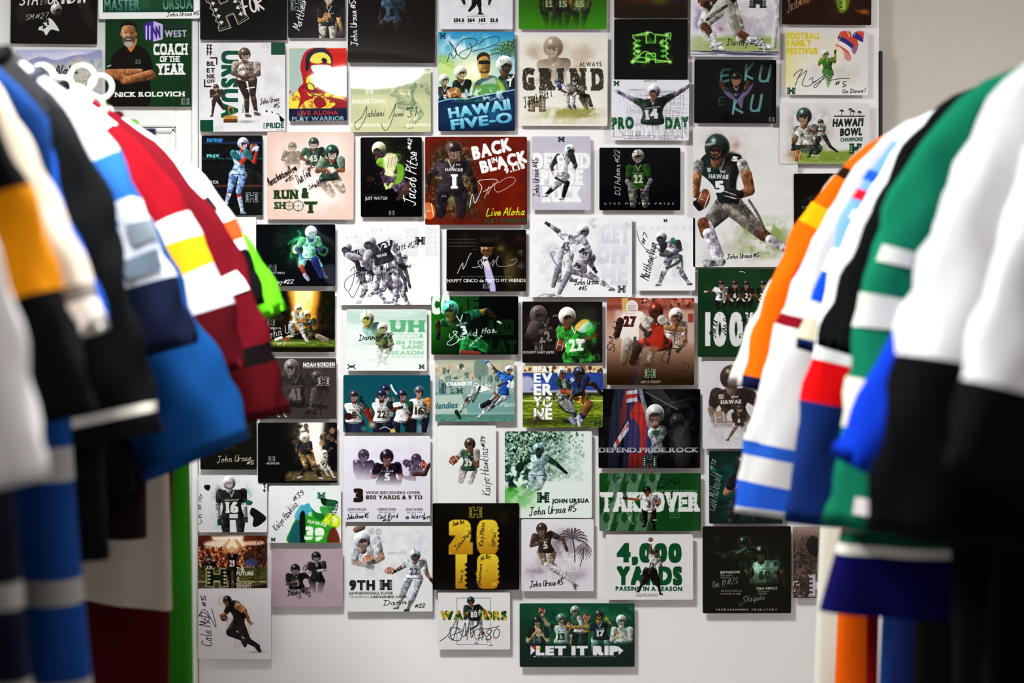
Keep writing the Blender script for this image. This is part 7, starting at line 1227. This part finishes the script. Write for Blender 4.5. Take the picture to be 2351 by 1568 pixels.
    for x0, x1, z0, z1, c, nm in chest:                            # marks on the body front
        bm = bmesh.new(); rows = []
        for i in range(9):
            z = z0 + (z1 - z0) * i / 8; t = (1.87 - z) / (1.87 - hem); row = []
            for k in range(9):
                x = x0 + (x1 - x0) * k / 8; row.append(bm.verts.new(P((x, -.05 * gs + fold(x, z * .6, seed) * (.3 + .6 * t) * gs, z))))
            rows.append(row)
        for A_, B_ in zip(rows, rows[1:]):
            for k in range(8): bm.faces.new((A_[k], A_[k + 1], B_[k + 1], B_[k]))
        part(nm, bm, cloth(c), bd)
    tag(e, label, 'jersey', 'jerseys hanging on the left rail' if side < 0 else 'jerseys hanging on the right rail')
    return e
RX = {-1: .72, 1: .9}; RZ = {-1: 1.903, 1: 1.923}
M_plastic = mat('hanger_white_plastic', 'ece4d8', .35); M_chrome = mat('rail_metal', 'b0aca6', .3, 1)
def rail(side, y0, y1, label):
    e = empty('clothes_rail', (side * RX[side], y0, RZ[side])); L = y1 - y0
    bm = bmesh.new(); tube(bm, [(0, 0, 0), (0, L, 0)], .0125, 16); obj('bar', bm, M_chrome, e, True)
    for t in (.42, .97):
        bm = bmesh.new(); tube(bm, [(0, L * t, .01), (0, L * t, ZC - RZ[side] - .004)], .011, 12); o = obj('ceiling_support', bm, M_chrome, e, True)
        bm = bmesh.new(); tube(bm, [(0, L * t, ZC - RZ[side] - .008), (0, L * t, ZC - RZ[side])], .035, 16); obj('flange', bm, M_chrome, o)
    bm = bmesh.new(); tube(bm, [(0, .012, 0), (0, -.004, 0)], .018, 16); obj('end_cap', bm, M_plastic, e, True)
    if side < 0:                                                   # cream end bracket topped by two rings
        bm = bmesh.new(); tube(bm, [(-.03, 0, -.01), (-.03, 0, .035)], .0125, 14); b = obj('end_bracket', bm, M_plastic, e, True)
        bm = bmesh.new(); tube(bm, [(-.03, 0, 0), (0, 0, 0)], .01, 10); obj('bracket_arm', bm, M_plastic, e, True)
        for cx, cz, r in ((-.035, .06, .022), (-.005, .046, .02)):
            bm = bmesh.new(); tube(bm, [(cx + r * math.cos(a), .004 * (cx + .02) / .015, cz + r * math.sin(a)) for a in [6.2832 * k / 24 for k in range(25)]], .0045, 8, caps=False); obj('ring', bm, M_plastic, b, True)
    tag(e, label, 'rail')
def hanger(side, d, label, tilt=0):
    e = empty('clothes_hanger', (side * RX[side], -(CAM_D - d), RZ[side]))
    bm = bmesh.new(); r = .0185
    pts = [(r * math.cos(a), 0, r * math.sin(a)) for a in [math.radians(-20 + 12 * k) for k in range(18)]]
    tube(bm, pts + [(-.006, 0, -.024), (0, 0, -.03), (0, 0, -.036)], [.0042] * 18 + [.005, .007, .009], 10); obj('hook', bm, M_plastic, e, True)
    bm = bmesh.new(); tube(bm, [(0, 0, -.03), (0, 0, -.08)], [.009, .013], 12); obj('neck', bm, M_plastic, e, True)
    bm = bmesh.new(); A_ = [(x, 0, -.075 - .1 * (abs(x) / .17) ** 1.2) for x in [(-.17 + .017 * k) for k in range(21)]]; tube(bm, A_, [.006 + .008 * (1 - abs(p[0]) / .17) for p in A_], 10); obj('arms', bm, M_plastic, e, True)
    tag(e, label, 'hanger', 'white plastic hangers on the rails')
rail(-1, -.70, -2.55, 'metal clothes rail on the left with two cream rings at its end')
rail(1, -.74, -2.55, 'metal clothes rail on the right above the white jersey')
def gap_of(J, i): return min(abs(J[i]['d'] - J[k]['d']) for k in (i - 1, i + 1) if 0 <= k < len(J))
# ---- left rail, from the wall towards the camera
LJ = [
 dict(d=2.245, label='navy and lime green jersey nearest the wall on the left rail', body='276f12', sleeve=((1.69, '0c1020'), (0, '5ac01a')), zend=1.555, dx=(0, .03), wid=.06, hw=(.15, .165, .175), hem=.72, collar='58b81a', chest=((-.02, .12, 1.86, 1.70, '0b0f20', 'yoke'),)),
 dict(d=2.16, label='white jersey sleeve with orange stripe and black cuff', body='380508', sleeve=((1.705, 'e8e4e6'), (1.672, 'd0401a'), (1.655, 'ece8e6'), (0, '0c0b0d')), zend=1.565, dx=(.06, .02), wid=.075, hw=(.15, .16, .15), hem=.8, patches=((1.75, 1.715, 40, 110, '141416', 'stripe_mark'),)),
 dict(d=2.09, label='dark crimson jersey with a white tick on the sleeve', body='8f8376', sleeve=((1.50, '560812'), (1.47, '10080a'), (0, '44060c')), zend=1.385, dx=.02, wid=.09, hw=(.15, .165, .175), hem=1.10, slant=-.03, patches=((1.62, 1.585, 35, 120, 'd8d2d0', 'tick_mark'), (1.60, 1.575, 95, 130, 'd8d2d0', 'tick_mark'))),
 dict(d=2.0, label='red jersey with white, yellow and white sleeve bands', body='16080a', sleeve=((1.835, 'f0ecec'), (1.70, '6c0610'), (1.663, 'bcb4b6'), (1.618, 'c89010'), (1.555, 'b8b0b4'), (0, '3c040a')), zend=1.46, dx=-.015, wid=.08, hw=(.15, .16, .16), hem=1.2, collar='f0ecec'),  # near-black body colour stands in for shade on the red cloth
 dict(d=1.9, label='bright blue jersey with a long loose slanted sleeve', body='06070c', sleeve=((1.74, '10142a'), (0, '0a3668')), zend=1.36, dx=(-.12, -.01), wid=.085, hw=(.15, .16, .17), hem=1.28),
 dict(d=1.80, label='silver and blue jersey with outlined sleeve numerals', body='08090e', sleeve=((1.76, '94949a'), (1.70, '1c4a8a'), (1.59, 'aeb0ba'), (0, '0c1226')), zend=1.50, dx=-.03, wid=.075, hw=(.14, .15, .16), hem=1.25, collar='2a2c34',
      patches=((1.69, 1.655, 60, 150, '24508f', 'numeral'), (1.672, 1.63, 20, 55, '6a7078', 'numeral'), (1.65, 1.61, 110, 160, '1c3f7c', 'numeral'), (1.64, 1.60, 30, 75, '55606c', 'numeral'))),
 dict(d=1.68, label='black jersey with white cuff piping beside the silver sleeve', body='060606', sleeve=((1.80, '1a1a1b'), (1.425, '0a0a0b'), (1.412, 'c8bfb2'), (0, '0a0a0b')), zend=1.385, dx=-.07, wid=.085, hw=(.15, .17, .2), hem=1.22, patches=((1.47, 1.46, 60, 170, '7a3a12', 'piping'),)),
 dict(d=1.56, label='royal blue jersey with pale bands low on the body', body='0b2a5c', sleeve=((0, '0e4296'),), zend=1.52, dx=-.075, wid=.055, hw=(.16, .2, .25), hem=.7, bands=((1.375, '7d7873'), (1.335, '0b2858'), (1.22, '6f6a66'), (1.19, '0b2a5c'), (1.1, '6f6a66'), (1.05, '0b2a5c'))),
 dict(d=1.44, label='cream jersey sleeve with grey stripe and white cuff', body='0a0a0c', sleeve=((1.565, 'b5a592'), (1.548, '6f6660'), (0, 'd8d0c6')), zend=1.515, dx=-.04, wid=.05, hw=(.15, .16, .17), hem=1.27),
 dict(d=1.32, label='black jersey with a wide gold sleeve band', body='0b0c16', sleeve=((1.655, '0a0a0a'), (1.555, 'c87a08'), (0, '070707')), zend=1.43, dx=-.03, wid=.085, hw=(.16, .22, .28), hem=.7, bands=((1.258, '7a746e'), (1.232, '0a0c1c'), (1.16, '7a746e'), (1.14, '0a0c1c'))),
 dict(d=1.17, label='white jersey nearest the camera on the left rail', body='0c0c0e', sleeve=((1.62, '101012'), (0, 'c4bcba')), zend=1.38, dx=-.035, wid=.07, hw=(.15, .17, .19), hem=.8, patches=((1.555, 1.535, 70, 130, '16161c', 'numeral'), (1.525, 1.505, 60, 110, '16161c', 'numeral'))),
]
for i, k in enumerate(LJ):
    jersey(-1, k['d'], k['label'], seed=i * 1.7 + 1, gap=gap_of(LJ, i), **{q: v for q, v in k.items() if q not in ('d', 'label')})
RJ = [
 dict(d=2.24, label='white jersey with teal trim nearest the wall on the right rail', body='d8d4c4', sleeve=((1.66, 'd6d2cc'), (1.645, '1a9aa8'), (0, 'd4d0c8')), zend=1.43, dx=(-.03, .015), wid=.07, hw=(.19, .2, .225), hem=.75),
 dict(d=2.17, label='orange jersey with a round sleeve emblem', body='e85a08', sleeve=((1.79, 'e8620c'), (1.775, '2a1008'), (1.445, 'ee6408'), (0, '14163a')), zend=1.425, dx=.005, wid=.065, hw=(.17, .185, .205), hem=.75, patches=((1.735, 1.69, -30, 80, 'f4a80c', 'emblem'), (1.66, 1.64, 0, 60, 'e8e2dc', 'stripe_mark'), (1.60, 1.57, -30, 30, 'f0b818', 'stripe_mark'))),
 dict(d=2.10, label='deep red jersey between the orange and white ones', body='6a0608', sleeve=((0, 'b00c10'),), zend=1.5, dx=-.02, wid=.06, hw=(.15, .16, .17), hem=.75, patches=((1.886, 1.845, -60, 120, 'c8a010', 'shoulder_stripe'),)),
 dict(d=2.03, label='long white jersey with maroon ring and blue cuff bands', body='c8beb4', sleeve=((1.545, 'd6d0ce'), (1.528, '7a0a1c'), (1.345, 'd6d2d0'), (1.325, '2456b8'), (1.285, 'd0cac6'), (1.245, '2050b8'), (0, 'ccc6c2')), zend=1.235, dx=.0, wid=.075, hw=(.15, .16, .17), hem=.8, patches=((1.415, 1.395, 20, 80, '2a62c0', 'stripe_mark'), (1.36, 1.33, -30, 30, '2a62c0', 'stripe_mark'))),
 dict(d=1.95, label='pale blue jersey with royal blue and white sleeve bands', body='16306a', sleeve=((1.80, 'e8e6f0'), (1.64, '6f9ade'), (1.605, 'd6d4d4'), (1.56, '0c42c0'), (1.535, 'd4d3d2'), (1.505, 'cdc3a4'), (0, '10224e')), zend=1.49, dx=-.025, wid=.065, hw=(.16, .17, .19), hem=.9, patches=((1.765, 1.735, -60, 60, '1c52c8', 'stripe_mark'), (1.735, 1.70, -60, 40, 'd01828', 'stripe_mark'), (1.70, 1.67, 20, 90, 'e4e6f2', 'stripe_mark'))),
 dict(d=1.885, label='navy jersey with a red patch low on its long sleeve', body='0e1c4a', sleeve=((1.475, 'f0ecea'), (1.415, 'e00c10'), (0, '142a66')), zend=1.24, dx=(-.03, -.045), wid=.06, hw=(.16, .18, .2), hem=.9),
 dict(d=1.81, label='plain black jersey beside the green one', body='060607', sleeve=((0, '0c0c0e'),), zend=1.495, dx=-.02, wid=.085, hw=(.15, .17, .18), hem=.95, collar='c8a018'),
 dict(d=1.70, label='green jersey with cream sleeve patches and white dots', body='0c0a3a', sleeve=((0, '0f6a4c'),), zend=1.262, dx=(-.02, -.055), wid=.085, dep=.045, hw=(.17, .24, .335), hem=1.13, bands=((1.25, 'd8d0c4'), (1.238, '0c4a34'), (1.222, 'd8d0c4'), (1.208, '0d0b48')), slant=.02, collar='d0a81c',
      patches=((1.645, 1.60, 28, 62, 'dcdacc', 'cream_patch'), (1.575, 1.51, 10, 62, 'dcdacc', 'cream_patch'), (1.475, 1.385, -25, 70, 'd8d2be', 'cream_patch'), (1.325, 1.28, 50, 95, 'dcd0cc', 'cream_patch'), (1.312, 1.298, -5, 22, 'f0f0ec', 'white_dot'), (1.286, 1.272, -5, 22, 'f0f0ec', 'white_dot'))),
 dict(d=1.585, label='royal blue jersey half hidden below the white sleeve', body='060608', sleeve=((0, '0c34b8'),), zend=1.36, dx=(-.16, -.02), wid=.05, hw=(.17, .2, .2), hem=.9),
 dict(d=1.43, label='wide white jersey with a short draped sleeve', body='050506', sleeve=((1.487, 'dad6d8'), (0, '08080a')), zend=1.29, dx=(.02, -.04), wid=.115, dep=.055, hw=(.18, .2, .24), hem=.8),
 dict(d=1.25, label='white-sleeved black jersey nearest the camera on the right rail', body='060607', sleeve=((1.465, 'f0ecee'), (0, '0a0a0b')), zend=1.38, dx=-.035, wid=.075, hw=(.18, .21, .24), hem=.8, patches=((1.42, 1.40, 60, 140, '0f0f12', 'seam'),), bands=((1.30, '1c1816'), (1.26, '060607'))),
]
for i, k in enumerate(RJ):
    jersey(1, k['d'], k['label'], seed=i * 2.1 + 3, gap=gap_of(RJ, i), **{q: v for q, v in k.items() if q not in ('d', 'label')})
for d_, l_ in ((2.245, 'white hanger of the lime jersey at the far end of the left rail'), (2.16, 'white hanger second from the wall on the left rail'), (2.09, 'white hanger inside the crimson jersey'), (2.0, 'white hanger inside the yellow-banded red jersey')):
    hanger(-1, d_, l_)
